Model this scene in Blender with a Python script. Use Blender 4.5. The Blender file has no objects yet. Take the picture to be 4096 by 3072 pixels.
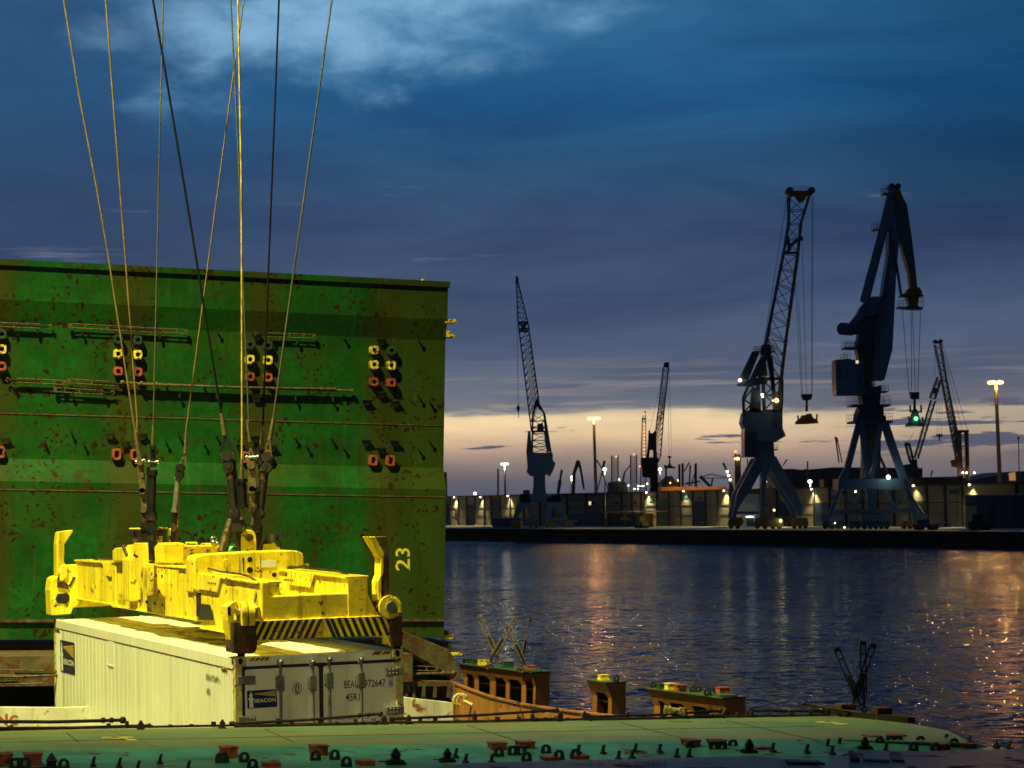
import bpy, math, random
from math import sin, cos, tan, atan, atan2, radians, pi, sqrt
from mathutils import Vector, Matrix
random.seed(7)
SC = bpy.context.scene
COL = SC.collection

# ------------------------------------------------------------------ camera, sky, lights, exposure
FPX = 8547.0                     # focal length in pixels of a 4096 px wide picture
PITCH = atan(462 / FPX); ROLL = radians(1.1)
CAM = Vector((0, 0, 11.0))       # eleven metres above the water
_F = Vector((0, cos(PITCH), sin(PITCH))); _r0 = Vector((1, 0, 0)); _u0 = Vector((0, -sin(PITCH), cos(PITCH)))
_R = cos(ROLL) * _r0 - sin(ROLL) * _u0; _U = sin(ROLL) * _r0 + cos(ROLL) * _u0
cd = bpy.data.cameras.new('camera'); cam = bpy.data.objects.new('camera', cd); COL.objects.link(cam)
cam.matrix_world = Matrix(((_R.x, _U.x, -_F.x, CAM.x), (_R.y, _U.y, -_F.y, CAM.y), (_R.z, _U.z, -_F.z, CAM.z), (0, 0, 0, 1)))
cd.sensor_width = 36; cd.lens = 36 * FPX / 4096; cd.clip_end = 20000; cd.clip_start = 0.5
cd.dof.use_dof = True; cd.dof.focus_distance = 33; cd.dof.aperture_fstop = 5.0
SC.camera = cam
SC.view_settings.view_transform = 'Standard'; SC.view_settings.look = 'None'
SC.view_settings.exposure = 0; SC.view_settings.gamma = 1; SC.view_settings.use_curve_mapping = False
FLOOD = 155000; DOOR_FILL = 13000; SKYK = 1.0; HAZE = .5e-4

class G:
    """small helper for node trees"""
    def __init__(s, tree): s.t = tree; s.n = tree.nodes; s.l = tree.links
    def node(s, typ, **kw):
        n = s.n.new(typ)
        for k, v in kw.items(): setattr(n, k, v)
        return n
    def put(s, sock, v):
        if hasattr(v, 'is_output') or isinstance(v, bpy.types.NodeSocket): s.l.new(v, sock)
        elif v is not None:
            if isinstance(v, (tuple, list)) and len(v) == 3 and sock.type == 'RGBA': v = (*v, 1)
            sock.default_value = v
    def m(s, op, a, b=None, c=None):
        n = s.node('ShaderNodeMath', operation=op); s.put(n.inputs[0], a); s.put(n.inputs[1], b); s.put(n.inputs[2], c)
        return n.outputs[0]
    def comb(s, x, y, z):
        n = s.node('ShaderNodeCombineXYZ'); s.put(n.inputs[0], x); s.put(n.inputs[1], y); s.put(n.inputs[2], z); return n.outputs[0]
    def sep(s, v):
        n = s.node('ShaderNodeSeparateXYZ'); s.put(n.inputs[0], v); return n.outputs
    def scale(s, v, k):
        n = s.node('ShaderNodeMapping'); s.put(n.inputs['Vector'], v); n.inputs['Scale'].default_value = k; return n.outputs[0]
    def noise(s, v, sc=1, det=4, rough=.55, dist=0):
        n = s.node('ShaderNodeTexNoise'); s.put(n.inputs['Vector'], v); n.inputs['Scale'].default_value = sc
        n.inputs['Detail'].default_value = det; n.inputs['Roughness'].default_value = rough; n.inputs['Distortion'].default_value = dist
        return n.outputs['Fac']
    def ss(s, v, a, b, lo=0., hi=1.):
        n = s.node('ShaderNodeMapRange'); n.interpolation_type = 'SMOOTHSTEP'
        s.put(n.inputs[0], v); s.put(n.inputs[1], a); s.put(n.inputs[2], b); s.put(n.inputs[3], lo); s.put(n.inputs[4], hi); return n.outputs[0]
    def ramp(s, v, stops):
        n = s.node('ShaderNodeValToRGB'); s.put(n.inputs[0], v); e = n.color_ramp.elements
        for i, (p, c) in enumerate(stops):
            el = e[i] if i < 2 else e.new(p)
            el.position = p; el.color = (*c, 1)
        return n.outputs[0]
    def mix(s, f, a, b, mode='MIX'):
        n = s.node('ShaderNodeMix', data_type='RGBA', blend_type=mode); s.put(n.inputs[0], f); s.put(n.inputs[6], a); s.put(n.inputs[7], b)
        return n.outputs[2]

def lin(r, g, b):
    f = lambda c: (c / 255 / 12.92) if c / 255 <= .04045 else ((c / 255 + .055) / 1.055) ** 2.4
    return (f(r), f(g), f(b))

world = bpy.data.worlds.new("World"); SC.world = world; world.use_nodes = True
g = G(world.node_tree); g.n.clear()
out = g.node('ShaderNodeOutputWorld'); bg = g.node('ShaderNodeBackground'); g.l.new(bg.outputs[0], out.inputs[0])
x, y, z = g.sep(g.node('ShaderNodeTexCoord').outputs['Generated'])
az = g.m('ARCTAN2', x, y)
el = g.m('ARCTAN2', z, g.m('SQRT', g.m('ADD', g.m('MULTIPLY', x, x), g.m('MULTIPLY', y, y))))
edge = g.noise(g.comb(g.m('MULTIPLY', az, 11), g.m('MULTIPLY', el, 95), 0), 1, 6, .62, .3)
el2 = g.m('ADD', el, g.m('MULTIPLY', g.m('SUBTRACT', edge, .5), g.ss(el, .02, .05, .0, .022)))
el2 = g.m('ADD', el2, g.m('MULTIPLY', az, .012))
K = 1 / .5
stops = [(0, (92, 94, 114)), (.008, (108, 103, 118)), (.016, (150, 130, 128)), (.024, (200, 168, 146)), (.032, (240, 206, 166)), (.0385, (250, 218, 176)),
         (.0405, (170, 155, 145)), (.0425, (118, 118, 132)), (.052, (96, 103, 126)), (.070, (80, 92, 120)), (.092, (66, 83, 114)), (.116, (60, 77, 110)), (.139, (50, 75, 110)),
         (.163, (40, 78, 120)), (.186, (33, 86, 136)), (.21, (42, 95, 142)), (.26, (48, 100, 144)), (.5, (22, 48, 84))]
base = g.ramp(g.m('MULTIPLY', g.m('MAXIMUM', el2, 0.0), K), [(p * K, lin(*c)) for p, c in stops])
# long faint cloud streaks
st = g.noise(g.comb(g.m('MULTIPLY', az, 6), g.m('MULTIPLY', el, 30), 3), 1, 7, .6, .5)
base = g.mix(1.0, base, g.ramp(st, [(.25, (.66, .72, .78)), (.5, (1, 1.05, 1)), (.76, (1.42, 1.38, 1.22))]), 'MULTIPLY')
# pale lavender side to the left, deep blue side to the right
base = g.mix(g.m('MULTIPLY', g.ss(az, -.02, -.24), g.ss(el, .07, .12)), base, g.mix(.5, base, lin(50, 72, 104)))
rd = g.m('MULTIPLY', g.ss(az, .08, .25), g.ss(el, .08, .15))
base = g.mix(rd, base, g.mix(1, base, (.42, .60, .66), 'MULTIPLY'))
# bright opening in the cloud, upper left of centre
nz = g.noise(g.comb(g.m('MULTIPLY', az, 16), g.m('MULTIPLY', el, 34), 8), 1, 7, .54, .3)
dx = g.m('DIVIDE', g.m('ADD', az, .04), .14); dy = g.m('DIVIDE', g.m('SUBTRACT', el, g.m('ADD', .252, g.m('MULTIPLY', az, .22))), .050)
dd = g.m('ADD', g.m('MULTIPLY', dx, dx), g.m('MULTIPLY', dy, dy))
mk = g.m('SUBTRACT', g.m('ADD', 1.0, g.m('MULTIPLY', g.m('SUBTRACT', nz, .5), 2.8)), dd)
base = g.mix(g.m('MULTIPLY', g.m('MULTIPLY', g.ss(mk, -.3, 1.3), .92), g.ss(el, .40, .30)), base, g.mix(g.ss(nz, .35, .65), lin(92, 146, 186), lin(136, 184, 220)))
rdm = g.m('MULTIPLY', g.ss(az, .08, .22), g.ss(el, .055, .045)); base = g.mix(g.m('MULTIPLY', rdm, .45), base, lin(112, 108, 120))
w3 = g.noise(g.comb(g.m('MULTIPLY', az, 9), g.m('MULTIPLY', el, 240), 11), 1, 4, .6, .3)
b3 = g.m('MULTIPLY', g.ss(el, .041, .045), g.ss(el, .072, .05)); base = g.mix(g.m('MULTIPLY', b3, g.ss(w3, .48, .68, 0, .5)), base, lin(172, 156, 150))
# a few thin bright slits and darker wisps low down
w1 = g.noise(g.comb(g.m('MULTIPLY', az, 14), g.m('MULTIPLY', el, 150), 1), 1, 5, .6)
band = g.m('MULTIPLY', g.ss(el, .012, .022), g.ss(el, .05, .04))
thr = g.ss(az, .13, .21, .60, .50)
wf = g.m('MULTIPLY', band, g.ss(g.m('SUBTRACT', w1, thr), .0, .05))
base = g.mix(wf, base, lin(96, 98, 116))
w2 = g.noise(g.comb(g.m('MULTIPLY', az, 8), g.m('MULTIPLY', el, 90), 5), 1, 4, .6)
b2 = g.m('MULTIPLY', g.ss(el, .048, .06), g.ss(el, .20, .09))
base = g.mix(g.m('MULTIPLY', b2, g.ss(w2, .64, .76, 0, .45)), base, lin(150, 158, 170))
# warm strip only in the direction of the sunset
base = g.mix(g.m('MULTIPLY', g.ss(g.m('ABSOLUTE', az), .5, 1.3), g.ss(el, 1.2, .6)), base, lin(34, 38, 46))
g.l.new(base, bg.inputs[0]); bg.inputs[1].default_value = SKYK

def add_light(name, typ, loc, energy, color, parent=None, aim=None, **kw):
    d = bpy.data.lights.new(name, typ); d.energy = energy; d.color = color
    for k, v in kw.items(): setattr(d, k, v)
    o = bpy.data.objects.new(name, d); COL.objects.link(o)
    M = Matrix.Translation(loc)
    if aim is not None: M = M @ (Vector(aim) - Vector(loc)).to_track_quat('-Z', 'Y').to_matrix().to_4x4()
    if parent: o.parent = parent; M = WM[parent.name].inverted() @ M
    o.matrix_local = M if parent else M
    if not parent: o.matrix_world = M
    return o
WM = {}
# last glow of the set sun, from just over the horizon ahead
add_light('sun', 'SUN', (0, 0, 50), .002, (1, .72, .5), aim=(-20, -200, 35), angle=radians(10))
# the deck floodlight hanging high on the ship's own crane, left of the picture
add_light('deck_flood_and_fill', 'SPOT', (-15.0, 23.0, 42.0), FLOOD, (1.0, .93, .30), aim=(-6.6, 33, 10.0), spot_size=radians(56), spot_blend=1.0, shadow_soft_size=.25)

# an added weaker fill spot behind the camera, lifting the container door end
add_light('deck_flood_and_fill', 'SPOT', (-1.0, -12.0, 27.0), DOOR_FILL, (1.0, .90, .42), aim=(-3.6, 31, 8.5), spot_size=radians(22), spot_blend=1.0, shadow_soft_size=.4)

# ------------------------------------------------------------------ frames of reference
def ray(px, py): return _F + _R * ((px - 2048) / FPX) + _U * ((1536 - py) / FPX)
def at(px, py, dist):
    r = ray(px, py); return CAM + r * (dist / r.y)
class Frame:
    def __init__(s, O, X, Y, Z): s.O = Vector(O); s.A = [Vector(X), Vector(Y), Vector(Z)]
    def pt(s, a, b, c): return s.O + s.A[0] * a + s.A[1] * b + s.A[2] * c
    def loc(s, P):
        d = Vector(P) - s.O; return Vector([d.dot(a) for a in s.A])
    def hit(s, ax, px, py, v):
        r = ray(px, py); rr = [r.dot(a) for a in s.A]; o = s.loc(CAM); t = (v - o[ax]) / rr[ax]
        return Vector([o[i] + rr[i] * t for i in range(3)])
    def mat(s, o=(0, 0, 0)):
        P = s.pt(*o); a, b, c = s.A
        return Matrix(((a.x, b.x, c.x, P.x), (a.y, b.y, c.y, P.y), (a.z, b.z, c.z, P.z), (0, 0, 0, 1)))
_W = Vector((25000, 8547, -912)).normalized(); _L = Vector((-.3235, .9462, 0)); _L = (_L - _W * _W.dot(_L)).normalized()
S = Frame(CAM, _W, _L, _W.cross(_L))                                   # the ship, listing two degrees; origin at the camera
_th = radians(23.5); _A0 = at(938, 2629, 29.1)
C = Frame(_A0, (cos(_th), sin(_th), 0), (-sin(_th), cos(_th), 0), (0, 0, 1))   # the hanging container; origin its near left top corner
Q = Frame((-18.8, 600, 3.3), (.4846, -.8747, 0), (.8747, .4846, 0), (0, 0, 1))  # the far quay: along, inland, up
def crop(x0, y0, k): return lambda x, y: (x0 + x / k, y0 + y / k)
k1 = crop(0, 1000, 2.212); k2 = crop(900, 1000, 2.212); k3 = crop(0, 1700, 2.212); k4 = crop(800, 1700, 2.212)
k5 = crop(150, 2050, 2.765); k6 = crop(850, 2050, 2.765); k7 = crop(0, 2400, 2.458); k8 = crop(850, 2400, 2.458)

# ------------------------------------------------------------------ mesh builder
class MB:
    def __init__(s): s.v = []; s.f = []; s.sm = []
    def add(s, vs, fs, smooth=False):
        n = len(s.v); s.v += [Vector(v) for v in vs]; s.f += [[i + n for i in f] for f in fs]; s.sm += [smooth] * len(fs); return s
    def hexa(s, c):
        return s.add(c, [(0, 3, 2, 1), (4, 5, 6, 7), (0, 1, 5, 4), (1, 2, 6, 5), (2, 3, 7, 6), (3, 0, 4, 7)])
    def box(s, F, a0, a1, b0, b1, c0, c1):
        P = F.pt if F else (lambda a, b, c: Vector((a, b, c)))
        return s.hexa([P(a0, b0, c0), P(a1, b0, c0), P(a1, b1, c0), P(a0, b1, c0), P(a0, b0, c1), P(a1, b0, c1), P(a1, b1, c1), P(a0, b1, c1)])
    def prism(s, poly, ext, smooth=False):
        n = len(poly); ext = Vector(ext); p = [Vector(q) for q in poly]
        fs = [tuple(range(n)), tuple(range(2 * n - 1, n - 1, -1))] + [(i, i + n, (i + 1) % n + n, (i + 1) % n) for i in range(n)]
        return s.add(p + [q + ext for q in p], fs)
    def beam(s, p0, p1, w, h=None, up=None, w1=None, h1=None):
        p0 = Vector(p0); p1 = Vector(p1); h = h or w; w1 = w1 or w; h1 = h1 or h; d = (p1 - p0).normalized()
        u = Vector(up) if up is not None else (Vector((0, 0, 1)) if abs(d.z) < .9 else Vector((0, 1, 0)))
        a = d.cross(u).normalized(); b = a.cross(d).normalized()
        c = []
        for p, ww, hh in ((p0, w, h), (p1, w1, h1)):
            c += [p - a * ww / 2 - b * hh / 2, p + a * ww / 2 - b * hh / 2, p + a * ww / 2 + b * hh / 2, p - a * ww / 2 + b * hh / 2]
        return s.hexa(c)
    def tube(s, p0, p1, r0, r1=None, n=6, caps=True):
        p0 = Vector(p0); p1 = Vector(p1); r1 = r0 if r1 is None else r1; d = (p1 - p0)
        if d.length < 1e-9: return s
        d.normalize(); a = d.orthogonal().normalized(); b = d.cross(a)
        vs = [p + (a * cos(2 * pi * i / n) + b * sin(2 * pi * i / n)) * r for p, r in ((p0, r0), (p1, r1)) for i in range(n)]
        s.add(vs, [(i, (i + 1) % n, (i + 1) % n + n, i + n) for i in range(n)], n > 4)
        if caps: s.add(vs, [tuple(range(n - 1, -1, -1)), tuple(range(n, 2 * n))])
        return s
    def path(s, pts, r, n=6):
        for a, b in zip(pts, pts[1:]): s.tube(a, b, r, r, n)
        return s
    def ball(s, c, r, nu=10, nv=6, sc=(1, 1, 1)):
        c = Vector(c); vs = []; fs = []
        for j in range(nv + 1):
            t = pi * j / nv
            for i in range(nu):
                a = 2 * pi * i / nu; vs.append(c + Vector((sin(t) * cos(a) * r * sc[0], sin(t) * sin(a) * r * sc[1], cos(t) * r * sc[2])))
        for j in range(nv):
            for i in range(nu): fs.append((j * nu + i, j * nu + (i + 1) % nu, (j + 1) * nu + (i + 1) % nu, (j + 1) * nu + i))
        return s.add(vs, fs, True)
    def ring(s, c, ax, u, r, t, n=12, a0=0, a1=2 * pi, sides=6):
        """torus (or arc of one) round the axis ax, starting at direction u"""
        c = Vector(c); ax = Vector(ax).normalized(); u = Vector(u).normalized(); v = ax.cross(u)
        pts = [c + (u * cos(a0 + (a1 - a0) * i / n) + v * sin(a0 + (a1 - a0) * i / n)) * r for i in range(n + 1)]
        return s.path(pts, t, sides)
    def build(s, name, mat, parent=None, bevel=0, **props):
        me = bpy.data.meshes.new(name)
        M = WM[parent.name].inverted() if parent else Matrix()
        me.from_pydata([tuple(M @ v) for v in s.v], [], s.f); me.update()
        me.polygons.foreach_set('use_smooth', s.sm)
        import bmesh
        b = bmesh.new(); b.from_mesh(me); bmesh.ops.recalc_face_normals(b, faces=b.faces); b.to_mesh(me); b.free()
        me.materials.append(mat)
        o = bpy.data.objects.new(name, me); COL.objects.link(o)
        if parent: o.parent = parent; WM[o.name] = WM[parent.name]
        else: WM[o.name] = Matrix()
        if bevel:
            md = o.modifiers.new('bevel', 'BEVEL'); md.width = bevel; md.segments = 2; md.limit_method = 'ANGLE'; md.angle_limit = radians(50)
        for k, v in props.items(): o[k] = v
        return o
def thing(name, label, cat, M, group=None):
    if not isinstance(M, Matrix): M = Matrix.Translation(M)
    o = bpy.data.objects.new(name, None); COL.objects.link(o); o.matrix_world = M; o.empty_display_size = .1
    o['label'] = label; o['category'] = cat
    if group: o['group'] = group
    WM[o.name] = M.copy(); return o
def dup(root, M, label, group=None):
    r = root.copy(); COL.objects.link(r); r.matrix_world = M; r['label'] = label; WM[r.name] = M.copy()
    if group: r['group'] = group
    def kids(a, b):
        for ch in list(a.children):
            c = ch.copy(); COL.objects.link(c); c.parent = b; kids(ch, c)
    kids(root, r); return r
def text(mb, s_, BL, BR, TL, off, bold=0.0):
    """letters as flat geometry fitted into the parallelogram BL-BR-TL, lifted by off"""
    cu = bpy.data.curves.new('t', 'FONT'); cu.body = s_; cu.resolution_u = 2; cu.offset = bold
    ob = bpy.data.objects.new('t', cu); COL.objects.link(ob)
    me = ob.to_mesh(); vs = [v.co.copy() for v in me.vertices]; fs = [list(p.vertices) for p in me.polygons]
    ob.to_mesh_clear(); bpy.data.objects.remove(ob); bpy.data.curves.remove(cu)
    x0 = min(v.x for v in vs); x1 = max(v.x for v in vs); y0 = min(v.y for v in vs); y1 = max(v.y for v in vs)
    BL = Vector(BL); X = Vector(BR) - BL; Y = Vector(TL) - BL; off = Vector(off)
    mb.add([BL + X * ((v.x - x0) / (x1 - x0)) + Y * ((v.y - y0) / (y1 - y0)) + off for v in vs], fs)

# ------------------------------------------------------------------ materials
def mat(name, col, rough=.55, metal=0, var=.25, vs=1.5, rust=0, rcol=(.10, .035, .012), rs=3, dirt=0, dcol=(.03, .025, .015), dscale=(6, 6, .6),
        bump=.0, bs=20, emit=None, es=0, fine=0, spec=None, extra=None):
    m = bpy.data.materials.new(name); m.use_nodes = True; g = G(m.node_tree); p = g.n['Principled BSDF']
    co = g.node('ShaderNodeTexCoord').outputs['Object']
    n1 = g.noise(co, vs, 6, .6)
    c = g.mix(g.ss(n1, .3, .7), tuple(k * (1 - var) for k in col), tuple(min(1, k * (1 + var)) for k in col))
    if fine: c = g.mix(g.ss(g.noise(co, vs * 9, 4, .6), .35, .7, 0, fine), c, tuple(k * .5 for k in col))
    r = rough
    if dirt:
        d = g.noise(g.scale(co, dscale), 1, 5, .65)
        c = g.mix(g.ss(d, .5, .72, 0, dirt), c, dcol)
    if extra: c = extra(g, co, c)
    if rust:
        big = g.noise(co, rs * .3, 3, .5); sm = g.noise(co, rs, 4, .55, .4)
        v = g.m('ADD', g.m('MULTIPLY', big, .5), g.m('MULTIPLY', sm, .8))
        t = 1.0 - .36 * rust
        f = g.ss(v, t * .80, t * .80 + .05); f2 = g.ss(v, t * .80 - .045, t * .80 + .02, 0, .75)
        c = g.mix(f2, c, tuple(k * .45 + r_ * .75 for k, r_ in zip(col, rcol)))
        c = g.mix(f, c, g.mix(g.noise(co, rs * 6, 3, .6), tuple(k * .4 for k in rcol), tuple(k * 1.3 for k in rcol)))
        r = g.ss(f, 0, 1, rough, .9)
    g.put(p.inputs['Base Color'], c); g.put(p.inputs['Roughness'], r); p.inputs['Metallic'].default_value = metal
    if spec is not None: p.inputs['Specular IOR Level'].default_value = spec
    if bump:
        b = g.node('ShaderNodeBump'); b.inputs['Strength'].default_value = bump; b.inputs['Distance'].default_value = .02
        g.l.new(g.noise(co, bs, 5, .6), b.inputs['Height']); g.l.new(b.outputs[0], p.inputs['Normal'])
    if emit: g.put(p.inputs['Emission Color'], emit); p.inputs['Emission Strength'].default_value = es
    return m

def panel_extra(g, co, c):
    x, y, z = g.sep(co)
    # brown grime below the columns of sockets, every 2.65 m
    ph = g.m('ABSOLUTE', g.m('SUBTRACT', g.m('FLOORED_MODULO', g.m('ADD', x, PHASE + 1.325), 2.65), 1.325))
    wob = g.m('MULTIPLY', g.m('SUBTRACT', g.noise(g.scale(co, (2, 1, 1.2)), 1, 5, .6), .5), .55)
    f = g.ss(g.m('ADD', ph, wob), .62, .12, 0, .85)
    c = g.mix(f, c, (.040, .040, .006))
    # weathered right edge, and clouded olive patches
    e = g.ss(g.m('ADD', x, g.m('MULTIPLY', wob, 2)), EDGE - 1.7, EDGE - .5, 0, .8)
    c = g.mix(e, c, (.040, .055, .008))
    o = g.ss(g.noise(g.scale(co, (.5, 1, .8)), 1.3, 6, .62), .50, .68, 0, .6)
    c = g.mix(o, c, (.030, .060, .008))
    s = g.ss(g.noise(g.scale(co, (7, 1, .5)), 1, 5, .7), .55, .75, 0, .5)
    c = g.mix(s, c, (.02, .15, .03))
    dn = g.ss(g.noise(g.scale(co, (3.2, 1, .28)), 1.6, 5, .65), .56, .74, 0, .75)
    c = g.mix(dn, c, (.030, .022, .006))
    def spots(sc, r0, r1, c, seed):
        vo = g.node('ShaderNodeTexVoronoi'); vo.inputs['Scale'].default_value = sc; vo.inputs['Randomness'].default_value = 1
        wv = g.node('ShaderNodeVectorMath', operation='ADD'); nn = g.node('ShaderNodeTexNoise'); g.l.new(co, nn.inputs['Vector']); nn.inputs['Scale'].default_value = 5; nn.inputs['Detail'].default_value = 3
        k = g.node('ShaderNodeVectorMath', operation='SCALE'); g.l.new(nn.outputs['Color'], k.inputs[0]); k.inputs['Scale'].default_value = .28; g.l.new(co, wv.inputs[0]); g.l.new(k.outputs[0], wv.inputs[1]); g.l.new(wv.outputs[0], vo.inputs['Vector'])
        cl = g.ss(g.noise(co, .7, 3, .6), .40, .58)
        rad = g.m('MULTIPLY', cl, r0); q = g.m('SUBTRACT', rad, vo.outputs['Distance'])
        c = g.mix(g.ss(q, -.10, .02, 0, .6), c, (.040, .040, .008))
        return g.mix(g.ss(q, -.02, .03), c, (.022, .011, .004))
    c = g.mix(g.ss(g.noise(g.scale(co, (1, 1, 1.4)), 1.5, 7, .7, .6), .58, .66, 0, .8), c, (.034, .026, .006)); c = spots(3.4, .22, .1, c, 0); c = spots(7.5, .26, .1, c, 1)
    return c
PHASE = 0; EDGE = 13
def roof_extra(g, co, c):
    x, y, z = g.sep(co)
    n = g.noise(g.scale(co, (1.3, .45, 1)), 1.6, 7, .65, .5)
    msk = g.m('MULTIPLY', g.ss(y, 2.2, 3.0), g.ss(y, 9.0, 7.6))
    msk = g.m('MULTIPLY', msk, g.ss(x, .35, .6))
    c = g.mix(g.m('MULTIPLY', msk, g.ss(n, .49, .57)), c, (.10, .085, .03))
    return g.mix(g.ss(g.noise(co, 5, 5, .7), .58, .7, 0, .4), c, (.45, .38, .2))
def hatch_extra(g, co, c):
    s1 = g.noise(g.scale(co, (.35, 3.2, 1)), 1.2, 7, .65, .3)
    c = g.mix(g.ss(s1, .42, .62), c, (.25, .25, .08))
    s2 = g.noise(g.scale(co, (.5, 6, 1)), 1.0, 6, .65)
    c = g.mix(g.ss(s2, .55, .68, 0, .8), c, (.24, .18, .04))
    s3 = g.noise(g.scale(co, (1.0, 9, 1)), 1.7, 5, .6)
    return g.mix(g.ss(s3, .62, .70, 0, .9), c, (.09, .05, .02))

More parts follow.
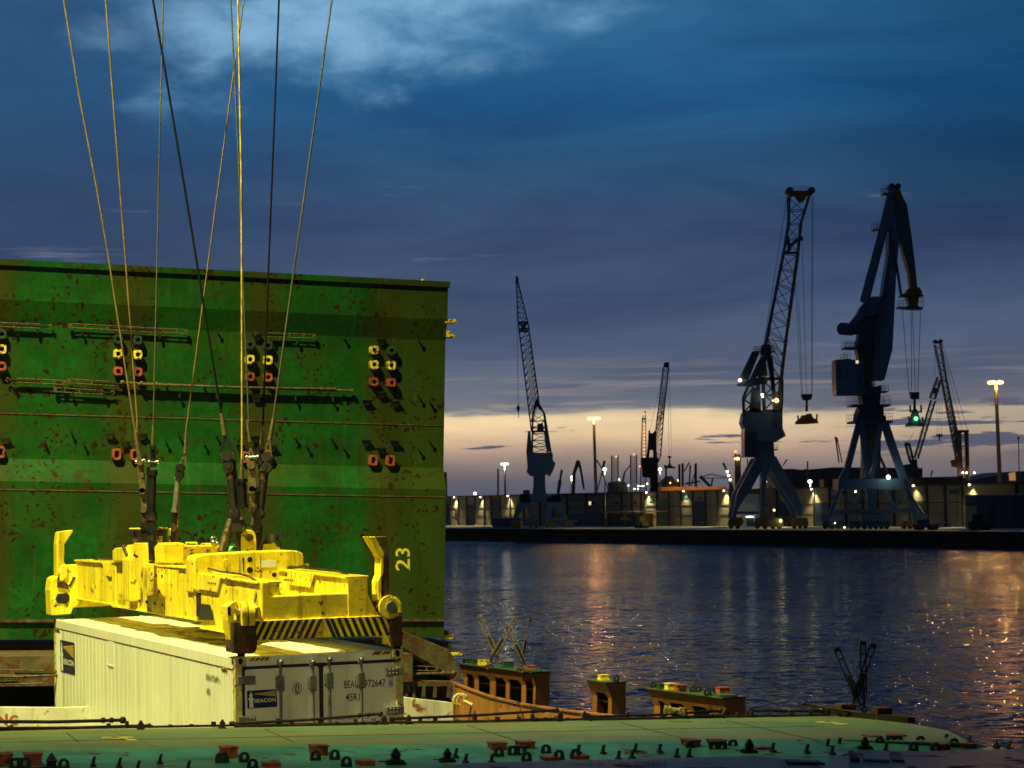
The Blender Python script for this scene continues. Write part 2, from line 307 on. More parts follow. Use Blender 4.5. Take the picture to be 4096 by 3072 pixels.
YEL = (.88, .70, .03)
M_ = {
    'panel': None,
    'yellow': mat('yellow_paint', YEL, .45, var=.16, vs=2, rust=.06, rs=9, fine=.2, dirt=.65, spec=.25, dcol=(.16, .085, .01), dscale=(9, 9, .4), bump=.15, bs=14),
    'yellow_plain': mat('yellow_plain', (.88, .72, .03), .5, var=.1, rust=.2, rs=9),
    'blackpaint': mat('black_paint', (.012, .011, .009), .5, var=.3, rust=.3, rs=9),
    'grimy': mat('grimy_steel', (.05, .042, .03), .5, metal=.3, var=.5, vs=8, rust=.5, rs=12),
    'steel': mat('bright_steel', (.42, .42, .36), .32, metal=.9, var=.2),
    'darksteel': mat('dark_steel', (.014, .014, .012), .4, metal=.3, var=.5, vs=10, bump=.2, bs=40),
    'rod': mat('tan_steel_rod', (.13, .10, .05), .5, metal=.2, var=.4, vs=9, rust=.4, rs=14, rcol=(.09, .045, .02)),
    'wire': mat('wire_rope', (.20, .14, .06), .5, metal=.3, var=.3, vs=6, bump=.5, bs=60),
    'wire_dark': mat('backlit_wire_rope', (.006, .006, .005), .8, spec=.1, metal=0, var=.3, bump=.5, bs=60),  # near-black colour carries the back-lit shade of the rope
    'wire_grey': mat('grey_wire_rope', (.11, .10, .075), .5, metal=.4, var=.3, bump=.5, bs=60),
    'wire_yellow': mat('yellow_hose', (.50, .36, .02), .6, var=.5, vs=5, dirt=.6, dscale=(8, 8, 2)),
    'orange': mat('orange_red_socket', (.36, .07, .022), .55, var=.3, vs=10, rust=.35, rs=16),
    'socketyellow': mat('yellow_socket', (.85, .68, .06), .5, var=.2, vs=10, rust=.3, rs=18),
    'socketgreen': mat('green_socket', (.015, .05, .028), .5, var=.3, vs=10),
    'void': mat('hole_shade', (.006, .006, .005), .9, var=.1),  # near-black sheets painted as the shade inside sockets and holes
    'dring': mat('dark_green_lashing_eye', (.012, .035, .026), .35, var=.4, vs=12, rust=.15, rs=20),
    'hatch': mat('weathered_green_deck_paint', (.13, .24, .115), .52, var=.2, vs=1.2, extra=hatch_extra, bump=.25, bs=9),
    'hatchdark': mat('green_deck_paint', (.08, .33, .21), .42, var=.35, vs=1.4, rust=.06, rs=4, dirt=.6, dcol=(.05, .06, .035), dscale=(1.2, 5, 5), bump=.3, bs=9),
    'greyhatch': mat('grey_hatch_paint', (.28, .30, .22), .5, var=.2, vs=1.5, rust=.25, rs=3, rcol=(.14, .07, .02), dirt=.5, dcol=(.13, .10, .06), dscale=(.6, 5, 5), bump=.25, bs=9),
    'brown': mat('ochre_brown_primer', (.27, .11, .022), .5, var=.18, vs=2, rust=.12, rs=6, dirt=.5, dcol=(.12, .05, .015), dscale=(8, 8, .5)),
    'green_top': mat('pedestal_green_top', (.03, .075, .04), .45, var=.3, vs=5, rust=.2, rs=9),
    'white_rusty': mat('rusty_white_paint', (.62, .62, .50), .5, var=.12, vs=2, rust=.15, rs=4, rcol=(.22, .10, .03), dirt=.5, dcol=(.35, .24, .08), dscale=(7, 7, .5)),
    'red_letter': mat('faded_red_paint', (.42, .06, .03), .6, var=.3, vs=14),
    'blackish': mat('dark_steel_and_shade', (.018, .016, .012), .8, var=.4),  # near-black steel, also painted as shade under the cover and inside pedestals
    'olive': mat('olive_brown_steel', (.09, .075, .035), .6, var=.4, vs=4, rust=.5, rs=7),
    'cwhite': mat('white_container_paint', (.74, .75, .62), .42, var=.05, vs=.8, dirt=.55, dcol=(.40, .38, .26), dscale=(7, 7, .35)),
    'croof': mat('white_container_roof', (.78, .77, .60), .40, var=.05, vs=1, extra=roof_extra),
    'cpost': mat('container_corner_yellow_grime', (.52, .44, .17), .5, var=.25, vs=9, rust=.25, rs=14),
    'gasket': mat('black_rubber_gasket', (.012, .013, .015), .6, var=.2),
    'galv': mat('galvanised_locking_gear', (.20, .215, .20), .45, metal=.5, var=.25, vs=9),
    'navy': mat('navy_logo_vinyl', (.010, .016, .055), .4, var=.15),
    'letter_white': mat('white_vinyl', (.75, .76, .70), .5, var=.08, vs=20),
    'letter_black': mat('black_vinyl', (.02, .022, .028), .5, var=.1),
    'beam_gold': mat('gold_vinyl', (.55, .40, .07), .5, var=.1),
    'deck': mat('dark_ship_deck', (.03, .035, .03), .6, var=.4, rust=.5, rs=2),
    'hull': mat('black_ship_hull', (.012, .012, .014), .45, var=.3),
    'craneblue': mat('dark_blue_crane_paint', (.11, .25, .42), .5, var=.2, vs=.2),
    'cranedark': mat('dark_crane_steel', (.045, .085, .13), .6, var=.3, vs=.2),
    'craneyellow': mat('crane_yellow', (.26, .19, .03), .6, var=.3, vs=.4),
    'boomteal': mat('crane_boom_paint', (.07, .16, .22), .55, var=.2, vs=.3),
    'farsteel': mat('far_grey_steel', (.14, .14, .16), .7, var=.2, vs=.1),
    'farwhite': mat('far_white_lattice', (.55, .5, .48), .6, var=.1, vs=.1),
    'farorange': mat('far_orange_steel', (.45, .20, .05), .6, var=.2, vs=.2),
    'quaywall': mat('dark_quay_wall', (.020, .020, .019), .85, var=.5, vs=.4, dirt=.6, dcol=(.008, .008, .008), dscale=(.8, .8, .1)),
    'apron': mat('concrete_apron', (.50, .48, .40), .75, var=.15, vs=.1),
    'whwall': mat('beige_warehouse_wall', (.36, .32, .25), .8, var=.15, vs=.08, dirt=.5, dcol=(.14, .13, .11), dscale=(.5, .5, .05)),
    'whdark': mat('dark_warehouse_trim', (.045, .045, .045), .8, var=.2, vs=.3),
    'whwhite': mat('white_warehouse_wall', (.46, .50, .52), .7, var=.05, vs=.1),
    'whblue': mat('blue_sliding_door', (.025, .055, .12), .6, var=.2, vs=.3),
    'whgreen': mat('teal_cladding', (.05, .12, .12), .6, var=.2, vs=.3),
    'roof': mat('far_roof', (.05, .06, .07), .7, var=.2, vs=.05),
    'hall': mat('blue_grey_hall', (.10, .125, .16), .7, var=.15, vs=.03),
    'land': mat('far_land', (.05, .05, .045), .9, var=.3, vs=.02),
    'tree': mat('dark_far_foliage', (.035, .035, .035), .9, var=.4, vs=.3),
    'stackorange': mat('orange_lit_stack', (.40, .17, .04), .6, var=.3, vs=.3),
    'pole': mat('mast_pole', (.30, .26, .20), .6, var=.1, vs=.2),
}
def lampmat(name, col, s): return mat(name, (.8, .8, .8), .5, var=0, emit=col, es=s)
L_white = lampmat('white_lamp_glass', (1, .93, .6), 9); L_amber = lampmat('amber_lamp_glass', (1, .52, .14), 6)
L_red = lampmat('red_lamp_glass', (1, .2, .06), 4); L_green = lampmat('green_lamp_glass', (.12, 1, .25), 6); L_cool = lampmat('cool_lamp_glass', (.8, 1, .85), 8)
L_win = lampmat('lit_window_glass', (.9, .8, .3), .9); L_glow = lampmat('sodium_glow_sheet', (1, .5, .15), .35)

exec_later = []
# ------------------------------------------------------------------ setting: water, land, quay
def water():
    m = bpy.data.materials.new('harbour_water'); m.use_nodes = True; g = G(m.node_tree); p = g.n['Principled BSDF']
    co = g.node('ShaderNodeTexCoord').outputs['Object']
    g.put(p.inputs['Base Color'], (.0, .034, .19)); p.inputs['Roughness'].default_value = .075; p.inputs['Specular Tint'].default_value = (.35, .65, 1, 1); p.inputs['IOR'].default_value = 1.33; p.inputs['Specular IOR Level'].default_value = .27
    def slope(k, sc, det, seed):
        n = g.node('ShaderNodeTexNoise'); n.noise_dimensions = '3D'; n.inputs['Scale'].default_value = 1; n.inputs['Detail'].default_value = det; n.inputs['Roughness'].default_value = .55
        n.inputs['Distortion'].default_value = .4
        mp = g.node('ShaderNodeMapping'); g.l.new(co, mp.inputs['Vector']); mp.inputs['Scale'].default_value = sc; mp.inputs['Location'].default_value = (seed, seed * 2, seed); mp.inputs['Rotation'].default_value = (0, 0, .35)
        g.l.new(mp.outputs[0], n.inputs['Vector']); c = g.sep(n.outputs['Color'])
        return g.m('MULTIPLY', g.m('SUBTRACT', c[0], .5), k), g.m('MULTIPLY', g.m('SUBTRACT', c[1], .5), k)
    a1, b1 = slope(.5 * WAVE, (.30, .55, 1), 2, 3); a2, b2 = slope(1.3 * WAVE, (1.1, 2.0, 1), 3, 9); a3, b3 = slope(.6 * WAVE, (4, 6.5, 1), 2, 17)
    pm = g.ss(g.noise(g.scale(co, (.012, .03, 1)), 1, 3, .5), .35, .65, .72, 1.25)
    nx = g.m('MULTIPLY', g.m('ADD', g.m('ADD', a1, a2), a3), pm); ny = g.m('MULTIPLY', g.m('ADD', g.m('ADD', b1, b2), b3), pm)
    vn = g.node('ShaderNodeVectorMath', operation='NORMALIZE'); g.l.new(g.comb(nx, ny, 1.0), vn.inputs[0]); g.l.new(vn.outputs[0], p.inputs['Normal'])
    mb = MB(); mb.add([(-3000, -300, 0), (3000, -300, 0), (3000, 3000, 0), (-3000, 3000, 0)], [(0, 1, 2, 3)])
    o = mb.build('water', m); o['kind'] = 'structure'
WAVE = 2.0
water()
# far bank: quay wall, apron and the land behind, as one ground
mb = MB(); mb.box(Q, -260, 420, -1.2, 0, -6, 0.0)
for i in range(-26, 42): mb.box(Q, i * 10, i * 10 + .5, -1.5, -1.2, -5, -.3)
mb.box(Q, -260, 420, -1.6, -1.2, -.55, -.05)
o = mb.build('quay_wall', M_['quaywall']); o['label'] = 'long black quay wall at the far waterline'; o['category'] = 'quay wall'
mb = MB(); mb.box(Q, -260, 420, 0, 40, -.5, 0.0)
o = mb.build('apron', M_['apron']); o['kind'] = 'structure'
mb = MB(); mb.box(Q, -2500, 2500, 40, 2500, -1.5, -.05); o = mb.build('ground', M_['land']); o['kind'] = 'structure'

# ================================================================== THE SHIP
LP = 42.9                                   # the upright cover stands this far along the ship
# hull and deck
mb = MB(); mb.box(S, -22, 13.3, -6, 110, -13.5, -5.4)
o = mb.build('ship_hull', M_['hull']); o['label'] = 'black hull of the ship whose deck fills the foreground'; o['category'] = 'ship'
mb = MB(); mb.box(S, -21.9, 13.2, -5.9, 109.9, -5.4, -5.3); o = mb.build('deck', M_['deck']); o['kind'] = 'structure'

# ---- upright green hatch cover panel
def su(px, py, l=LP): return S.hit(1, px, py, l)
WR = su(1781, 1400).x; WL = su(-420, 1100).x
PM = S.mat((0, LP, 0)); EDGE = WR
PHASE = -su(1039, 1440).x
M_['panel'] = mat('green_cover_paint', (.008, .080, .012), .5, spec=.15, var=.35, vs=.9, rust=0, rs=5.5, bump=.35, bs=6, fine=.5, extra=panel_extra)
cover = thing('hatch_cover', 'tall rusty green hatch cover panel standing upright behind the container', 'hatch cover', PM)
u_top = su(900, 1085).z; u_f1 = su(900, 1238, LP - .13).z; u_f2 = su(900, 1326).z; u_b1 = su(900, 1853).z; u_b2 = su(900, 1941, LP - .21).z
u_bot = su(900, 2555, LP - .21).z; u_led = su(900, 2481, LP - .21).z
prof = [(LP - .13, u_top - .12), (LP - .13, u_f1), (LP, u_f2), (LP, u_b1), (LP - .21, u_b2), (LP - .21, u_bot), (LP + .9, u_bot), (LP + .9, u_top - .12)]
mb = MB(); mb.prism([S.pt(WL, l, u) for l, u in prof], S.A[0] * (WR - WL)); mb.build('panel', M_['panel'], cover)
mb = MB(); mb.box(S, WL, WR + .03, LP - .19, LP + .95, u_top - .12, u_top); mb.build('top_rim', M_['panel'], cover)
# weld seams
mb = MB()
for py, l in ((1678, LP), (1973, LP - .21)):
    u = su(900, py, l).z; mb.box(S, WL, WR, l - .012, l + .02, u - .012, u + .012)
mb.build('weld_seam', M_['olive'], cover)
mb = MB(); mb.box(S, WL, WR, LP - .27, LP - .21, u_led - .03, u_led + .02); mb.build('ledge', M_['olive'], cover)
# twenty-three painted at the lower right
mb = MB()
def onp(x, y, l=LP - .21): return S.pt(*S.hit(1, x, y, l))
offp = S.A[1] * -.006
a = k4(1858, 1292); text(mb, '2', onp(*k4(1856, 1290)), onp(*k4(1856, 1185)), onp(*k4(1728, 1288)), offp, .01)
text(mb, '3', onp(*k4(1858, 1166)), onp(*k4(1858, 1090)), onp(*k4(1728, 1164)), offp, .01)
mb.build('frame_number', M_['yellow_plain'], cover)
# sockets
def rr(cx, cz, hw, hh, r, F, l, n=3):
    pts = []
    for qx, qz, a0 in ((1, 1, 0), (-1, 1, 90), (-1, -1, 180), (1, -1, 270)):
        for i in range(n + 1):
            a = radians(a0 + 90 * i / n); pts.append(F.pt(cx + qx * (hw - r) + r * cos(a), l, cz + qz * (hh - r) + r * sin(a)))
    return pts
def hollow(mb, F, cx, cz, hw, hh, t, l0, l1, ihw=None):
    t = t * 1.4
    """rounded tube open to the front with a slot"""
    ihw = ihw or hw - t; A = rr(cx, cz, hw, hh, .045, F, l0); B = rr(cx, cz, ihw, hh - t, .03, F, l0); A2 = rr(cx, cz, hw, hh, .045, F, l1); B2 = rr(cx, cz, ihw, hh - t, .03, F, l0 + .07)
    n = len(A); vs = A + B + A2 + B2; fs = []
    for i in range(n):
        j = (i + 1) % n; fs += [(i, j, j + n, i + n), (i + 2 * n, j + 2 * n, j, i), (i + n, j + n, j + 3 * n, i + 3 * n)]
    mb.add(vs, fs); return B2
def socket(px, py, col, h=38, l=LP, dep=.15):
    p = S.hit(1, px, py, l - dep); hh = h / 2 / FPX * 41; hw = 18 / FPX * 41
    mb = MB(); B2 = hollow(mb, S, p.x, p.z, hw, hh, .034, l - dep, l + .02, ihw=hw * .5)
    s = mb.build('socket', M_[col], cover, bevel=.006)
    mb = MB(); mb.add(B2, [tuple(range(len(B2)))]); mb.build('slot', M_['void'], s)
for xs in ((8,), (474, 552), (1002, 1074), (1499, 1568)):
    for i, px in enumerate(xs):
        sl = px * .031
        y0 = 1353 + (px - 513) * .042
        socket(px, y0 + 5, 'socketyellow' if px == 1499 else 'socketgreen', 36); socket(px, y0 + 64, 'socketyellow'); socket(px, y0 + 133, 'orange', 36)
for px, py in ((2, 1808), (468, 1817), (541, 1819), (985, 1829), (1072, 1822), (1495, 1841), (1565, 1843)): socket(px, py, 'orange', 48, LP, .14)
# lashing brackets (wing plates) and hooks welded on the panel
for px, py in ((1531, 1359), (1531, 1572), (1470, 1603), (1585, 1608), (1031, 1339), (1029, 1588), (1469, 1764), (1582, 1767), (1528, 1795), (1024, 1749), (965, 1781), (1092, 1785),
               (441, 1736), (572, 1738), (504, 1770), (23, 1754), (30, 1302)):
    p = S.hit(1, px, py, LP - .14); mb = MB()
    mb.prism([S.pt(p.x - .11, LP - .11, p.z + .03), S.pt(p.x + .11, LP - .11, p.z + .03), S.pt(p.x + .05, LP + .01, p.z + .03), S.pt(p.x - .05, LP + .01, p.z + .03)], S.A[2] * -.02)
    mb.prism([S.pt(p.x - .105, LP - .10, p.z + .01), S.pt(p.x + .105, LP - .10, p.z + .01), S.pt(p.x + .05, LP - .06, p.z - .10), S.pt(p.x - .05, LP - .06, p.z - .10)], S.A[1] * .02)
    mb.build('lashing_bracket', M_['dring'], cover)
for px, py in ((287, 1727), (181, 1768), (337, 1772), (665, 1763), (717, 1736), (866, 1736), (818, 1770), (1182, 1745), (1229, 1781), (1329, 1750), (1376, 1786), (1677, 1793), (1722, 1761),
               (1378, 1348), (1678, 1359), (1678, 1583), (1723, 1606), (1183, 1592), (1332, 1597), (719, 1583), (868, 1583), (669, 1547), (873, 1325), (821, 1552), (1235, 1568), (1375, 1573),
               (60, 1320), (150, 1324), (330, 1330), (470, 1336), (640, 1342), (1090, 1356), (1190, 1362), (60, 1545), (250, 1552), (420, 1582), (290, 1575)):
    p = S.hit(1, px, py, LP - .12); mb = MB()
    mb.beam(S.pt(p.x, LP + .01, p.z), S.pt(p.x, LP - .11, p.z), .035, .02); mb.beam(S.pt(p.x, LP - .10, p.z - .05), S.pt(p.x, LP - .12, p.z + .05), .035, .02)
    mb.build('hook', M_['dring'], cover)
# yellow fittings on the right edge
def onw(px, py, w=WR): return S.hit(0, px, py, w)
for poly, c in (([(1950, 612), (2045, 612), (2050, 640), (1945, 648)], 'socketyellow'), ([(1958, 715), (1995, 712), (1998, 745), (2038, 748), (2038, 775), (1952, 772)], 'socketyellow'), ([(1942, 700), (1960, 700), (1960, 770), (1938, 770)], 'blackish')):
    mb = MB(); mb.prism([S.pt(*S.hit(1, *k2(*q), LP - .12)) for q in poly], S.A[1] * .3); mb.build('edge_fitting', M_[c], cover, bevel=.01)
kk = crop(1700, 2400, 2.765)
for poly, c in (([(212, 385), (312, 388), (310, 432), (215, 438)], 'socketyellow'), ([(193, 580), (415, 582), (412, 612), (195, 614)], 'socketyellow'), ([(212, 335), (262, 335), (265, 385), (212, 385)], 'olive'),
                ([(198, 480), (225, 478), (240, 505), (262, 480), (295, 490), (298, 575), (198, 575)], 'socketgreen')):
    mb = MB(); mb.prism([S.pt(*S.hit(1, *kk(*q), LP - .1)) for q in poly], S.A[1] * .2); mb.build('edge_fitting', M_[c], cover, bevel=.01)
mb = MB(); mb.ball(onp(*k2(1750, 275), LP), .05); mb.build('rim_light_bracket', M_['socketyellow'], cover)

# ---- lashing gear: bar turnbuckle = two long side bars, end block, cross bars, body, hook
def turnbuckle(P0, P1, wid, label, side=None, group='bar turnbuckles of the ship', name='turnbuckle', mt='rod'):
    """P0 = open frame end, P1 = hook end"""
    P0 = Vector(P0); P1 = Vector(P1); d = (P1 - P0); Lg = d.length; d.normalize()
    side = Vector(side) if side is not None else S.A[0]; s = (side - d * side.dot(d)).normalized(); r = wid * .13
    t = thing(name, label, 'lashing turnbuckle', P0, group)
    mb = MB()
    for k in (-1, 1): mb.tube(P0 + s * wid * .42 * k, P0 + d * Lg * .80 + s * wid * .42 * k, r, r, 6)
    mb.beam(P0 - d * wid * .1, P0 + d * wid * .55, wid * 1.05, wid * .5, up=s.cross(d))
    for q in (.18, .42, .66, .8): mb.tube(P0 + d * Lg * q - s * wid * .42, P0 + d * Lg * q + s * wid * .42, r, r, 5)
    mb.build('frame', M_[mt], t)
    mb = MB(); mb.tube(P0 + d * Lg * .45, P0 + d * Lg * .93, wid * .22, wid * .22, 8); mb.build('screw', M_['darksteel'], t)
    mb = MB(); n = s.cross(d)
    mb.ring(P0 + d * Lg * .96, n, -d, wid * .38, wid * .16, 8, -.2, pi * 1.5); mb.build('hook', M_['rod'], t)
    return t
def on_panel(px, py, dl=.10): return S.pt(*S.hit(1, px, py, LP - dl))
for a, b, lb in (((-60, 1296), (214, 1307), 'bar turnbuckle stowed at the upper left edge of the green panel'), ((275, 1303), (640, 1321), 'long bar turnbuckle stowed high between the first two socket columns'),
                 ((748, 1327), (520, 1316), 'bar turnbuckle stowed high, right end left of the centre sockets'), ((1260, 1346), (1015, 1337), 'bar turnbuckle stowed above the centre sockets'),
                 ((262, 1531), (22, 1519), 'lower row bar turnbuckle at the far left of the green panel'), ((270, 1524), (500, 1538), 'lower row bar turnbuckle with tangled hook beside the rod'),
                 ((216, 1559), (460, 1572), 'short bar turnbuckle hanging lowest on the left')):
    turnbuckle(on_panel(*a), on_panel(*b), .095, lb, S.A[2])
def rod(P0, P1, r, label, mt='rod', group='lashing rods of the ship', knob=True, ends=True):
    t = thing('lashing_rod', label, 'lashing rod', P0, group); mb = MB(); P0 = Vector(P0); P1 = Vector(P1)
    mid = (P0 + P1) / 2 - Vector((0, 0, r * .7)); mb.path([P0, mid, P1], r, 7); mb.build('shaft', M_[mt], t)
    if knob:
        mb = MB(); mb.ball(P0, r * 2.1, 8, 5); d = (P1 - P0).normalized()
        mb.build('knob', M_[mt], t)
        for q in (.08, .14, .995): mb = MB(); mb.tube(P0 + d * (P1 - P0).length * q - d * r, P0 + d * (P1 - P0).length * q + d * r, r * 1.6, r * 1.6, 7); mb.build('collar', M_[mt], t)
    return t
rod(on_panel(490, 1531), on_panel(1410, 1563), .028, 'long tan lashing rod lying across the middle hooks of the panel')
rod(on_panel(560, 1537, .15), on_panel(1342, 1556, .15), .022, 'thinner second lashing rod just in front of the long one')

# ---- below the upright cover: dark coaming, ledges, stowed gear, white hatch coaming
def pl(F, ax, v): return lambda q: F.pt(*F.hit(ax, q[0], q[1], v))
hc = thing('hatch_coaming', 'dark hatch coaming with olive ledges under the upright green cover', 'coaming', PM)
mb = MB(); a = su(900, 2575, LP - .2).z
mb.box(S, WL, WR + .25, LP + .1, LP + 2.0, -5.3, a); mb.build('shadow_wall', M_['blackish'], hc)  # near-black wall painted as the shaded gap below the cover
lz = su(100, 2622, 41.2).z
mb = MB(); mb.box(S, WL, 11.9, 40.9, LP + .1, lz - .55, lz); mb.build('lower_ledge', M_['olive'], hc)
mb = MB(); P = pl(S, 1, LP - .9)
mb.prism([P((1605, 2520)), P((1800, 2600)), P((1842, 2690)), P((1842, 2712)), P((1800, 2716)), P((1605, 2600))], S.A[1] * 1.2); mb.build('sloping_flange', M_['olive'], hc, bevel=.02)
mb = MB(); mb.beam(P((1612, 2585)), P((1838, 2716)), .10, .06); mb.build('flange_edge', M_['olive'], hc)
mb = MB(); P = pl(S, 1, 41.0)
mb.prism([P((1590, 2725)), P((1840, 2730)), P((1840, 2745)), P((1590, 2745))], S.A[1] * .5)
for xx in (1620, 1650, 1690, 1735, 1790): mb.prism([P((xx, 2745)), P((xx + 12, 2745)), P((xx + 12, 2790)), P((xx, 2790))], S.A[1] * .2)
mb.build('support_rail', M_['olive'], hc)
turnbuckle(P((1752, 2676)), P((1500, 2668)), .10, 'bar turnbuckle in the gap right of the container, upper one', S.A[2])
rod(P((1815, 2693)), P((1500, 2690)), .03, 'tan lashing rod poking out right of the container')
P = pl(S, 1, 40.7)
turnbuckle(P((186, 2722)), P((-60, 2728)), .12, 'bar turnbuckle in the dark gap left of the container, lower one', S.A[2])
turnbuckle(P((-90, 2688)), P((240, 2694)), .11, 'bar turnbuckle in the dark gap left of the container, upper one', S.A[2])
rod(P((-80, 2706)), P((230, 2700)), .025, 'thin lashing rod between the two turnbuckles left of the container')
# white rusty coaming
wc_ = thing('white_coaming', 'rusty white steel coaming with faded red letters beside the container', 'coaming', S.mat((0, 38, 0)))
P = pl(S, 1, 38.0)
mb = MB(); mb.prism([P((-300, 2826)), P((260, 2830)), P((1500, 2775)), P((1690, 2797)), P((1790, 2808)), P((1930, 2832)), P((2110, 2862)), P((2200, 2895)), P((2200, 3300)), P((-300, 3300))], S.A[1] * .12)
mb.build('plate', M_['white_rusty'], wc_, bevel=.01)
mb = MB(); off = S.A[1] * -.006
text(mb, 'N', P(k7(-40, 1228)), P(k7(75, 1228)), P(k7(-40, 1118)), off, .03); text(mb, 'G', P(k7(92, 1228)), P(k7(178, 1228)), P(k7(92, 1130)), off, .03)
text(mb, 'KING', P(k7(-220, 1300)), P(k7(178, 1300)), P(k7(-220, 1245)), off, .02)
mb.build('lettering', M_['red_letter'], wc_)
mb = MB(); mb.box(S, P((-300, 2826)) and S.hit(1, -300, 2826, 38).x, S.hit(1, 1490, 2826, 38).x, 38.12, 41, S.hit(1, 300, 2828, 38).z - .4, S.hit(1, 300, 2828, 38).z - .3); mb.build('walkway', M_['blackish'], wc_)
# ochre bulwark that curves away
kp = crop(1700, 2500, 3.687)
bw = thing('bulwark', 'curved ochre brown bulwark plate sweeping past the white coaming', 'bulwark', S.mat((8, 35, 0)))
def ppt(x, y, l): return S.pt(*S.hit(1, *kp(x, y), l))
top = [(425, 850, 37.3), (560, 905, 37.0), (700, 960, 36.6), (850, 1015, 36.1), (1000, 1062, 35.6), (1200, 1110, 35.0), (1430, 1163, 34.3), (1700, 1205, 33.5), (2000, 1248, 32.7), (2300, 1285, 32.0), (2700, 1330, 31.2), (3100, 1375, 30.4)]
T = [ppt(*q) for q in top]; B = [t - S.A[2] * 1.6 for t in T]; n = len(T); k = S.A[1] * .03
mb = MB(); vs = T + B + [t + k for t in T] + [t + k for t in B]; fs = []
for i in range(n - 1): fs += [(i, i + 1, i + 1 + n, i + n), (i + 2 * n, i + 3 * n, i + 1 + 3 * n, i + 1 + 2 * n), (i, i + 2 * n, i + 1 + 2 * n, i + 1)]
fs += [(0, n, 3 * n, 2 * n)]
mb.add(vs, fs); mb.build('plate', M_['brown'], bw)
mb = MB()
for a, b in zip(T, T[1:]): mb.beam(a + k * .5, b + k * .5, .07, .03)
mb.build('cap_rail', M_['brown'], bw)
mb = MB()
for i in (0, 6, 9): mb.beam(T[i] - k, T[i] - S.A[2] * 1.6 - k, .03, .05)
mb.build('stiffener', M_['brown'], bw)
t = thing('deck_pipe_bend', 'pale yellow bent pipe fitting lying against the ochre bulwark', 'pipe fitting', ppt(520, 1100, 36.6)); mb = MB()
mb.ring(ppt(500, 1110, 36.6), S.A[1], S.A[0] * -1, .10, .035, 8, -pi / 3, pi * .9); mb.ring(ppt(545, 1115, 36.6), S.A[1], S.A[0] * -1, .10, .035, 8, -pi / 3, pi * .9)
mb.tube(ppt(570, 1120, 36.5), ppt(700, 1180, 36.4), .035, .03, 7); mb.build('pipe', M_['cpost'], t)

# ---- pedestals along the ship's side
def dring_mesh(mb, F, w, l, u, h, two=False):
    """upright lashing eye(s) facing along the ship, standing on u"""
    r = h * .5; n = 10
    cs = (-.45 * h, .45 * h) if two else (0,)
    hw = h * (.98 if two else .5)
    outer = [(-hw - h * .28, 0), (-hw - h * .05, h * .12), (-hw, h * .35)]
    if two: outer += [(-hw + h * .05, h * .85), (-hw + h * .22, h), (hw - h * .22, h), (hw - h * .05, h * .85)]
    else: outer += [(r * cos(a) , h * .48 + r * sin(a)) for a in [pi - pi * i / n for i in range(1, n)]]
    outer += [(hw, h * .35), (hw + h * .05, h * .12), (hw + h * .28, 0)]
    # build as ring segments round the hole(s): an outline strip with the hole as separate loop
    th = .03
    if not two:
        hole = [(h * .20 * cos(a), h * .50 + h * .25 * sin(a)) for a in [pi * 1.5 - 2 * pi * i / 16 for i in range(17)]]
        # walk the outline with the hole by angle
        N = 24; O = []; H = []
        for i in range(N):
            a = -pi / 2 + 2 * pi * i / N; dxy = (cos(a), sin(a)); best = None
            pts = outer + [outer[0]]
            for p, q in zip(pts, pts[1:]):
                ex, ey = q[0] - p[0], q[1] - p[1]; det = dxy[0] * -ey + dxy[1] * ex
                if abs(det) < 1e-12: continue
                px_, py_ = p[0], p[1] - h * .5
                tt = (px_ * -ey + py_ * ex) / det; uu = (dxy[0] * py_ - dxy[1] * px_) / det
                if tt > 0 and -1e-6 <= uu <= 1 + 1e-6: best = tt if best is None else max(best, tt)
            best = best or r
            O.append((dxy[0] * best, h * .5 + dxy[1] * best)); H.append((h * .19 * cos(a), h * .5 + h * .25 * sin(a)))
        vs = [F.pt(w + a, l, u + b) for a, b in O + H] + [F.pt(w + a, l + th, u + b) for a, b in O + H]; fs = []
        for i in range(N):
            j = (i + 1) % N; fs += [(i, j, j + N, i + N), (i + 2 * N, i + 3 * N, j + 3 * N, j + 2 * N), (i, i + 2 * N, j + 2 * N, j), (i + N, j + N, j + 3 * N, i + 3 * N)]
        mb.add(vs, fs)
    else:
        xs = [-hw, -.45 * h - .16 * h, -.45 * h + .16 * h, .45 * h - .16 * h, .45 * h + .16 * h, hw]
        mb.box(F, -hw + w, hw + w, l, l + th, u, u + h * .25); mb.box(F, -hw * .93 + w, hw * .93 + w, l, l + th, u + h * .72, u + h)
        for a, b in ((0, 1), (2, 3), (4, 5)): mb.box(F, xs[a] + w, xs[b] + w, l + .001, l + th - .001, u + h * .2, u + h * .8)
def boxsocket_mesh(mb, F, w, l, u, a, b, h):
    for q in ((-a, -a + .02, -b, b), (a - .02, a, -b, b), (-a + .02, a - .02, -b, -b + .02), (-a + .02, a - .02, b - .02, b)): mb.box(F, w + q[0], w + q[1], l + q[2], l + q[3], u, u + h)
    mb.box(F, w - a - .008, w + a + .008, l - b - .008, l + b + .008, u + h * .86, u + h)
    mb.box(F, w - a + .02, w + a - .02, l - b + .02, l + b - .02, u, u + h * .6)
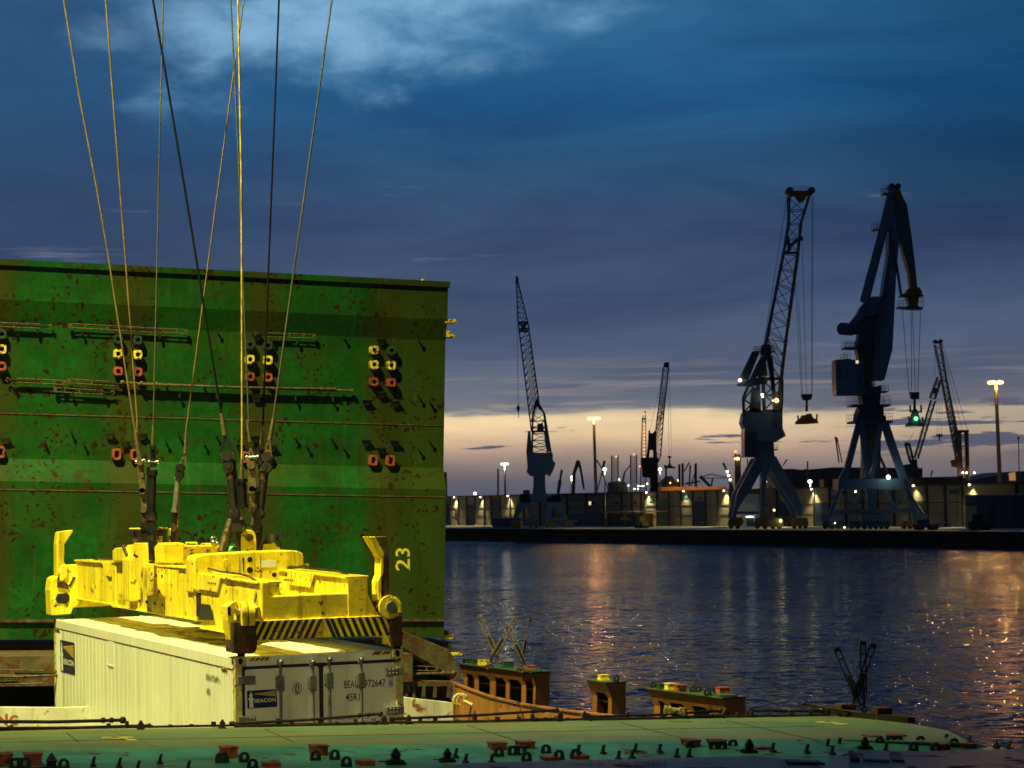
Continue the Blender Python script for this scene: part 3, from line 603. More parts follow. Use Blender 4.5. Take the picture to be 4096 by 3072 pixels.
def pedestal(label, TL, TR, TE, ut, flare, opens, gear, holes=True):
    A = S.hit(2, *TL, ut); B = S.hit(2, *TR, ut); E_ = S.hit(2, *TE, ut)
    dAB = Vector((B.x - A.x, B.y - A.y)); Lg = dAB.length; dAB.normalize(); nrm = Vector((dAB.y, -dAB.x))
    if nrm.x < 0: nrm = -nrm
    Ow = (Vector((E_.x, E_.y)) - Vector((B.x, B.y))).length
    e2 = (Vector((E_.x, E_.y)) - Vector((B.x, B.y))).normalized()
    F = Frame(S.pt(A.x, A.y, ut), S.A[0] * dAB.x + S.A[1] * dAB.y, S.A[0] * e2.x + S.A[1] * e2.y, S.A[2])   # x along, y outboard, z up (slightly skewed frame)
    t = thing('side_pedestal', label, 'lashing pedestal', F.pt(0, 0, 0), 'ochre pedestals along the ship side')
    mb = MB(); mb.prism([F.pt(-.04, -.03, 0), F.pt(Lg + .03, -.03, 0), F.pt(Lg + .03, Ow + .02, 0), F.pt(-.04, Ow + .02, 0)], S.A[2] * .02); mb.build('top_plate', M_['green_top'], t)
    f = lambda z_: flare * min(1, z_ / .28)
    mb = MB(); bt = 2.45
    # inboard skin in pieces round the openings: above, between
    def quad(x0, z0, x1, z1):
        mb.hexa([F.pt(x0, f(z0), -z0), F.pt(x1, f(z0), -z0), F.pt(x1, f(z0) + .03, -z0), F.pt(x0, f(z0) + .03, -z0), F.pt(x0, f(z1), -z1), F.pt(x1, f(z1), -z1), F.pt(x1, f(z1) + .03, -z1), F.pt(x0, f(z1) + .03, -z1)])
    zo = opens[0]; xs = [(a_ * Lg, b_ * Lg) for a_, b_ in opens[1]]
    def skin(x0, x1, za, zb):
        zz = [za] + [z_ for z_ in (.28,) if za < z_ < zb] + [zb]
        for p, q in zip(zz, zz[1:]): quad(x0, p, x1, q)
    skin(0, Lg, 0.0, zo); prev = 0
    for a, b in xs:
        skin(prev, a, zo, bt); prev = b
        # rounded upper right corner of the opening
        for i in range(4):
            r = min(.14, (b - a) * .4); a1 = pi / 2 * i / 4; a2 = pi / 2 * (i + 1) / 4
            skin(b - r + r * sin((a1 + a2) / 2) , b, zo + r * (1 - cos(a1)) if i else zo, zo + r * (1 - cos(a2)) + .001) if False else None
            xx = b - r * (1 - (i + .5) / 4)
            zc = zo + r - sqrt(max(0, r * r - (xx - (b - r)) ** 2))
            skin(b - r + r * i / 4, b - r + r * (i + 1) / 4 if i < 3 else b, zo, zc)
    skin(prev, Lg, zo, bt)
    mb.hexa([F.pt(0, Ow - .03, -bt), F.pt(Lg, Ow - .03, -bt), F.pt(Lg, Ow, -bt), F.pt(0, Ow, -bt), F.pt(0, Ow - .03, 0), F.pt(Lg, Ow - .03, 0), F.pt(Lg, Ow, 0), F.pt(0, Ow, 0)])
    for x0 in (0.0, Lg - .03): mb.prism([F.pt(x0, .002, -.001), F.pt(x0, flare, -.28), F.pt(x0, flare, -bt), F.pt(x0, Ow - .03, -bt), F.pt(x0, Ow - .03, -.001)], F.A[0] * .03)
    mb.build('body', M_['brown'], t)
    mb = MB(); mb.beam(F.pt(.03, flare + .12, -zo - .17), F.pt(Lg - .03, flare + .12, -zo - .17), .04, .04); mb.build('inner_rail', M_['brown'], t)
    mb = MB(); mb.hexa([F.pt(.04, Ow - .06, -bt), F.pt(Lg - .04, Ow - .06, -bt), F.pt(Lg - .04, Ow - .04, -bt), F.pt(.04, Ow - .04, -bt), F.pt(.04, Ow - .06, -.02), F.pt(Lg - .04, Ow - .06, -.02), F.pt(Lg - .04, Ow - .04, -.02), F.pt(.04, Ow - .04, -.02)]); mb.build('shade_lining', M_['blackish'], t)  # near-black sheet painted as the shade behind the openings
    for kind, px, py, size in gear:
        p = S.hit(2, px, py, ut + .02); mb = MB()
        if kind == 'eye': dring_mesh(mb, S, p.x, p.y, ut + .02, size); mb.build('lashing_eye', M_['dring'], t)
        elif kind == 'plate': mb.box(S, p.x - size, p.x + size, p.y - .1, p.y + .25, ut + .02, ut + .05); mb.build('base_plate', M_['green_top'], t)
        else: boxsocket_mesh(mb, S, p.x, p.y, ut + .021, size * .55, size * .5, size * .62); mb.build('box_socket', M_[kind], t)
    return t, F, Lg, Ow
g3 = [('eye', 2615, 2752, .115), ('socketgreen', 2648, 2755, .14), ('socketyellow', 2684, 2758, .17), ('orange', 2722, 2762, .16), ('eye', 2732, 2767, .10), ('eye', 2772, 2768, .11), ('eye', 2794, 2768, .11),
      ('eye', 2829, 2782, .11), ('eye', 2851, 2783, .11), ('plate', 2905, 2786, .16), ('orange', 2891, 2774, .17)]
pedestal('longest low ochre pedestal with orange, yellow and green sockets on top', (2592, 2756), (2890, 2794), (2981, 2789), -2.75, .13,
         (.19, [(.09, .18), (.25, .46), (.55, .76)]), g3)
g2 = [('socketyellow', 2415, 2721, .17), ('eye', 2465, 2727, .115)]
pedestal('small single ochre pedestal standing alone between the two long ones', (2345, 2720), (2425, 2733), (2504, 2729), -2.88, .15, (.20, [(.24, .80)]), g2)
g1 = [('socketyellow', 1932, 2660, .17), ('socketgreen', 2030, 2668, .18), ('socketgreen', 1905, 2655, .16), ('socketgreen', 1870, 2652, .14), ('orange', 2119, 2682, .17), ('plate', 2128, 2686, .2)]
ped1, F1, L1, O1 = pedestal('long ochre pedestal with arched openings and crossed turnbuckles on top', (1836, 2656), (2126, 2692), (2200, 2687), -2.95, .14,
         (.19, [(.06, .16), (.22, .38), (.46, .60), (.65, .81), (.87, .965)]), g1)
z1 = 35.4
def A1(px, py, d=0): return at(px, py, z1 + d)
turnbuckle(A1(1917, 2463, .8), A1(2000, 2650, .6), .085, 'turnbuckle leaning left above the left end of the pedestal', (1, 0, 0))
turnbuckle(A1(2062, 2476), A1(1952, 2655), .085, 'turnbuckle leaning right, crossing its left neighbour on the pedestal', (1, 0, 0))
turnbuckle(A1(2030, 2505), A1(2108, 2672), .085, 'shorter turnbuckle leaning left, third from the left on the pedestal', (1, 0, 0))
turnbuckle(A1(2119, 2476, .3), A1(2084, 2665, .3), .06, 'steepest, rightmost turnbuckle on the long pedestal', (.7, .7, 0))
t = thing('rope_coil', 'tangle of dark rope on the pedestal beneath the turnbuckles', 'rope coil', A1(1960, 2665)); mb = MB()
for (cx, cy) in ((1950, 2668), (1962, 2665), (2076, 2680), (2086, 2682)): mb = MB(); mb.ring(A1(cx, cy), (.2, 1, 0), (1, 0, 0), .035, .02, 8); mb.build('coil', M_['grimy'], t)

# ================================================================== CONTAINER
CW, CL, CH = 2.438, 12.19, 2.896
cont = thing('shipping_container', 'white refrigerated container with navy logo and ribbed side hanging under the yellow spreader', 'container', C.mat())
def cp(a, b, c): return C.pt(a, b, c)
# side wall with shallow ribs; pitch opens out in the middle
gl = [.20, .30, .42, .54]; v = .62
while v < CL - 1.0: v += .285; gl.append(v)
gl += [CL - .9 + i * .105 for i in range(7)]
gl = [q for q in gl if q < CL - .2]
for side, x0, sg in (('near', 0.012, -1), ('far', CW - .012, 1)):
    mb = MB(); pts = [(.13, 0)]
    for q in gl: pts += [(q - .018, 0), (q - .008, .022), (q + .008, .022), (q + .018, 0)]
    pts.append((CL - .13, 0)); zt, zb = -.17, -CH + .16
    vs = [cp(x0 - sg * d, l, z_) for z_ in (zt, zb) for l, d in pts]; n = len(pts)
    mb.add(vs, [(i, i + 1, i + 1 + n, i + n) for i in range(n - 1)]); mb.build('side_wall', M_['cwhite'], cont)
mb = MB()
for x0 in (0.0, CW - .06): mb.box(C, x0, x0 + .06, .12, CL - .12, -.175, -.012)
mb.build('top_rail', M_['cwhite'], cont, bevel=.012)
mb = MB()
for x0 in (0.0, CW - .06): mb.box(C, x0, x0 + .06, .12, CL - .12, -CH + .02, -CH + .17)
mb.box(C, .06, CW - .06, .12, CL - .12, -CH + .05, -CH + .15); mb.build('base_frame', M_['cwhite'], cont)
# roof of overlapping sheets
mb = MB(); q = .05; i = 0
while q < CL - .06:
    q2 = min(q + .58, CL - .05); zt = -.018 + (.006 if i % 2 else 0); mb.box(C, .05, CW - .05, q, q2, -.06, zt); q = q2; i += 1
for xx in (CW / 3, 2 * CW / 3): mb.box(C, xx - .015, xx + .015, .1, CL - .1, -.03, -.004)
i = 0
while i * .29 < CL - .3: mb.box(C, .055, .16, .1 + i * .29, .1 + i * .29 + .018, -.03, -.006); i += 1
mb.build('roof', M_['croof'], cont)
for (a, b, nm) in ((0, 0, 0), (CW - .165, 0, 0), (0, CL - .178, 1), (CW - .165, CL - .178, 1)):
    for z0 in (-.118, -CH):
        mb = MB(); mb.box(C, a, a + .165, b, b + .178, z0, z0 + .121); cs = mb.build('corner_casting', M_['cpost'], cont, bevel=.012)
        if z0 > -1:
            mb = MB(); yy = b - .003 if not nm else b + .178 - .003
            pts = [cp(a + .083 + .032 * cos(t) * (.75 if abs(cos(t)) > .9 else 1), yy, z0 + .06 + .045 * sin(t)) for t in [2 * pi * k / 12 for k in range(12)]]
            mb.prism(pts, C.A[1] * .006)
            xx = a - .003 if a == 0 else a + .165 - .003
            pts = [cp(xx, b + .089 + .034 * cos(t), z0 + .06 + .045 * sin(t)) for t in [2 * pi * k / 12 for k in range(12)]]; mb.prism(pts, C.A[0] * .006)
            mb.build('casting_hole', M_['void'], cs)
for a in (0, CW - .11):
    for b in (0, CL - .13):
        mb = MB(); mb.box(C, a + .003, a + .107, b + .004, b + .12, -CH + .12, -.118); mb.build('corner_post', M_['cpost'], cont, bevel=.01)
D8 = lambda x, y, l=0.0: C.hit(1, *k8(x, y), l)
def dq(x, y, l): return C.pt(*D8(x, y, l))
# door end: header, gasket field, two leaves, gear
mb = MB(); mb.box(C, .165, CW - .165, .02, .12, -.135, -.008); mb.box(C, .11, .165, .03, .12, -.135, -.121); mb.box(C, CW - .165, CW - .11, .03, .12, -.135, -.121); mb.build('door_header', M_['cwhite'], cont, bevel=.008)
mb = MB(); mb.box(C, .108, CW - .108, .045, .12, -CH + .1, -.136); mb.build('gasket', M_['gasket'], cont)
zt = D8(600, 672, .035).z; zb = -CH + .15
xL0, xL1 = D8(320, 900, .035).x, D8(1050, 900, .035).x; xR0, xR1 = D8(1092, 900, .035).x, D8(1805, 900, .035).x
for a, b in ((xL0, xL1), (xR0, xR1)):
    mb = MB(); pp = rr((a + b) / 2, (zt + zb) / 2, (b - a) / 2, (zt - zb) / 2, .04, C, .035); mb.prism(pp, C.A[1] * .05); mb.build('door', M_['cwhite'], cont, bevel=.006)
for xx, tall in ((668, 0), (985, 0), (1150, 0), (1462, 0)):
    p = D8(xx, 720, -.01); mb = MB(); w = .028
    mb.tube(cp(p.x, -.012, -.02 - .05), cp(p.x, -.012, -CH + .1), w * .72, w * .72, 10); b_ = mb.build('locking_bar', M_['galv'], cont)
    mb = MB(); z0 = D8(xx, 615, -.01).z if xx < 1000 else D8(xx, 590, -.01).z
    mb.box(C, p.x - .04, p.x - .012, -.035, .03, z0 - .04, z0 + .04); mb.box(C, p.x + .015, p.x + .04, -.03, .03, z0 - .02, z0 + .04); mb.ball(cp(p.x, -.03, z0 + .01), .03, 7, 5); mb.build('bar_cam', M_['galv'], b_); mb = MB()
    z0 = z0 - .27
    mb.box(C, p.x - .045, p.x + .045, -.04, .034, z0 - .095, z0 + .095); mb.box(C, p.x - .062, p.x - .046, -.02, .034, z0 - .07, z0 + .07)
    mb.build('bar_bracket', M_['galv'], b_); mb = MB(); z1_ = z0 - .82; mb.box(C, p.x - .055, p.x + .055, -.02, .034, z1_ - .03, z1_ + .03); mb.box(C, p.x - .03, p.x + .03, -.038, .034, z1_ - .045, z1_ + .045)
    mb.build('bar_bracket', M_['galv'], b_)
for x0, x1, y in ((250, 420, 790), (258, 425, 1185), (1705, 1875, 705), (1712, 1882, 1090), (262, 430, 1600), (1715, 1885, 1500)):
    a, b = D8(x0, y), D8(x1, y); mb = MB(); mb.box(C, a.x, b.x, -.018, .034, a.z - .052, a.z + .052)
    for k in (.2, .4, .6) if x0 > 1000 else (.45, .65, .85):
        for dz in (-.025, .025): mb.ball(cp(a.x + (b.x - a.x) * k, -.024, a.z + dz), .012, 6, 4)
    mb.build('hinge', M_['galv'], cont, bevel=.006)
# lettering on the doors and the side
off = C.A[1] * -.004; L = .035
def dtext(mb, s_, x0, x1, y0b, y1b, h, l=L, bold=.006): text(mb, s_, dq(x0, y0b, l), dq(x1, y1b, l), dq(x0 - 1, y0b - h, l), off, bold)
mb = MB(); dtext(mb, 'BEAU', 1293, 1437, 868, 862, 74); dtext(mb, '972647', 1492, 1700, 858, 850, 74); dtext(mb, '6', 1743, 1768, 840, 838, 66)
dtext(mb, '45R1', 1310, 1447, 996, 990, 76); dtext(mb, 'MAX. GROSS', 1212, 1447, 1182, 1172, 44); dtext(mb, '35.000', 1496, 1598, 1145, 1140, 36); dtext(mb, 'KG', 1642, 1676, 1140, 1138, 36)
dtext(mb, '77.160  LB', 1496, 1676, 1196, 1190, 36); dtext(mb, 'TARE', 1212, 1300, 1262, 1256, 44); dtext(mb, '4.580 KG', 1496, 1676, 1250, 1244, 36)
for q0, q1 in (((1734, 762), (1774, 760)), ((1734, 846), (1774, 844)), ((1734, 762), (1734, 846)), ((1774, 760), (1774, 844))): mb.beam(dq(*q0, L) + off, dq(*q1, L) + off, .006, .004)
mb.build('door_lettering', M_['letter_black'], cont)
def emblem(mb):
    c = dq(832, 870, L); X = (dq(880, 868, L) - c); Z = (dq(832, 808, L) - c)
    for rr_, wd in ((1.0, .09), (.78, .05)):
        n = 28; vs = [c + off + (X * cos(2 * pi * i / n) + Z * sin(2 * pi * i / n)) * k for k in (rr_, rr_ - wd) for i in range(n)]
        mb.add(vs, [(i, (i + 1) % n, (i + 1) % n + n, i + n) for i in range(n)])
    el_ = [c + off + X * .46 * cos(2 * pi * i / 20) + Z * .72 * sin(2 * pi * i / 20) for i in range(20)]
    mb.add(el_, [tuple(range(20))])
    return c, X, Z
mb = MB(); c_, X_, Z_ = emblem(mb); mb.build('round_emblem', M_['letter_black'], cont)
mb = MB(); o2 = off * 2.2
for s_ in ([(-.05, .5), (.12, .58), (.2, .3), (.05, .1), (.25, -.1), (.18, -.5), (.02, -.3), (-.05, -.55), (-.2, -.4), (-.1, -.05), (-.28, .12), (-.1, .2)],): mb.add([c_ + o2 + X_ * a + Z_ * b for a, b in s_], [tuple(range(len(s_)))])
mb.build('emblem_figure', M_['letter_white'], cont)
def logo(O, X, Z, offv, tall):
    """navy sign: lighthouse at the left, gold beam fanning right, the word below"""
    P = lambda u, v, k=1: O + X * u + Z * v + offv * k
    mb = MB(); mb.add([P(0, 0), P(1, 0), P(1, 1), P(0, 1)], [(0, 1, 2, 3)]); lg = mb.build('logo_sign', M_['navy'], cont)
    mb = MB()
    sh = [(.06, .03), (.20, .03), (.19, .50), (.22, .50), (.22, .56), (.17, .62), (.17, .70), (.20, .73), (.17, .78), (.15, .90), (.13, .96), (.11, .90), (.09, .78), (.05, .73), (.08, .70), (.08, .62), (.03, .56), (.03, .50), (.07, .50)]
    mb.add([P(a, b, 2) for a, b in sh], [tuple(range(len(sh)))])
    text(mb, 'BEACON', P(.24, .30 if not tall else .25, 0), P(.95, .30 if not tall else .25, 0), P(.24, .52 if not tall else .43, 0), offv * 2, .02)
    mb.build('logo_lighthouse', M_['letter_white'], lg)
    mb = MB(); v0 = .80 if not tall else .80
    fan = (.60, .95) if not tall else (.50, .93)
    for i in range(6):
        a = fan[0] + (fan[1] - fan[0]) * i / 6; b = a + (fan[1] - fan[0]) / 6 * .72
        mb.add([P(.24, v0 - .02 + .006 * i, 2), P(.97, a, 2), P(.97, b, 2), P(.24, v0 - .02 + .006 * i + .006, 2)], [(0, 1, 2, 3)])
    mb.build('logo_beam', M_['beam_gold'], lg)
O = dq(343, 1068, L); logo(O, dq(635, 1049, L) - O, dq(338, 894, L) - O, off, False)
D7 = lambda x, y: C.pt(*C.hit(0, *k7(x, y), 0.008)); offx = C.A[0] * -.005
O = D7(600, 698); logo(O, D7(739, 735) - O, D7(593, 391) - O, offx, True)
mb = MB()
text(mb, 'BEAU972647 6', D7(2029, 782), D7(2163, 818), D7(2029, 722), offx, .012); mb.build('side_number', M_['letter_black'], cont); mb = MB(); text(mb, '45R1', D7(2033, 925), D7(2070, 935), D7(2033, 862), offx, .012)
mb.build('side_type_code', M_['letter_black'], cont)
# hazard marks at the top corners
mb = MB(); m2 = MB()
def hazard(P, n, flip=False):
    m2.add([P(0, 0, 1), P(1, 0, 1), P(1, 1, 1), P(0, 1, 1)], [(0, 1, 2, 3)])
    for i in range(n):
        a = i / n; w = .5 / n; s_ = .8 / n * 1.0
        if a + w + s_ > 1.01: s_ = 1.0 - a - w
        mb.add([P(a, 0, 2), P(a + w, 0, 2), P(a + w + s_, 1, 2), P(a + s_, 1, 2)], [(0, 1, 2, 3)])
def mk(O, X, Z, o): return lambda u, v, k: O + X * u + Z * v + o * k
O = dq(358, 603, .02); hazard(mk(O, dq(560, 592, .02) - O, dq(358, 571, .02) - O, off), 4)
O = dq(1560, 541, .02); hazard(mk(O, dq(1758, 530, .02) - O, dq(1560, 508, .02) - O, off), 4)
O = D7(2178, 690); hazard(mk(O, D7(2235, 702) - O, D7(2178, 658) - O, offx), 3); O = D7(535, 302); hazard(mk(O, D7(588, 313) - O, D7(535, 280) - O, offx), 4)
m2.build('hazard_backing', M_['yellow_plain'], cont); mb.build('hazard_stripes', M_['blackpaint'], cont)
mb = MB(); a = C.hit(0, *k7(1055, 395), 0); b = C.hit(0, *k7(1112, 420), 0)
mb.box(C, .004, .02, b.y, a.y, -.62, -.18); mb.box(C, -.004, .02, b.y, a.y, a.z - .42, a.z - .40); mb.build('side_panel_patch', M_['cwhite'], cont, bevel=.004)

# ================================================================== SPREADER
sp = thing('container_spreader', 'yellow telescopic spreader with striped end beam gripping the white container', 'spreader', C.mat((0, 0, .1)))
def X0(px, py, v): return C.hit(0, px, py, v)
def Y0(px, py, v): return C.hit(1, px, py, v)
def polyY(pts, l, dep, kk=k6): return ([C.pt(*Y0(*kk(*q), l)) for q in pts], C.A[1] * dep)
def polyX(pts, x_, dep, kk=k5): return ([C.pt(*X0(*kk(*q), x_)) for q in pts], C.A[0] * dep)
MB0, MB1 = 3.2, 8.76
# main longitudinal beams
def beamX(name, x0, x1, l0, l1, z0, z1, material='yellow', bev=.02):
    mb = MB(); mb.box(C, x0, x1, l0, l1, z0, z1); return mb.build(name, M_[material], sp, bevel=bev)
for x0 in (.34, 1.60):
    b = beamX('main_beam', x0, x0 + .5, MB0, MB1, .33, 1.10)
    mm = MB(); mm.box(C, x0 - .004, x0 + .5, MB0 - .02, MB0, .40, 1.09); mm.build('gap_shade_strip', M_['blackpaint'], b)  # black strip drawn for the shaded gap between beam and arm
    mb = MB(); xf = x0 - .012 if x0 < 1 else x0 - .012
    for l0, l1 in ((MB0 + .002, MB0 + .16), (MB1 - .28, MB1)): mb.box(C, xf, x0 + .512, l0, l1, .33, 1.135)
    mb.box(C, xf - .02, x0 + .52, MB0 + .003, MB1, 1.10, 1.125); mb.box(C, xf - .01, x0 + .52, MB0 + .003, MB1, .34, .37)
    mb.box(C, xf - .006, xf + .01, 4.2, 5.9, .36, 1.09)
    for l in (4.25, 4.75, 5.1, 5.55, 5.85): mb.box(C, xf - .012, xf, l, l + .03, .37, 1.08)
    mb.build('stiffener', M_['yellow'], b, bevel=.008)
    mb = MB()
    for px, py in ((1155, 847), (1130, 978), (1210, 990), (1350, 872), (1302, 1005), (1388, 1020), (1318, 697), (1384, 705)):
        p = X0(*k5(px, py), x0 - .015) if x0 < 1 else None
        if p: mb.box(C, xf - .016, xf + .0, p.y - .05, p.y + .05, p.z - .022, p.z + .022)
    if mb.v: mb.build('drain_slot', M_['blackpaint'], b)
# labels on the side of the near main beam
mb = MB(); xs_ = .34 - .020; P5 = lambda x, y: C.pt(*X0(*k5(x, y), xs_))
mb.add([P5(1003, 915), P5(1063, 922), P5(1063, 800), P5(1003, 793)], [(0, 1, 2, 3)]); pl_ = mb.build('number_plate', M_['blackpaint'], sp)
mb = MB(); text(mb, 'BR-1', P5(1005, 893), P5(1061, 900), P5(1005, 815), C.A[0] * -.004, .006); mb.build('number_plate_text', M_['letter_white'], pl_)
mb = MB(); text(mb, 'TARRA 9.8 TON', P5(900, 940), P5(972, 950), P5(900, 893), C.A[0] * -.003, .01); text(mb, 'SWL 40 TON', P5(900, 1010), P5(972, 1020), P5(900, 962), C.A[0] * -.003, .01)
mb.build('load_lettering', M_['letter_black'], sp)
# telescopic arms: I-shaped channels
def arm(x0, l0, l1, gx, zt0, zt1, zb):
    mb = MB(); mb.hexa([cp(x0 + .02, l0, zb), cp(x0 + .30, l0, zb), cp(x0 + .30, l1, zb), cp(x0 + .02, l1, zb), cp(x0 + .02, l0, zt0), cp(x0 + .30, l0, zt0), cp(x0 + .30, l1, zt1), cp(x0 + .02, l1, zt1)])
    a = mb.build('telescopic_arm', M_['yellow'], sp, bevel=.01)
    mb = MB(); mb.hexa([cp(x0 - .015, l0, zt0 - .03), cp(x0 + .33, l0, zt0 - .03), cp(x0 + .33, l1, zt1 - .03), cp(x0 - .015, l1, zt1 - .03), cp(x0 - .015, l0, zt0), cp(x0 + .33, l0, zt0), cp(x0 + .33, l1, zt1), cp(x0 - .015, l1, zt1)])
    mb.box(C, x0 - .01, x0 + .33, l0, l1, zb - .03, zb)
    mb.build('flange', M_['yellow'], a, bevel=.006); return a
an = arm(.38, .10, 3.165, 0, 1.0, 1.05, .25); ar = arm(1.62, .02, 3.165, 0, 1.04, 1.07, .25); arm(.38, 8.1, 12.05, 0, 1.10, 1.09, .38); arm(1.62, 8.1, 12.05, 0, 1.10, 1.09, .38)
for (pts, x_, kk) in (([(1760, 668), (2030, 720), (1990, 880), (1762, 845)], .375, k5), ([(840, 635), (1130, 695), (1090, 832), (838, 800)], 1.615, k6), ([(720, 560), (828, 560), (828, 715), (765, 700)], .375, k5)):
    mb = MB(); mb.prism(*polyX(pts, x_, -.012, kk)); mb.build('wear_plate', M_['yellow'], sp, bevel=.004)
mb = MB(); mb.prism(*polyX([(1768, 1002), (1912, 1022), (1952, 1190), (1766, 1190)], .372, -.004, k5)); mb.build('arm_opening', M_['void'], sp)
# cross beam plate between the main beams, front
mb = MB(); mb.prism(*polyY([(-202, 640), (-202, 530), (-180, 488), (-95, 464), (400, 434), (870, 416), (960, 425), (1000, 455), (1015, 500), (1018, 592), (830, 600), (828, 890), (-202, 890)], 3.17, .5)); cb = mb.build('cross_beam', M_['yellow'], sp, bevel=.02)
mb = MB()
for (x, y, r) in ((415, 520, 29), (415, 636, 33), (150, 664, 19), (685, 690, 27)):
    mb = MB(); c = Y0(*k6(x, y), 3.165); r_ = r / 2.765 / FPX * 33; mb.prism([cp(c.x + r_ * cos(2 * pi * i / 16), 3.164, c.z + r_ * sin(2 * pi * i / 16)) for i in range(16)], C.A[1] * .01); mb.build('access_hole', M_['void'], cb)
mb = MB(); c = Y0(*k6(148, 552), 3.165); mb.ring(cp(c.x, 3.165, c.z), C.A[1], C.A[0], .045, .008, 14); mb.ring(cp(c.x, 3.165, c.z), C.A[1], C.A[0], .02, .01, 8); mb.build('cast_emblem', M_['yellow'], cb)
mb = MB(); mb.prism(*polyY([(543, 607), (705, 597), (708, 532), (543, 525)], 3.163, .01)); mb.build('type_plate', M_['letter_white'], cb)
mb = MB()
for x0, x1, y0, y1 in ((300, 302, 495, 680), (530, 533, 470, 830), (330, 352, 500, 655)): mb.prism(*polyY([(x0, y0), (x1, y0), (x1 - (8 if x1 - x0 > 9 else 0), y1), (x0 + (8 if x1 - x0 > 9 else 0), y1)], 3.162, .01))
mb.build('oil_streak', M_['grimy'], cb)
# back cross beam and flat deck between
beamX('rear_cross_beam', .2, 2.22, 6.9, 7.4, .5, 1.2); beamX('deck_plate', .76, 1.66, 4.4, 6.9, .62, .68)
# raised bracket box with the rope saddle on the near main beam
mb = MB(); mb.prism(*polyX([(1115, 1090 - 740), (1140, 335), (1225, 335), (1235, 570), (1285, 640), (1285, 900), (1250, 915), (1130, 680), (1118, 640)], .17, -.10, k5)); mb.build('saddle_gusset', M_['yellow'], sp, bevel=.01)
mb = MB(); mb.prism(*polyX([(1225, 560), (1285, 575), (1290, 700), (1250, 905), (1215, 800)], .12, -.05, k5)); mb.build('saddle_web', M_['yellow_plain'], sp, bevel=.005)
for pts, x_, d_ in (([(825, 420), (850, 395), (940, 380), (985, 420), (1000, 545), (828, 545)], .25, .4), ([(985, 360), (1115, 352), (1120, 555), (990, 545)], .3, .3), ([(1290, 380), (1330, 335), (1385, 345), (1385, 560), (1300, 570)], .3, .35)):
    mb = MB(); mb.prism(*polyX(pts, x_, d_, k5)); mb.build('rope_housing', M_['yellow'], sp, bevel=.02)
# machinery on top
def Yb(name, pts, l, dep, m_, kk=k5, bev=.01, parent=sp): mb = MB(); mb.prism(*polyY(pts, l, dep, kk)); return mb.build(name, M_[m_], parent, bevel=bev)
Yb('control_cabinet', [(1105, 180), (1165, 180), (1165, 330), (1105, 330)], 6.6, .3, 'olive'); Yb('control_cabinet', [(1300, 190), (1418, 185), (1420, 400), (1300, 410)], 6.5, .35, 'olive')
Yb('control_cabinet', [(1318, 262), (1388, 258), (1388, 372), (1318, 380)], 6.3, .1, 'socketyellow'); Yb('cabinet_lid', [(1090, 172), (1440, 165), (1445, 185), (1092, 190)], 6.4, .5, 'yellow_plain')
Yb('frame_post', [(1448, 175), (1478, 175), (1476, 430), (1450, 430)], 6.2, .08, 'yellow_plain'); Yb('orange_box', [(1478, 405), (1566, 402), (1566, 510), (1480, 512)], 6.0, .3, 'orange')
Yb('frame_post', [(1385, 440), (1480, 450), (1480, 480), (1385, 470)], 5.9, .08, 'yellow_plain')
tk = Yb('hydraulic_tank', [(1566, 385), (2010, 392), (2005, 520), (1568, 530)], 5.6, .9, 'yellow_plain')
Yb('tank_lid', [(1545, 362), (2035, 366), (2030, 392), (1548, 388)], 5.55, 1.0, 'yellow', parent=tk)
def pY(x, y, l, kk=k5): return C.pt(*Y0(*kk(x, y), l))
mb = MB(); mb.path([pY(1635, 362, 5.8), pY(1638, 335, 5.8), pY(1760, 335, 5.8), pY(1762, 362, 5.8)], .015); mb.path([pY(1815, 362, 5.8), pY(1820, 348, 5.8), pY(1930, 350, 5.8), pY(1935, 365, 5.8)], .015); mb.build('tank_handle', M_['yellow_plain'], tk)
mb = MB(); mb.tube(pY(1712, 340, 6.1), pY(1715, 255, 6.1), .02); mb.tube(pY(1714, 262, 6.1), pY(1715, 228, 6.1), .055, .05, 10); mb.build('filler_cap', M_['darksteel'], tk)
mb = MB(); mb.ring(pY(1950, 300, 5.5), C.A[1], C.A[0], .05, .014, 10); mb.ball(pY(1945, 335, 5.5), .05, 8, 5); mb.ball(pY(1990, 345, 5.5), .04, 8, 5); mb.build('shackle', M_['steel'], tk)
def helix(mb, P0, P1, r, t, n):
    P0, P1 = Vector(P0), Vector(P1); d = (P1 - P0); a = d.normalized().orthogonal().normalized(); b = d.normalized().cross(a); pts = []
    for i in range(n * 8 + 1): q = i / (n * 8); an_ = 2 * pi * i / 8; pts.append(P0 + d * q + (a * cos(an_) + b * sin(an_)) * r)
    mb.path(pts, t, 5)
mb = MB(); helix(mb, pY(2045, 440, 5.0), pY(2150, 85, 5.0), .072, .014, 26); mb.tube(pY(2045, 440, 5.0), pY(2150, 85, 5.0), .066, .066, 10); mb.tube(pY(2150, 85, 5.0), pY(2162, 30, 5.0), .012); mb.build('spring_hose', M_['rod'], sp)
mb = MB(); mb.path([pY(970, 1110 - 1070 + 335, 6.5), pY(945, 365, 6.5), pY(990, 480, 6.4)], .03); mb.path([pY(1060, 345, 7.2), pY(1065, 280, 7.2), pY(1095, 225, 7.2), pY(1110, 250, 7.2)], .012); mb.path([pY(1065, 465, 5.4), pY(1110, 495, 5.4)], .022)
mb.path([pY(1480, 470, 5.8), pY(1510, 520, 5.8), pY(1530, 565, 5.7)], .03); mb.path([pY(1385, 370, 6.2), pY(1400, 400, 6.2), pY(1380, 440, 6.2)], .03)
mb.build('hydraulic_hose', M_['grimy'], sp)
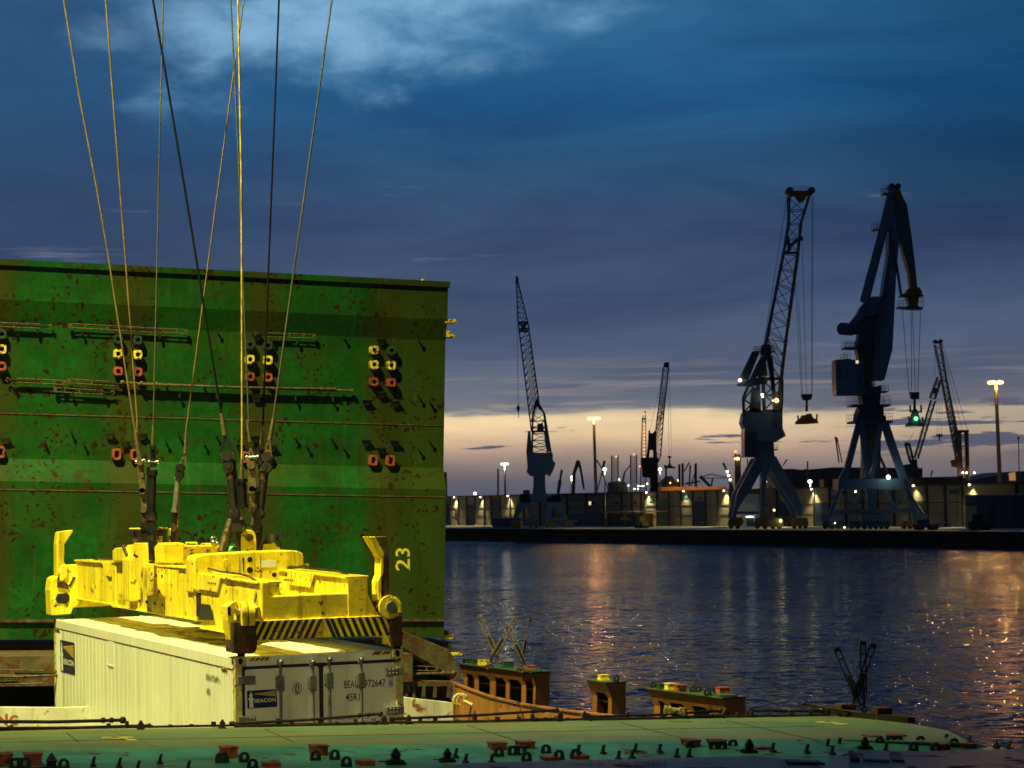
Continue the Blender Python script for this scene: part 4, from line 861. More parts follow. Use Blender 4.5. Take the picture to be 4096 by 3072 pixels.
# green rope drum half hidden behind the cross beam
mb = MB(); c = pY(70 + 1900, 0, 5); c = C.pt(*Y0(*k6(222, 430), 5.2)); mb.ring(c, C.A[1], C.A[0], .20, .045, 18, 0, pi); mb.ring(c, C.A[1], C.A[0], .12, .03, 14, 0, pi); mb.ball(c, .1, 10, 6)
mb.build('mint_sheave', mat('mint_green_paint', (.10, .42, .27), .5, var=.3, vs=8), sp)
mb = MB(); mb.path([pY(165, 352, 5.0, k6), pY(235, 350, 5.0, k6), pY(245, 372, 5.0, k6)], .03); mb.build('mint_bracket', bpy.data.materials['mint_green_paint'], sp)
# centre lug: yellow arch with eye, black clevis
arch = [(318, 425), (316, 300), (325, 240), (350, 205), (385, 192), (425, 192), (460, 210), (480, 245), (486, 300), (486, 425)]
lug = Yb('lug_plate', arch, 4.6, .12, 'yellow', k6)
mb = MB(); c = Y0(*k6(400, 275), 4.6); mb.tube(cp(c.x, 4.53, c.z), cp(c.x, 4.6, c.z), .06, .06, 14); mb.build('lug_pin', M_['grimy'], lug)
for pts in ([(255, 180), (262, 60), (300, 10), (330, 60), (395, 150), (340, 215), (318, 300), (316, 425), (300, 425), (285, 330), (258, 250)], [(395, 150), (455, 125), (480, 75), (520, 80), (560, 150), (552, 260), (530, 350), (500, 425), (487, 425), (486, 290), (460, 205)]):
    Yb('clevis', pts, 4.62, .2, 'blackpaint', k6)
mb = MB()
for q in ((325, 172), (492, 190)): c = Y0(*k6(*q), 4.6); mb.tube(cp(c.x, 4.57, c.z), cp(c.x, 4.62, c.z), .045, .045, 10)
mb.build('clevis_pin', M_['steel'], sp)
mb = MB(); c = Y0(*k6(660, 400), 4.7); a = Y0(*k6(660, 240), 4.7); mb.tube(cp(c.x, 4.7, c.z + .1), cp(a.x, 4.7, a.z), .115, .115, 14); cy = mb.build('actuator', M_['galv'], sp)
mb = MB(); mb.path([pY(740, 410, 4.6, k6), pY(748, 350, 4.6, k6), pY(725, 300, 4.6, k6), pY(700, 285, 4.6, k6)], .016); mb.path([pY(535, 425, 4.6, k6), pY(555, 350, 4.6, k6), pY(600, 310, 4.6, k6)], .02); mb.build('cable', M_['blackpaint'], cy)
Yb('actuator_yoke', [(565, 350), (640, 345), (655, 335), (680, 330), (700, 345), (712, 375), (750, 380), (752, 412), (562, 425)], 4.55, .12, 'yellow', k6, .01, cy)
# bolts and hoses that dress the frame
for l, x_, kx in ((2.2, .36, 0), (1.2, .36, 0), (2.4, 1.60, 0)):
    for k in range(5): mb = MB(); c = cp(x_ + .012, l + .10 * k, .92); mb.tube(c, c - C.A[0] * .02, .016, .016, 6); mb.build('bolt', M_['grimy'], sp)
mb = MB(); mb.path([cp(.52, 3.3, 1.12), cp(.50, 2.4, 1.085), cp(.55, 1.6, 1.07), cp(.50, .9, 1.05), cp(.45, .35, .98), cp(.35, .2, .72)], .016); mb.build('hose', M_['blackpaint'], sp)
mb = MB(); mb.path([cp(1.78, 3.1, 1.11), cp(1.74, 2.0, 1.10), cp(1.80, 1.0, 1.09), cp(1.9, .3, 1.0)], .016); mb.build('hose', M_['blackpaint'], sp)
mb = MB(); mb.path([cp(.60, 8.8, 1.12), cp(.56, 9.8, 1.13), cp(.60, 11.0, 1.12), cp(.5, 11.8, 1.0)], .016); mb.build('hose', M_['blackpaint'], sp)
# near end beam
eb = Yb('end_beam', [(545, 1210), (541, 765), (628, 765), (640, 905), (662, 922), (1600, 882), (1624, 862), (1625, 722), (1712, 705), (1722, 900), (1765, 1005), (1835, 1115), (1840, 1150)], .03, .33, 'yellow', k6, .02)
st_ = Yb('striped_plate', [(262, 1205), (1850, 1140), (2100, 1130), (2105, 1480), (1965, 1480), (1880, 1450), (1745, 1366), (640, 1402), (600, 1440), (490, 1470), (262, 1470)], .0, .10, 'yellow', k6, .01)
mb = MB(); ytop = lambda x: 1203 - (x - 560) * .0415; ybot = lambda x: 1404 - (x - 640) * .0345
def stripe(xt, xb, w):
    mb.prism([pY(xt, ytop(xt), -.004, k6), pY(xt + w, ytop(xt + w), -.004, k6), pY(xb + w, ybot(xb + w), -.004, k6), pY(xb, ybot(xb), -.004, k6)], C.A[1] * .003)
for i in range(11):
    xt = 1180 - 77 * i
    if xt - 95 > 255: stripe(xt, xt - 98, 42)
stripe(1240, 1330, 44)
for i in range(10):
    xt = 1295 + 77 * i
    if xt < 2040: stripe(xt, xt + 88, 42)
mb.build('black_stripe', M_['blackpaint'], st_)
mb = MB(); mb.prism(*polyY([(1390, 1137), (1430, 1130), (1468, 1140), (1430, 1150)], -.006, .01, k6)); mb.prism(*polyY([(818, 1166), (855, 1164), (855, 1178), (818, 1180)], -.006, .01, k6)); mb.build('paint_chip', M_['letter_white'], st_)
def corner_unit(pts, l, dep, kk, m_='grimy'):
    return Yb('corner_housing', pts, l, dep, m_, kk, .02)
cu = corner_unit([(226, 1205), (470, 1195), (500, 1440), (490, 1520), (452, 1562), (292, 1565), (222, 1555)], -.05, .36, k6)
corner_unit([(1965, 1200), (2102, 1135), (2107, 1475), (1985, 1492), (1960, 1400)], -.03, .34, k6)
for q in ((318, 1575), (2040, 1500)): c = Y0(*k6(*q), .09); mb = MB(); mb.tube(cp(c.x, .09, .0), cp(c.x, .09, .14), .05, .06, 10); mb.build('twistlock', M_['blackpaint'], sp)
Yb('guide_foot', [(450, 1440), (500, 1440), (486, 1520), (450, 1535)], -.06, .08, 'grimy', k6, .01, cu)
Yb('guide_foot', [(1745, 1370), (1880, 1375), (1880, 1440), (1850, 1470), (1815, 1455), (1800, 1410)], -.02, .06, 'grimy', k6)
# pivot drums and links on the end corners
def drum(q, r, l0, l1, kk, m_='yellow'):
    c = Y0(*kk(*q), l0); mb = MB(); mb.tube(cp(c.x, l0, c.z), cp(c.x, l1, c.z), r, r, 20); o = mb.build('pivot_drum', M_[m_], sp, bevel=.01)
    mb = MB(); mb.tube(cp(c.x, l0 - .04, c.z), cp(c.x, l0 + .01, c.z), r * .45, r * .45, 12); mb.build('pivot_nut', M_['steel'], o); return o
mb = MB(); a = pY(260, 1105, .02, k6); b = pY(500, 1075, .02, k6); mb.tube(a, b, .055, .055, 10); mb.build('pivot_shaft', M_['steel'], sp)
for x, r in ((275, .155), (355, .16)):
    c = pY(x + 20, 1110, .02, k6); mb = MB(); mb.tube(c, c + C.A[0] * .08, r, r, 18); mb.box(C, C.loc(c).x, C.loc(c).x + .08, -.12, .16, .42, C.loc(c).z); mb.build('pivot_lug', M_['yellow'], sp, bevel=.01)
Yb('pivot_bracket', [(430, 1060), (520, 1035), (540, 1100), (545, 1180), (420, 1195), (415, 1170), (500, 1150), (500, 1090)], -.05, .2, 'yellow', k6)
Yb('pivot_bracket', [(400, 1080), (470, 1060), (470, 1140), (430, 1160), (400, 1130)], 0, .1, 'orange', k6)
drum((1970, 1045), .165, -.06, .16, k6); Yb('drum_shroud', [(1965, 935), (2030, 945), (2080, 1000), (2100, 1110), (2060, 1120), (2050, 1040), (2010, 980)], -.08, .3, 'yellow', k6)
Yb('drum_base', [(1810, 1060), (1835, 990), (1850, 940), (1890, 1060), (1940, 1110), (2095, 1105), (2095, 1135), (1850, 1140)], .0, .25, 'grimy', k6)
# gather guides (flippers)
def guide(front, side, l, kk, label=None):
    o = Yb('guide_arm', front, l, .26, 'yellow', kk, .01); return o
guide([(1722, 265), (1800, 268), (1898, 445), (1895, 560), (1893, 665), (1872, 720), (1868, 940), (1910, 1050), (1880, 1075), (1832, 965), (1828, 765), (1858, 690), (1862, 500)], 0, -.02, k6)
Yb('guide_face', [(1796, 268), (1925, 262), (1955, 440), (1958, 930), (1900, 945), (1890, 700), (1897, 448)], .0, .22, 'olive', k6)
gl_ = guide([(158, 1040), (240, 985), (272, 982), (275, 1060), (235, 1140), (240, 1300), (290, 1560), (222, 1552), (165, 1200)], 0, .06, k6)
Yb('guide_slot', [(170, 1050), (200, 1040), (203, 1140), (185, 1145), (168, 1120)], .055, .01, 'void', k6, 0, gl_)
# far end: end beam, housings, upright guide
mb = MB(); mb.box(C, .1, 2.34, 11.95, 12.25, .2, 1.0); mb.build('end_beam', M_['yellow'], sp, bevel=.02)
Yb('corner_housing', [(135, 860), (150, 740), (185, 710), (235, 700), (222, 760), (345, 790), (410, 705), (470, 695), (472, 1000), (395, 1060), (372, 1120), (150, 1142)], 11.9, .45, 'yellow', k5, .02)
Yb('housing_opening', [(200, 960), (225, 900), (330, 890), (355, 925), (350, 980), (320, 1005), (225, 1005)], 11.88, .03, 'void', k5, 0)
Yb('pivot_block', [(222, 765), (300, 760), (345, 800), (345, 845), (222, 830)], 11.86, .2, 'grimy', k5)
mb = MB(); c = pY(275, 1060, 11.86); 
Yb('guide_arm', [(232, 215), (395, 192), (390, 215), (300, 355), (295, 550), (325, 590), (330, 705), (215, 700), (213, 350)], 11.95, .3, 'yellow', k5, .015)
Yb('guide_arm_strap', [(232, 640), (270, 580), (325, 585), (332, 705), (275, 760), (250, 760)], 11.9, .06, 'yellow_plain', k5)
Yb('lever', [(345, 805), (408, 705), (425, 715), (365, 835)], 11.88, .08, 'grimy', k5)

# ================================================================== HOIST ROPES
def hang(label, pts, r, m_, dist, rig, sockm='darksteel', rl=None):
    """pts: points of the rope from the bottom up (picture position); rig: fittings below it"""
    P = [at(a, b, dist) for a, b in pts]
    P.append(P[-1] + (P[-1] - P[-2]).normalized() * 12)
    t = thing('hoist_rope', label, 'hoist rope', P[0], 'hoist ropes carrying the spreader')
    r *= .82; mb = MB(); mb.path(P, r, 7); mb.build('wire', M_[m_], t)
    d = (P[1] - P[0]).normalized()
    mb = MB(); mb.tube(P[0], P[0] + d * .35, r * 2.4, r * 1.6, 8); mb.build('rope_socket', M_['rod' if sockm != 'steel' else 'steel'], t)
    for kind, a, b, w, mm in rig:
        A, B = at(*a, dist - .02), at(*b, dist - .02); mb = MB()
        if kind == 'rod':
            w *= .82; mb.tube(A, B, w, w, 9); mb.tube(A, A + (B - A) * .12, w * 1.35, w * 1.35, 9); mb.tube(B - (B - A) * .1, B, w * 1.3, w * 1.3, 9); mb.build('tension_rod', M_[mm], t)
        elif kind == 'link':
            mb.beam(A, B, w, w * .5, up=(0, 1, 0)); s_ = (B - A).cross(Vector((0, 1, 0))).normalized() * w * .3
            mb.tube(A - Vector((0, .08, 0)), A + Vector((0, .08, 0)), w * .55, w * .55, 10); mb.tube(B - Vector((0, .08, 0)), B + Vector((0, .08, 0)), w * .55, w * .55, 10); mb.build('link_plate', M_[mm], t)
        elif kind == 'pin':
            mb.tube(A, B, w, w, 8); mb.ball(A, w * 1.6, 7, 5); mb.ball(B, w * 1.6, 7, 5); mb.build('pin', M_[mm], t)
        elif kind == 'fork':
            s_ = Vector((w, 0, 0)); mb.beam(A, B - s_, w * .45); mb.beam(A, B + s_, w * .45); mb.build('fork', M_[mm], t)
    return t
DL, DR = 34.6, 33.9
hang('lit tan hoist rope, leftmost of all the ropes', [(556, 1820), (540, 1723), (430, 1004), (380, 715), (316, 380), (255, 0)], .020, 'wire', DL,
     [('fork', (556, 1815), (556, 1850), .05, 'steel'), ('pin', (545, 1848), (577, 1842), .022, 'steel'), ('link', (562, 1850), (566, 1900), .09, 'rod')])
hang('second hoist rope from the left, pale and slightly frayed', [(549, 1775), (549, 1678), (503, 1050), (455, 430), (423, 0)], .020, 'wire', DL + .3,
     [('rod', (552, 1775), (558, 1842), .03, 'steel'), ('link', (563, 1870), (572, 1965), .10, 'rod'), ('link', (572, 1960), (577, 2040), .09, 'rod'), ('rod', (577, 2040), (580, 2110), .06, 'grimy'), ('link', (578, 2105), (582, 2150), .12, 'darksteel'), ('rod', (592, 1868), (598, 2100), .028, 'darksteel')])
hang('dark nearly vertical hoist rope, third along the bottom left group', [(611, 1790), (612, 1750), (628, 1050), (640, 500), (653, 0)], .016, 'wire_grey', DL,
     [('pin', (597, 1848), (632, 1848), .024, 'steel'), ('link', (611, 1790), (612, 1860), .08, 'darksteel'), ('rod', (611, 1880), (608, 2060), .075, 'darksteel'), ('rod', (608, 2060), (606, 2240), .085, 'blackpaint'), ('link', (607, 2110), (606, 2180), .16, 'darksteel')])
hang('thin tan hoist rope crossing to the right, ends in an orange fork', [(741, 1815), (744, 1725), (833, 1050), (933, 300), (975, 0)], .016, 'wire', DL + .6,
     [('fork', (741, 1815), (728, 1865), .06, 'rod'), ('link', (722, 1872), (718, 1900), .13, 'darksteel'), ('rod', (715, 1900), (700, 2050), .062, 'galv'), ('rod', (700, 2050), (692, 2140), .05, 'darksteel'), ('link', (692, 2110), (688, 2170), .13, 'grimy'), ('rod', (716, 1990), (705, 2200), .014, 'orange')])
hang('heavy back-lit hoist rope slanting from upper left to the centre', [(899, 1740), (787, 1050), (768, 930), (650, 220), (612, 0)], .022, 'wire_dark', DR,
     [('fork', (901, 1745), (908, 1805), .10, 'darksteel'), ('pin', (893, 1822), (926, 1822), .03, 'steel'), ('link', (909, 1822), (914, 1870), .16, 'blackpaint'), ('rod', (918, 1850), (938, 2060), .085, 'blackpaint'), ('rod', (935, 1840), (958, 2020), .03, 'darksteel'), ('link', (938, 2050), (950, 2110), .14, 'blackpaint')])
hang('slim grey hoist rope beside the yellow line', [(1000, 1768), (997, 1746), (967, 1000), (955, 650), (923, 0)], .015, 'wire_grey', DR,
     [('fork', (1001, 1790), (1005, 1820), .035, 'steel'), ('pin', (988, 1830), (1032, 1828), .025, 'steel'), ('link', (1006, 1860), (1010, 1960), .12, 'rod'), ('link', (1010, 1955), (1010, 2040), .09, 'rod'), ('rod', (1010, 2030), (1012, 2100), .04, 'steel')])
hang('bright yellow supply line dropping straight down the middle', [(967, 1925), (968, 1740), (967, 1050), (965, 700), (952, 0)], .019, 'wire_yellow', DR - .3,
     [('rod', (967, 1915), (972, 2030), .085, 'darksteel'), ('rod', (973, 2030), (966, 2080), .025, 'rod')])
hang('dark vertical hoist rope, second from the right', [(1045, 1790), (1050, 1746), (1075, 1050), (1116, 0)], .019, 'wire_dark', DR,
     [('link', (1045, 1790), (1040, 1850), .09, 'darksteel'), ('rod', (1043, 1850), (1028, 2060), .04, 'grimy'), ('link', (1030, 1960), (1022, 2060), .08, 'darksteel')])
hang('rightmost hoist rope, slanting up to the right', [(1079, 1760), (1089, 1700), (1180, 1050), (1327, 0)], .019, 'wire_grey', DR,
     [('fork', (1078, 1760), (1066, 1815), .07, 'rod'), ('pin', (1052, 1828), (1082, 1828), .028, 'steel'), ('link', (1066, 1828), (1068, 1870), .15, 'blackpaint'), ('rod', (1062, 1860), (1036, 2070), .085, 'blackpaint'), ('link', (1040, 2050), (1024, 2110), .12, 'blackpaint')])

# ================================================================== FOREGROUND HATCH COVER
UH = -2.0
def hu(px, py, u=UH): p = S.hit(2, px, py, u); return p
HM = S.mat((6, 18, UH))
fh = thing('hatch_cover', 'streaked green closed hatch cover across the bottom of the picture', 'hatch cover', HM)
outl = [(-500, 2931), (0, 2923), (900, 2909), (1700, 2894), (2500, 2876), (3100, 2863), (3330, 2858), (3480, 2876), (3640, 2894), (3790, 2922)]
front = [(3870, 2972), (3300, 2958), (2400, 2968), (1600, 2982), (800, 2990), (0, 3003), (-500, 3010)]
pts = [hu(*q) for q in outl] ; fr = [hu(*q) for q in front]
# lower level, a hand's breadth below
UL = UH - .05
low = [S.hit(2, *q, UL) for q in ((3960, 2985), (4050, 2998), (4300, 3020), (4300, 3200), (3300, 3200), (-500, 3200))]
slope = [S.hit(2, *q, UL) for q in ((3900, 2976 + 16), (3300, 3004), (2400, 3022), (1600, 3032), (800, 3042), (0, 3050), (-500, 3056))]
mb = MB()
top = [S.pt(p.x, p.y, UH) for p in pts + fr]; mb.add(top, [tuple(range(len(top)))])
side = pts; vs = [S.pt(p.x, p.y, UH) for p in side] + [S.pt(p.x + (.02 if i > 5 else 0), p.y + .02, UH - .5) for i, p in enumerate(side)]; n = len(side)
mb.add(vs, [(i, i + 1, i + 1 + n, i + n) for i in range(n - 1)]); mb.build('top_sheet', M_['hatch'], fh)
mb = MB(); n = len(fr); vs = [S.pt(p.x, p.y, UH) for p in fr] + [S.pt(p.x, p.y, UL) for p in slope]; mb.add(vs, [(i, i + 1, i + 1 + n, i + n) for i in range(n - 1)])
ll = slope; far_r = low
mb.add([S.pt(p.x, p.y, UL) for p in [slope[0]] + low[0:3]] + [S.pt(p.x, p.y, UL) for p in low[3:]] + [S.pt(p.x, p.y, UL) for p in slope[::-1]][:-1], [tuple(range(6 + len(slope)))])
e_ = [pts[-1]] + [S.hit(2, 3900, 2960, UL)] + [low[0]]
mb.add([S.pt(pts[-1].x, pts[-1].y, UH), S.pt(fr[0].x, fr[0].y, UH), S.pt(slope[0].x, slope[0].y, UL), S.pt(low[0].x, low[0].y + .35, UL - .0), S.pt(low[0].x, low[0].y, UL)], [(0, 1, 3), (1, 2, 4, 3)])
rim = [pts[-1]] + low[0:3]
mb.add([S.pt(p.x, p.y + .3 * (i > 0), (UH if i == 0 else UL)) for i, p in enumerate(rim)] + [S.pt(p.x, p.y + .3 * (i > 0), UL - .5) for i, p in enumerate(rim)], [(i, i + 1, i + 5, i + 4) for i in range(3)])
mb.build('lower_sheet', M_['hatchdark'], fh)
mb = MB()
for a, b in ((k7(1120, 1300), k7(1720, 1590)),): mb.beam(S.pt(*hu(*a)), S.pt(*hu(*k7(1570, 1450))), .015, .008, up=S.A[2])
mb.build('weld_bead', M_['hatch'], fh)
for px in (300, 1150, 2050, 2750, 3250):
    p = hu(px, 2958); p2 = hu(px, 2958); mb = MB(); mb.box(S, p.x - .006, p.x + .006, p.y - .25, 20.3, UH, UH + .004); mb.build('plate_seam', M_['olive'], fh)
p = hu(1700, 2936); mb = MB(); mb.box(S, hu(-300, 2936).x, hu(3450, 2936).x, p.y - .006, p.y + .006, UH, UH + .003); mb.build('plate_seam', M_['olive'], fh)
mb = MB()
for q in ((460, 2952), (480, 2957), (500, 2950), (520, 2960), (440, 2951)):
    p = hu(*q); mb.box(S, p.x - .07, p.x + .07, p.y - .05, p.y + .05, UH, UH + .003)
for q in ((3325, 2890), (3365, 2896), (3295, 2889)):
    p = hu(*q); mb.box(S, p.x - .07, p.x + .07, p.y - .06, p.y + .06, UH, UH + .003)
mb.build('yellow_marking', M_['yellow_plain'], fh)
# welded gear on the lower level: (kind, px, base py)
def low_pt(px, py): return S.hit(2, px, py, UL)
ROW = [('O', 12, 3068), ('O', 130, 3068), ('o', 1000, 0)]
eyes = [(895, 3052), (978, 3050), (1011, 3078), (1263, 3043), (1340, 3040), (1387, 3068), (2186, 3018), (1997, 3027), (2108, 3048), (2238, 3040), (2304, 3036), (883, 3052),
        (2763, 3002), (2934, 2996), (3522, 2985), (3685, 2981), (3657, 3006), (3820, 2990), (3745, 3010), (255, 3078)]
for px, py in eyes:
    p = low_pt(px, py); mb = MB(); dring_mesh(mb, S, p.x, p.y, UL, .09); mb.build('lashing_eye', M_['dring'], fh)
for px, py in ((80, 3075), (2070, 3023), (2874, 3004), (3580, 2981)):
    p = low_pt(px, py); mb = MB(); dring_mesh(mb, S, p.x, p.y, UL, .088, True); mb.build('double_lashing_eye', M_['dring'], fh)
for px, py, h in ((12, 3062, .10), (130, 3060, .10), (913, 3032, .10), (1273, 3025, .10), (1084, 3066, .035), (1460, 3060, .04), (1988, 3008, .09), (2100, 3004, .09), (2200, 3040, .03), (2317, 3034, .03),
                  (2763, 2996, .09), (2866, 2992, .08), (3489, 2966, .06), (3585, 2964, .065), (3760, 2998, .055), (3865, 2992, .045), (3045, 3000, .03)):
    p = low_pt(px, py); mb = MB(); boxsocket_mesh(mb, S, p.x, p.y, UL, .068, .07, h); mb.build('box_socket', M_['orange'], fh)
for px, py in ((372, 3068), (476, 3072), (639, 3058), (1823, 3032), (1863, 3055), (1967, 3054), (2314, 3018), (2413, 3018), (2475, 3042), (2529, 3037), (2542, 3012), (2639, 3014), (2708, 3032), (2758, 3032),
               (3092, 3010), (3312, 2993), (3359, 2988), (3229, 3015), (3330, 3020), (3545, 3010), (3786, 2972), (3880, 2974), (3987, 2994), (4040, 2998), (752, 3085), (551, 3085)):
    p = low_pt(px, py); mb = MB(); h = .085
    mb.box(S, p.x - .022, p.x + .022, p.y - .03, p.y + .03, UL, UL + .025); mb.prism([S.pt(p.x - .013, p.y, UL + .02), S.pt(p.x + .013, p.y, UL + .02), S.pt(p.x + .018, p.y, UL + .06), S.pt(p.x + .026, p.y, UL + h), S.pt(p.x + .004, p.y, UL + h), S.pt(p.x - .006, p.y, UL + .055)], S.A[1] * .03)
    mb.build('cleat', M_['dring'], fh)
# twistlocks lying or standing loose
def twistlock(P, k, F=S, label='', mt='darksteel', group='loose cone twistlocks', plate=True):
    t = thing('twistlock', label, 'twistlock', P, group); o = F.loc(P); w, l, u = o
    mb = MB()
    if plate: mb.box(F, w - .12 * k, w + .12 * k, l - .07 * k, l + .07 * k, u, u + .035 * k); mb.box(F, w - .09 * k, w + .09 * k, l - .08 * k, l + .08 * k, u + .035 * k, u + .06 * k)
    else: mb.box(F, w - .08 * k, w + .08 * k, l - .07 * k, l + .07 * k, u, u + .03 * k)
    mb.box(F, w - .05 * k, w + .05 * k, l - .05 * k, l + .05 * k, u + .03 * k, u + .095 * k); mb.build('body', M_[mt], t, bevel=.006 * k)
    mb = MB(); b = u + .095 * k; a = .066 * k
    base = [F.pt(w - a, l - a * .6, b + .02 * k), F.pt(w + a, l - a * .6, b + .02 * k), F.pt(w + a, l + a * .6, b + .02 * k), F.pt(w - a, l + a * .6, b + .02 * k)]
    bb = [F.pt(w - a * .7, l - a * .4, b), F.pt(w + a * .7, l - a * .4, b), F.pt(w + a * .7, l + a * .4, b), F.pt(w - a * .7, l + a * .4, b)]
    tp = [F.pt(w - .012 * k, l - .01, b + .11 * k), F.pt(w + .012 * k, l - .01, b + .11 * k), F.pt(w + .012 * k, l + .01, b + .11 * k), F.pt(w - .012 * k, l + .01, b + .11 * k)]
    mb.add(bb + base + tp, [(0, 1, 2, 3), (0, 1, 5, 4), (1, 2, 6, 5), (2, 3, 7, 6), (3, 0, 4, 7), (4, 5, 9, 8), (5, 6, 10, 9), (6, 7, 11, 10), (7, 4, 8, 11), (8, 9, 10, 11)]); mb.build('cone', M_[mt], t, bevel=.004 * k)
    mb = MB(); mb.tube(F.pt(w - .24 * k, l - .03, u + .045 * k), F.pt(w, l - .02, u + .05 * k), .008 * k); mb.build('handle', M_[mt], t); return t
for px, py, k, lb in ((205, 3085, 1.05, 'large dark cone twistlock at the bottom left corner'), (1582, 3058, 1.0, 'dark twistlock on a flat base below the striped hatch slope, left of two'), (1789, 3048, .85, 'rust tipped twistlock beside the grey hatch corner'),
                      (2997, 3012, .9, 'twistlock near the right end of the grey hatch'), (3460, 2998, .85, 'tilted twistlock on the corner of the weathered white cover')):
    twistlock(S.pt(*low_pt(px, py)), k * .68, label=lb)
for px, py, k, lb in ((563, 2918, .52, 'small twistlock on the rear edge in front of the container side'), (889, 2914, .52, 'small twistlock on the rear edge at the near container corner'), (1537, 2898, .55, 'pale twistlock on the rear edge under the container doors'),
                      (1635, 2896, .55, 'pale twistlock on the rear edge just right of the container'), (2242, 2884, .55, 'grey twistlock on the rear edge at the end of the ochre bulwark'), (2338, 2881, .55, 'grey twistlock on the rear edge left of the single pedestal'),
                      (2906, 2868, .55, 'pale twistlock on the rear edge beneath the long right pedestal'), (2997, 2865, .5, 'pale twistlock on the rear edge right of the long pedestal'), (3390, 2850, .6, 'twistlock at the foot of the standing turnbuckles'),
                      (3536, 2868, .62, 'twistlock on its own block right of the standing turnbuckles')):
    twistlock(S.pt(*hu(px, py)), k * .82, label=lb, mt='grimy', plate=False)
# ledge box that carries the right end gear
lb_ = thing('hatch_end_block', 'dark end block of the hatch behind the standing turnbuckles', 'hatch block', S.pt(*hu(3450, 2870))); mb = MB()
a = hu(3300, 2868); b = hu(3640, 2890); mb.prism([S.pt(*hu(3290, 2858)), S.pt(*hu(3340, 2855)), S.pt(*hu(3620, 2878)), S.pt(*hu(3660, 2892)), S.pt(*hu(3630, 2893)), S.pt(*hu(3480, 2877))], S.A[2] * .06); mb.build('block', M_['blackish'], lb_)
for q, k_ in (((3540, 2880), .13), ((3395, 2862), .12)): mb = MB(); p = hu(*q); mb.box(S, p.x - .09, p.x + .09, p.y, p.y + .15, UH, UH + k_); mb.build('raised_socket', M_['olive'], lb_, bevel=.01)
mb = MB()
for px, py in ((3400, 2866), (3422, 2866), (3445, 2866), (3467, 2868), (3372, 2866)): mb = MB(); p = hu(px, py); mb.ring(S.pt(p.x, p.y, UH + .04), S.A[1], S.A[0], .045, .018, 10, 0, pi); mb.build('lashing_eye', M_['grimy'], lb_)
# rods along the rear edge
def edge_rod(a, b, h0, h1, r, lb, mt='blackpaint'): return rod(S.pt(*hu(*a)) + S.A[2] * h0, S.pt(*hu(*b)) + S.A[2] * h1, r, lb, mt, 'rods along the rear edge of the hatch')
edge_rod((490, 2912), (-80, 2924), .075, .09, .017, 'black rod along the rear edge, leftmost, ending at the first cone')
edge_rod((-60, 2925), (600, 2912), .03, .025, .013, 'thinner lower black rod along the left rear edge')
edge_rod((1520, 2897), (920, 2908), .10, .03, .014, 'black rod under the container doors, raised at its right end')
edge_rod((1500, 2899), (940, 2910), .02, .015, .012, 'lower black rod lying under the container doors')
edge_rod((2225, 2884), (1560, 2896), .11, .05, .014, 'black rod in front of the white coaming, raised at its right end')
edge_rod((2230, 2886), (1600, 2898), .03, .02, .012, 'lower black rod in front of the white coaming')
edge_rod((2880, 2870), (2350, 2882), .07, .035, .014, 'black rod below the single pedestal and the long one')
edge_rod((2890, 2872), (2360, 2884), .03, .015, .012, 'lower black rod below the two right pedestals')
edge_rod((3290, 2862), (3010, 2868), .05, .07, .014, 'black rod right of the long pedestal')
edge_rod((3215, 2860), (3500, 2874), .12, .04, .013, 'rod with a round pale knob sloping to the standing turnbuckles', 'grimy')
mb = MB(); rail = thing('edge_rail', 'low black rail with brackets along the rear edge of the green hatch', 'rail', S.pt(*hu(1500, 2897)))
a = hu(-300, 2928); b = hu(3280, 2860); mb.box(S, a.x, b.x, a.y - .02, a.y + .03, UH + .001, UH + .02)
for i in range(46):
    w = a.x + (b.x - a.x) * i / 45 + random.uniform(-.05, .05); h = random.choice((.03, .05, .07)); mb.box(S, w - .012, w + .012 + random.uniform(0, .02), a.y - .03, a.y + .02, UH + .002, UH + h)
mb.build('rail', M_['grimy'], rail)
# three turnbuckles standing crossed
def tb(a, b, lb, w=.062): turnbuckle(at(*a, 21.2), at(*b, 21.2), w, lb, (1, 0, 0), mt='darksteel', group='turnbuckles standing crossed at the hatch end')
tb((3345, 2594), (3450, 2838), 'standing turnbuckle leaning left over the water'); tb((3451, 2566), (3457, 2850), 'standing turnbuckle upright in the middle of the three'); tb((3494, 2578), (3405, 2830), 'standing turnbuckle leaning right, in front of the upright one')
t = thing('capped_pipe', 'short pale yellow capped pipe lying behind the rear edge', 'pipe', at(2700, 2845, 22)); mb = MB()
mb.tube(at(2665, 2838, 22), at(2735, 2846, 22), .030, .030, 10)
for q in (2661, 2678, 2722, 2736): mb.tube(at(q - 5, 2837 + (q - 2661) * .11, 22), at(q + 4, 2838 + (q - 2661) * .11, 22), .042, .042, 10)
mb.build('pipe', M_['cpost'], t)
# nearest covers at the bottom edge
UG = -1.93
def gu(px, py): return S.pt(*S.hit(2, px, py, UG))
gh = thing('hatch_cover', 'pale grey hatch panel with upside down black lettering at the bottom edge', 'hatch cover', S.mat((6, 15, UG)))
mb = MB(); mb.prism([gu(1690, 3072), (gu(1760, 3068)), gu(1850, 3052), gu(2400, 3038), gu(3000, 3024), gu(3060, 3026), gu(3250, 3050), gu(3300, 3072), gu(3300, 3300), gu(1690, 3300)], S.A[2] * -.06); mb.build('sheet', M_['greyhatch'], gh, bevel=.01)
mb = MB(); off = S.A[2] * .004
text(mb, '303806 N', gu(2668, 3045), gu(2482, 3049), gu(2672, 3056), off, .01); text(mb, 'HMMND', gu(2655, 3055), gu(2520, 3058), gu(2660, 3066), off, .01); text(mb, 'B-4200', gu(2410, 3053), gu(2275, 3056), gu(2414, 3062), off, .01)
mb.build('lettering', M_['letter_black'], gh)
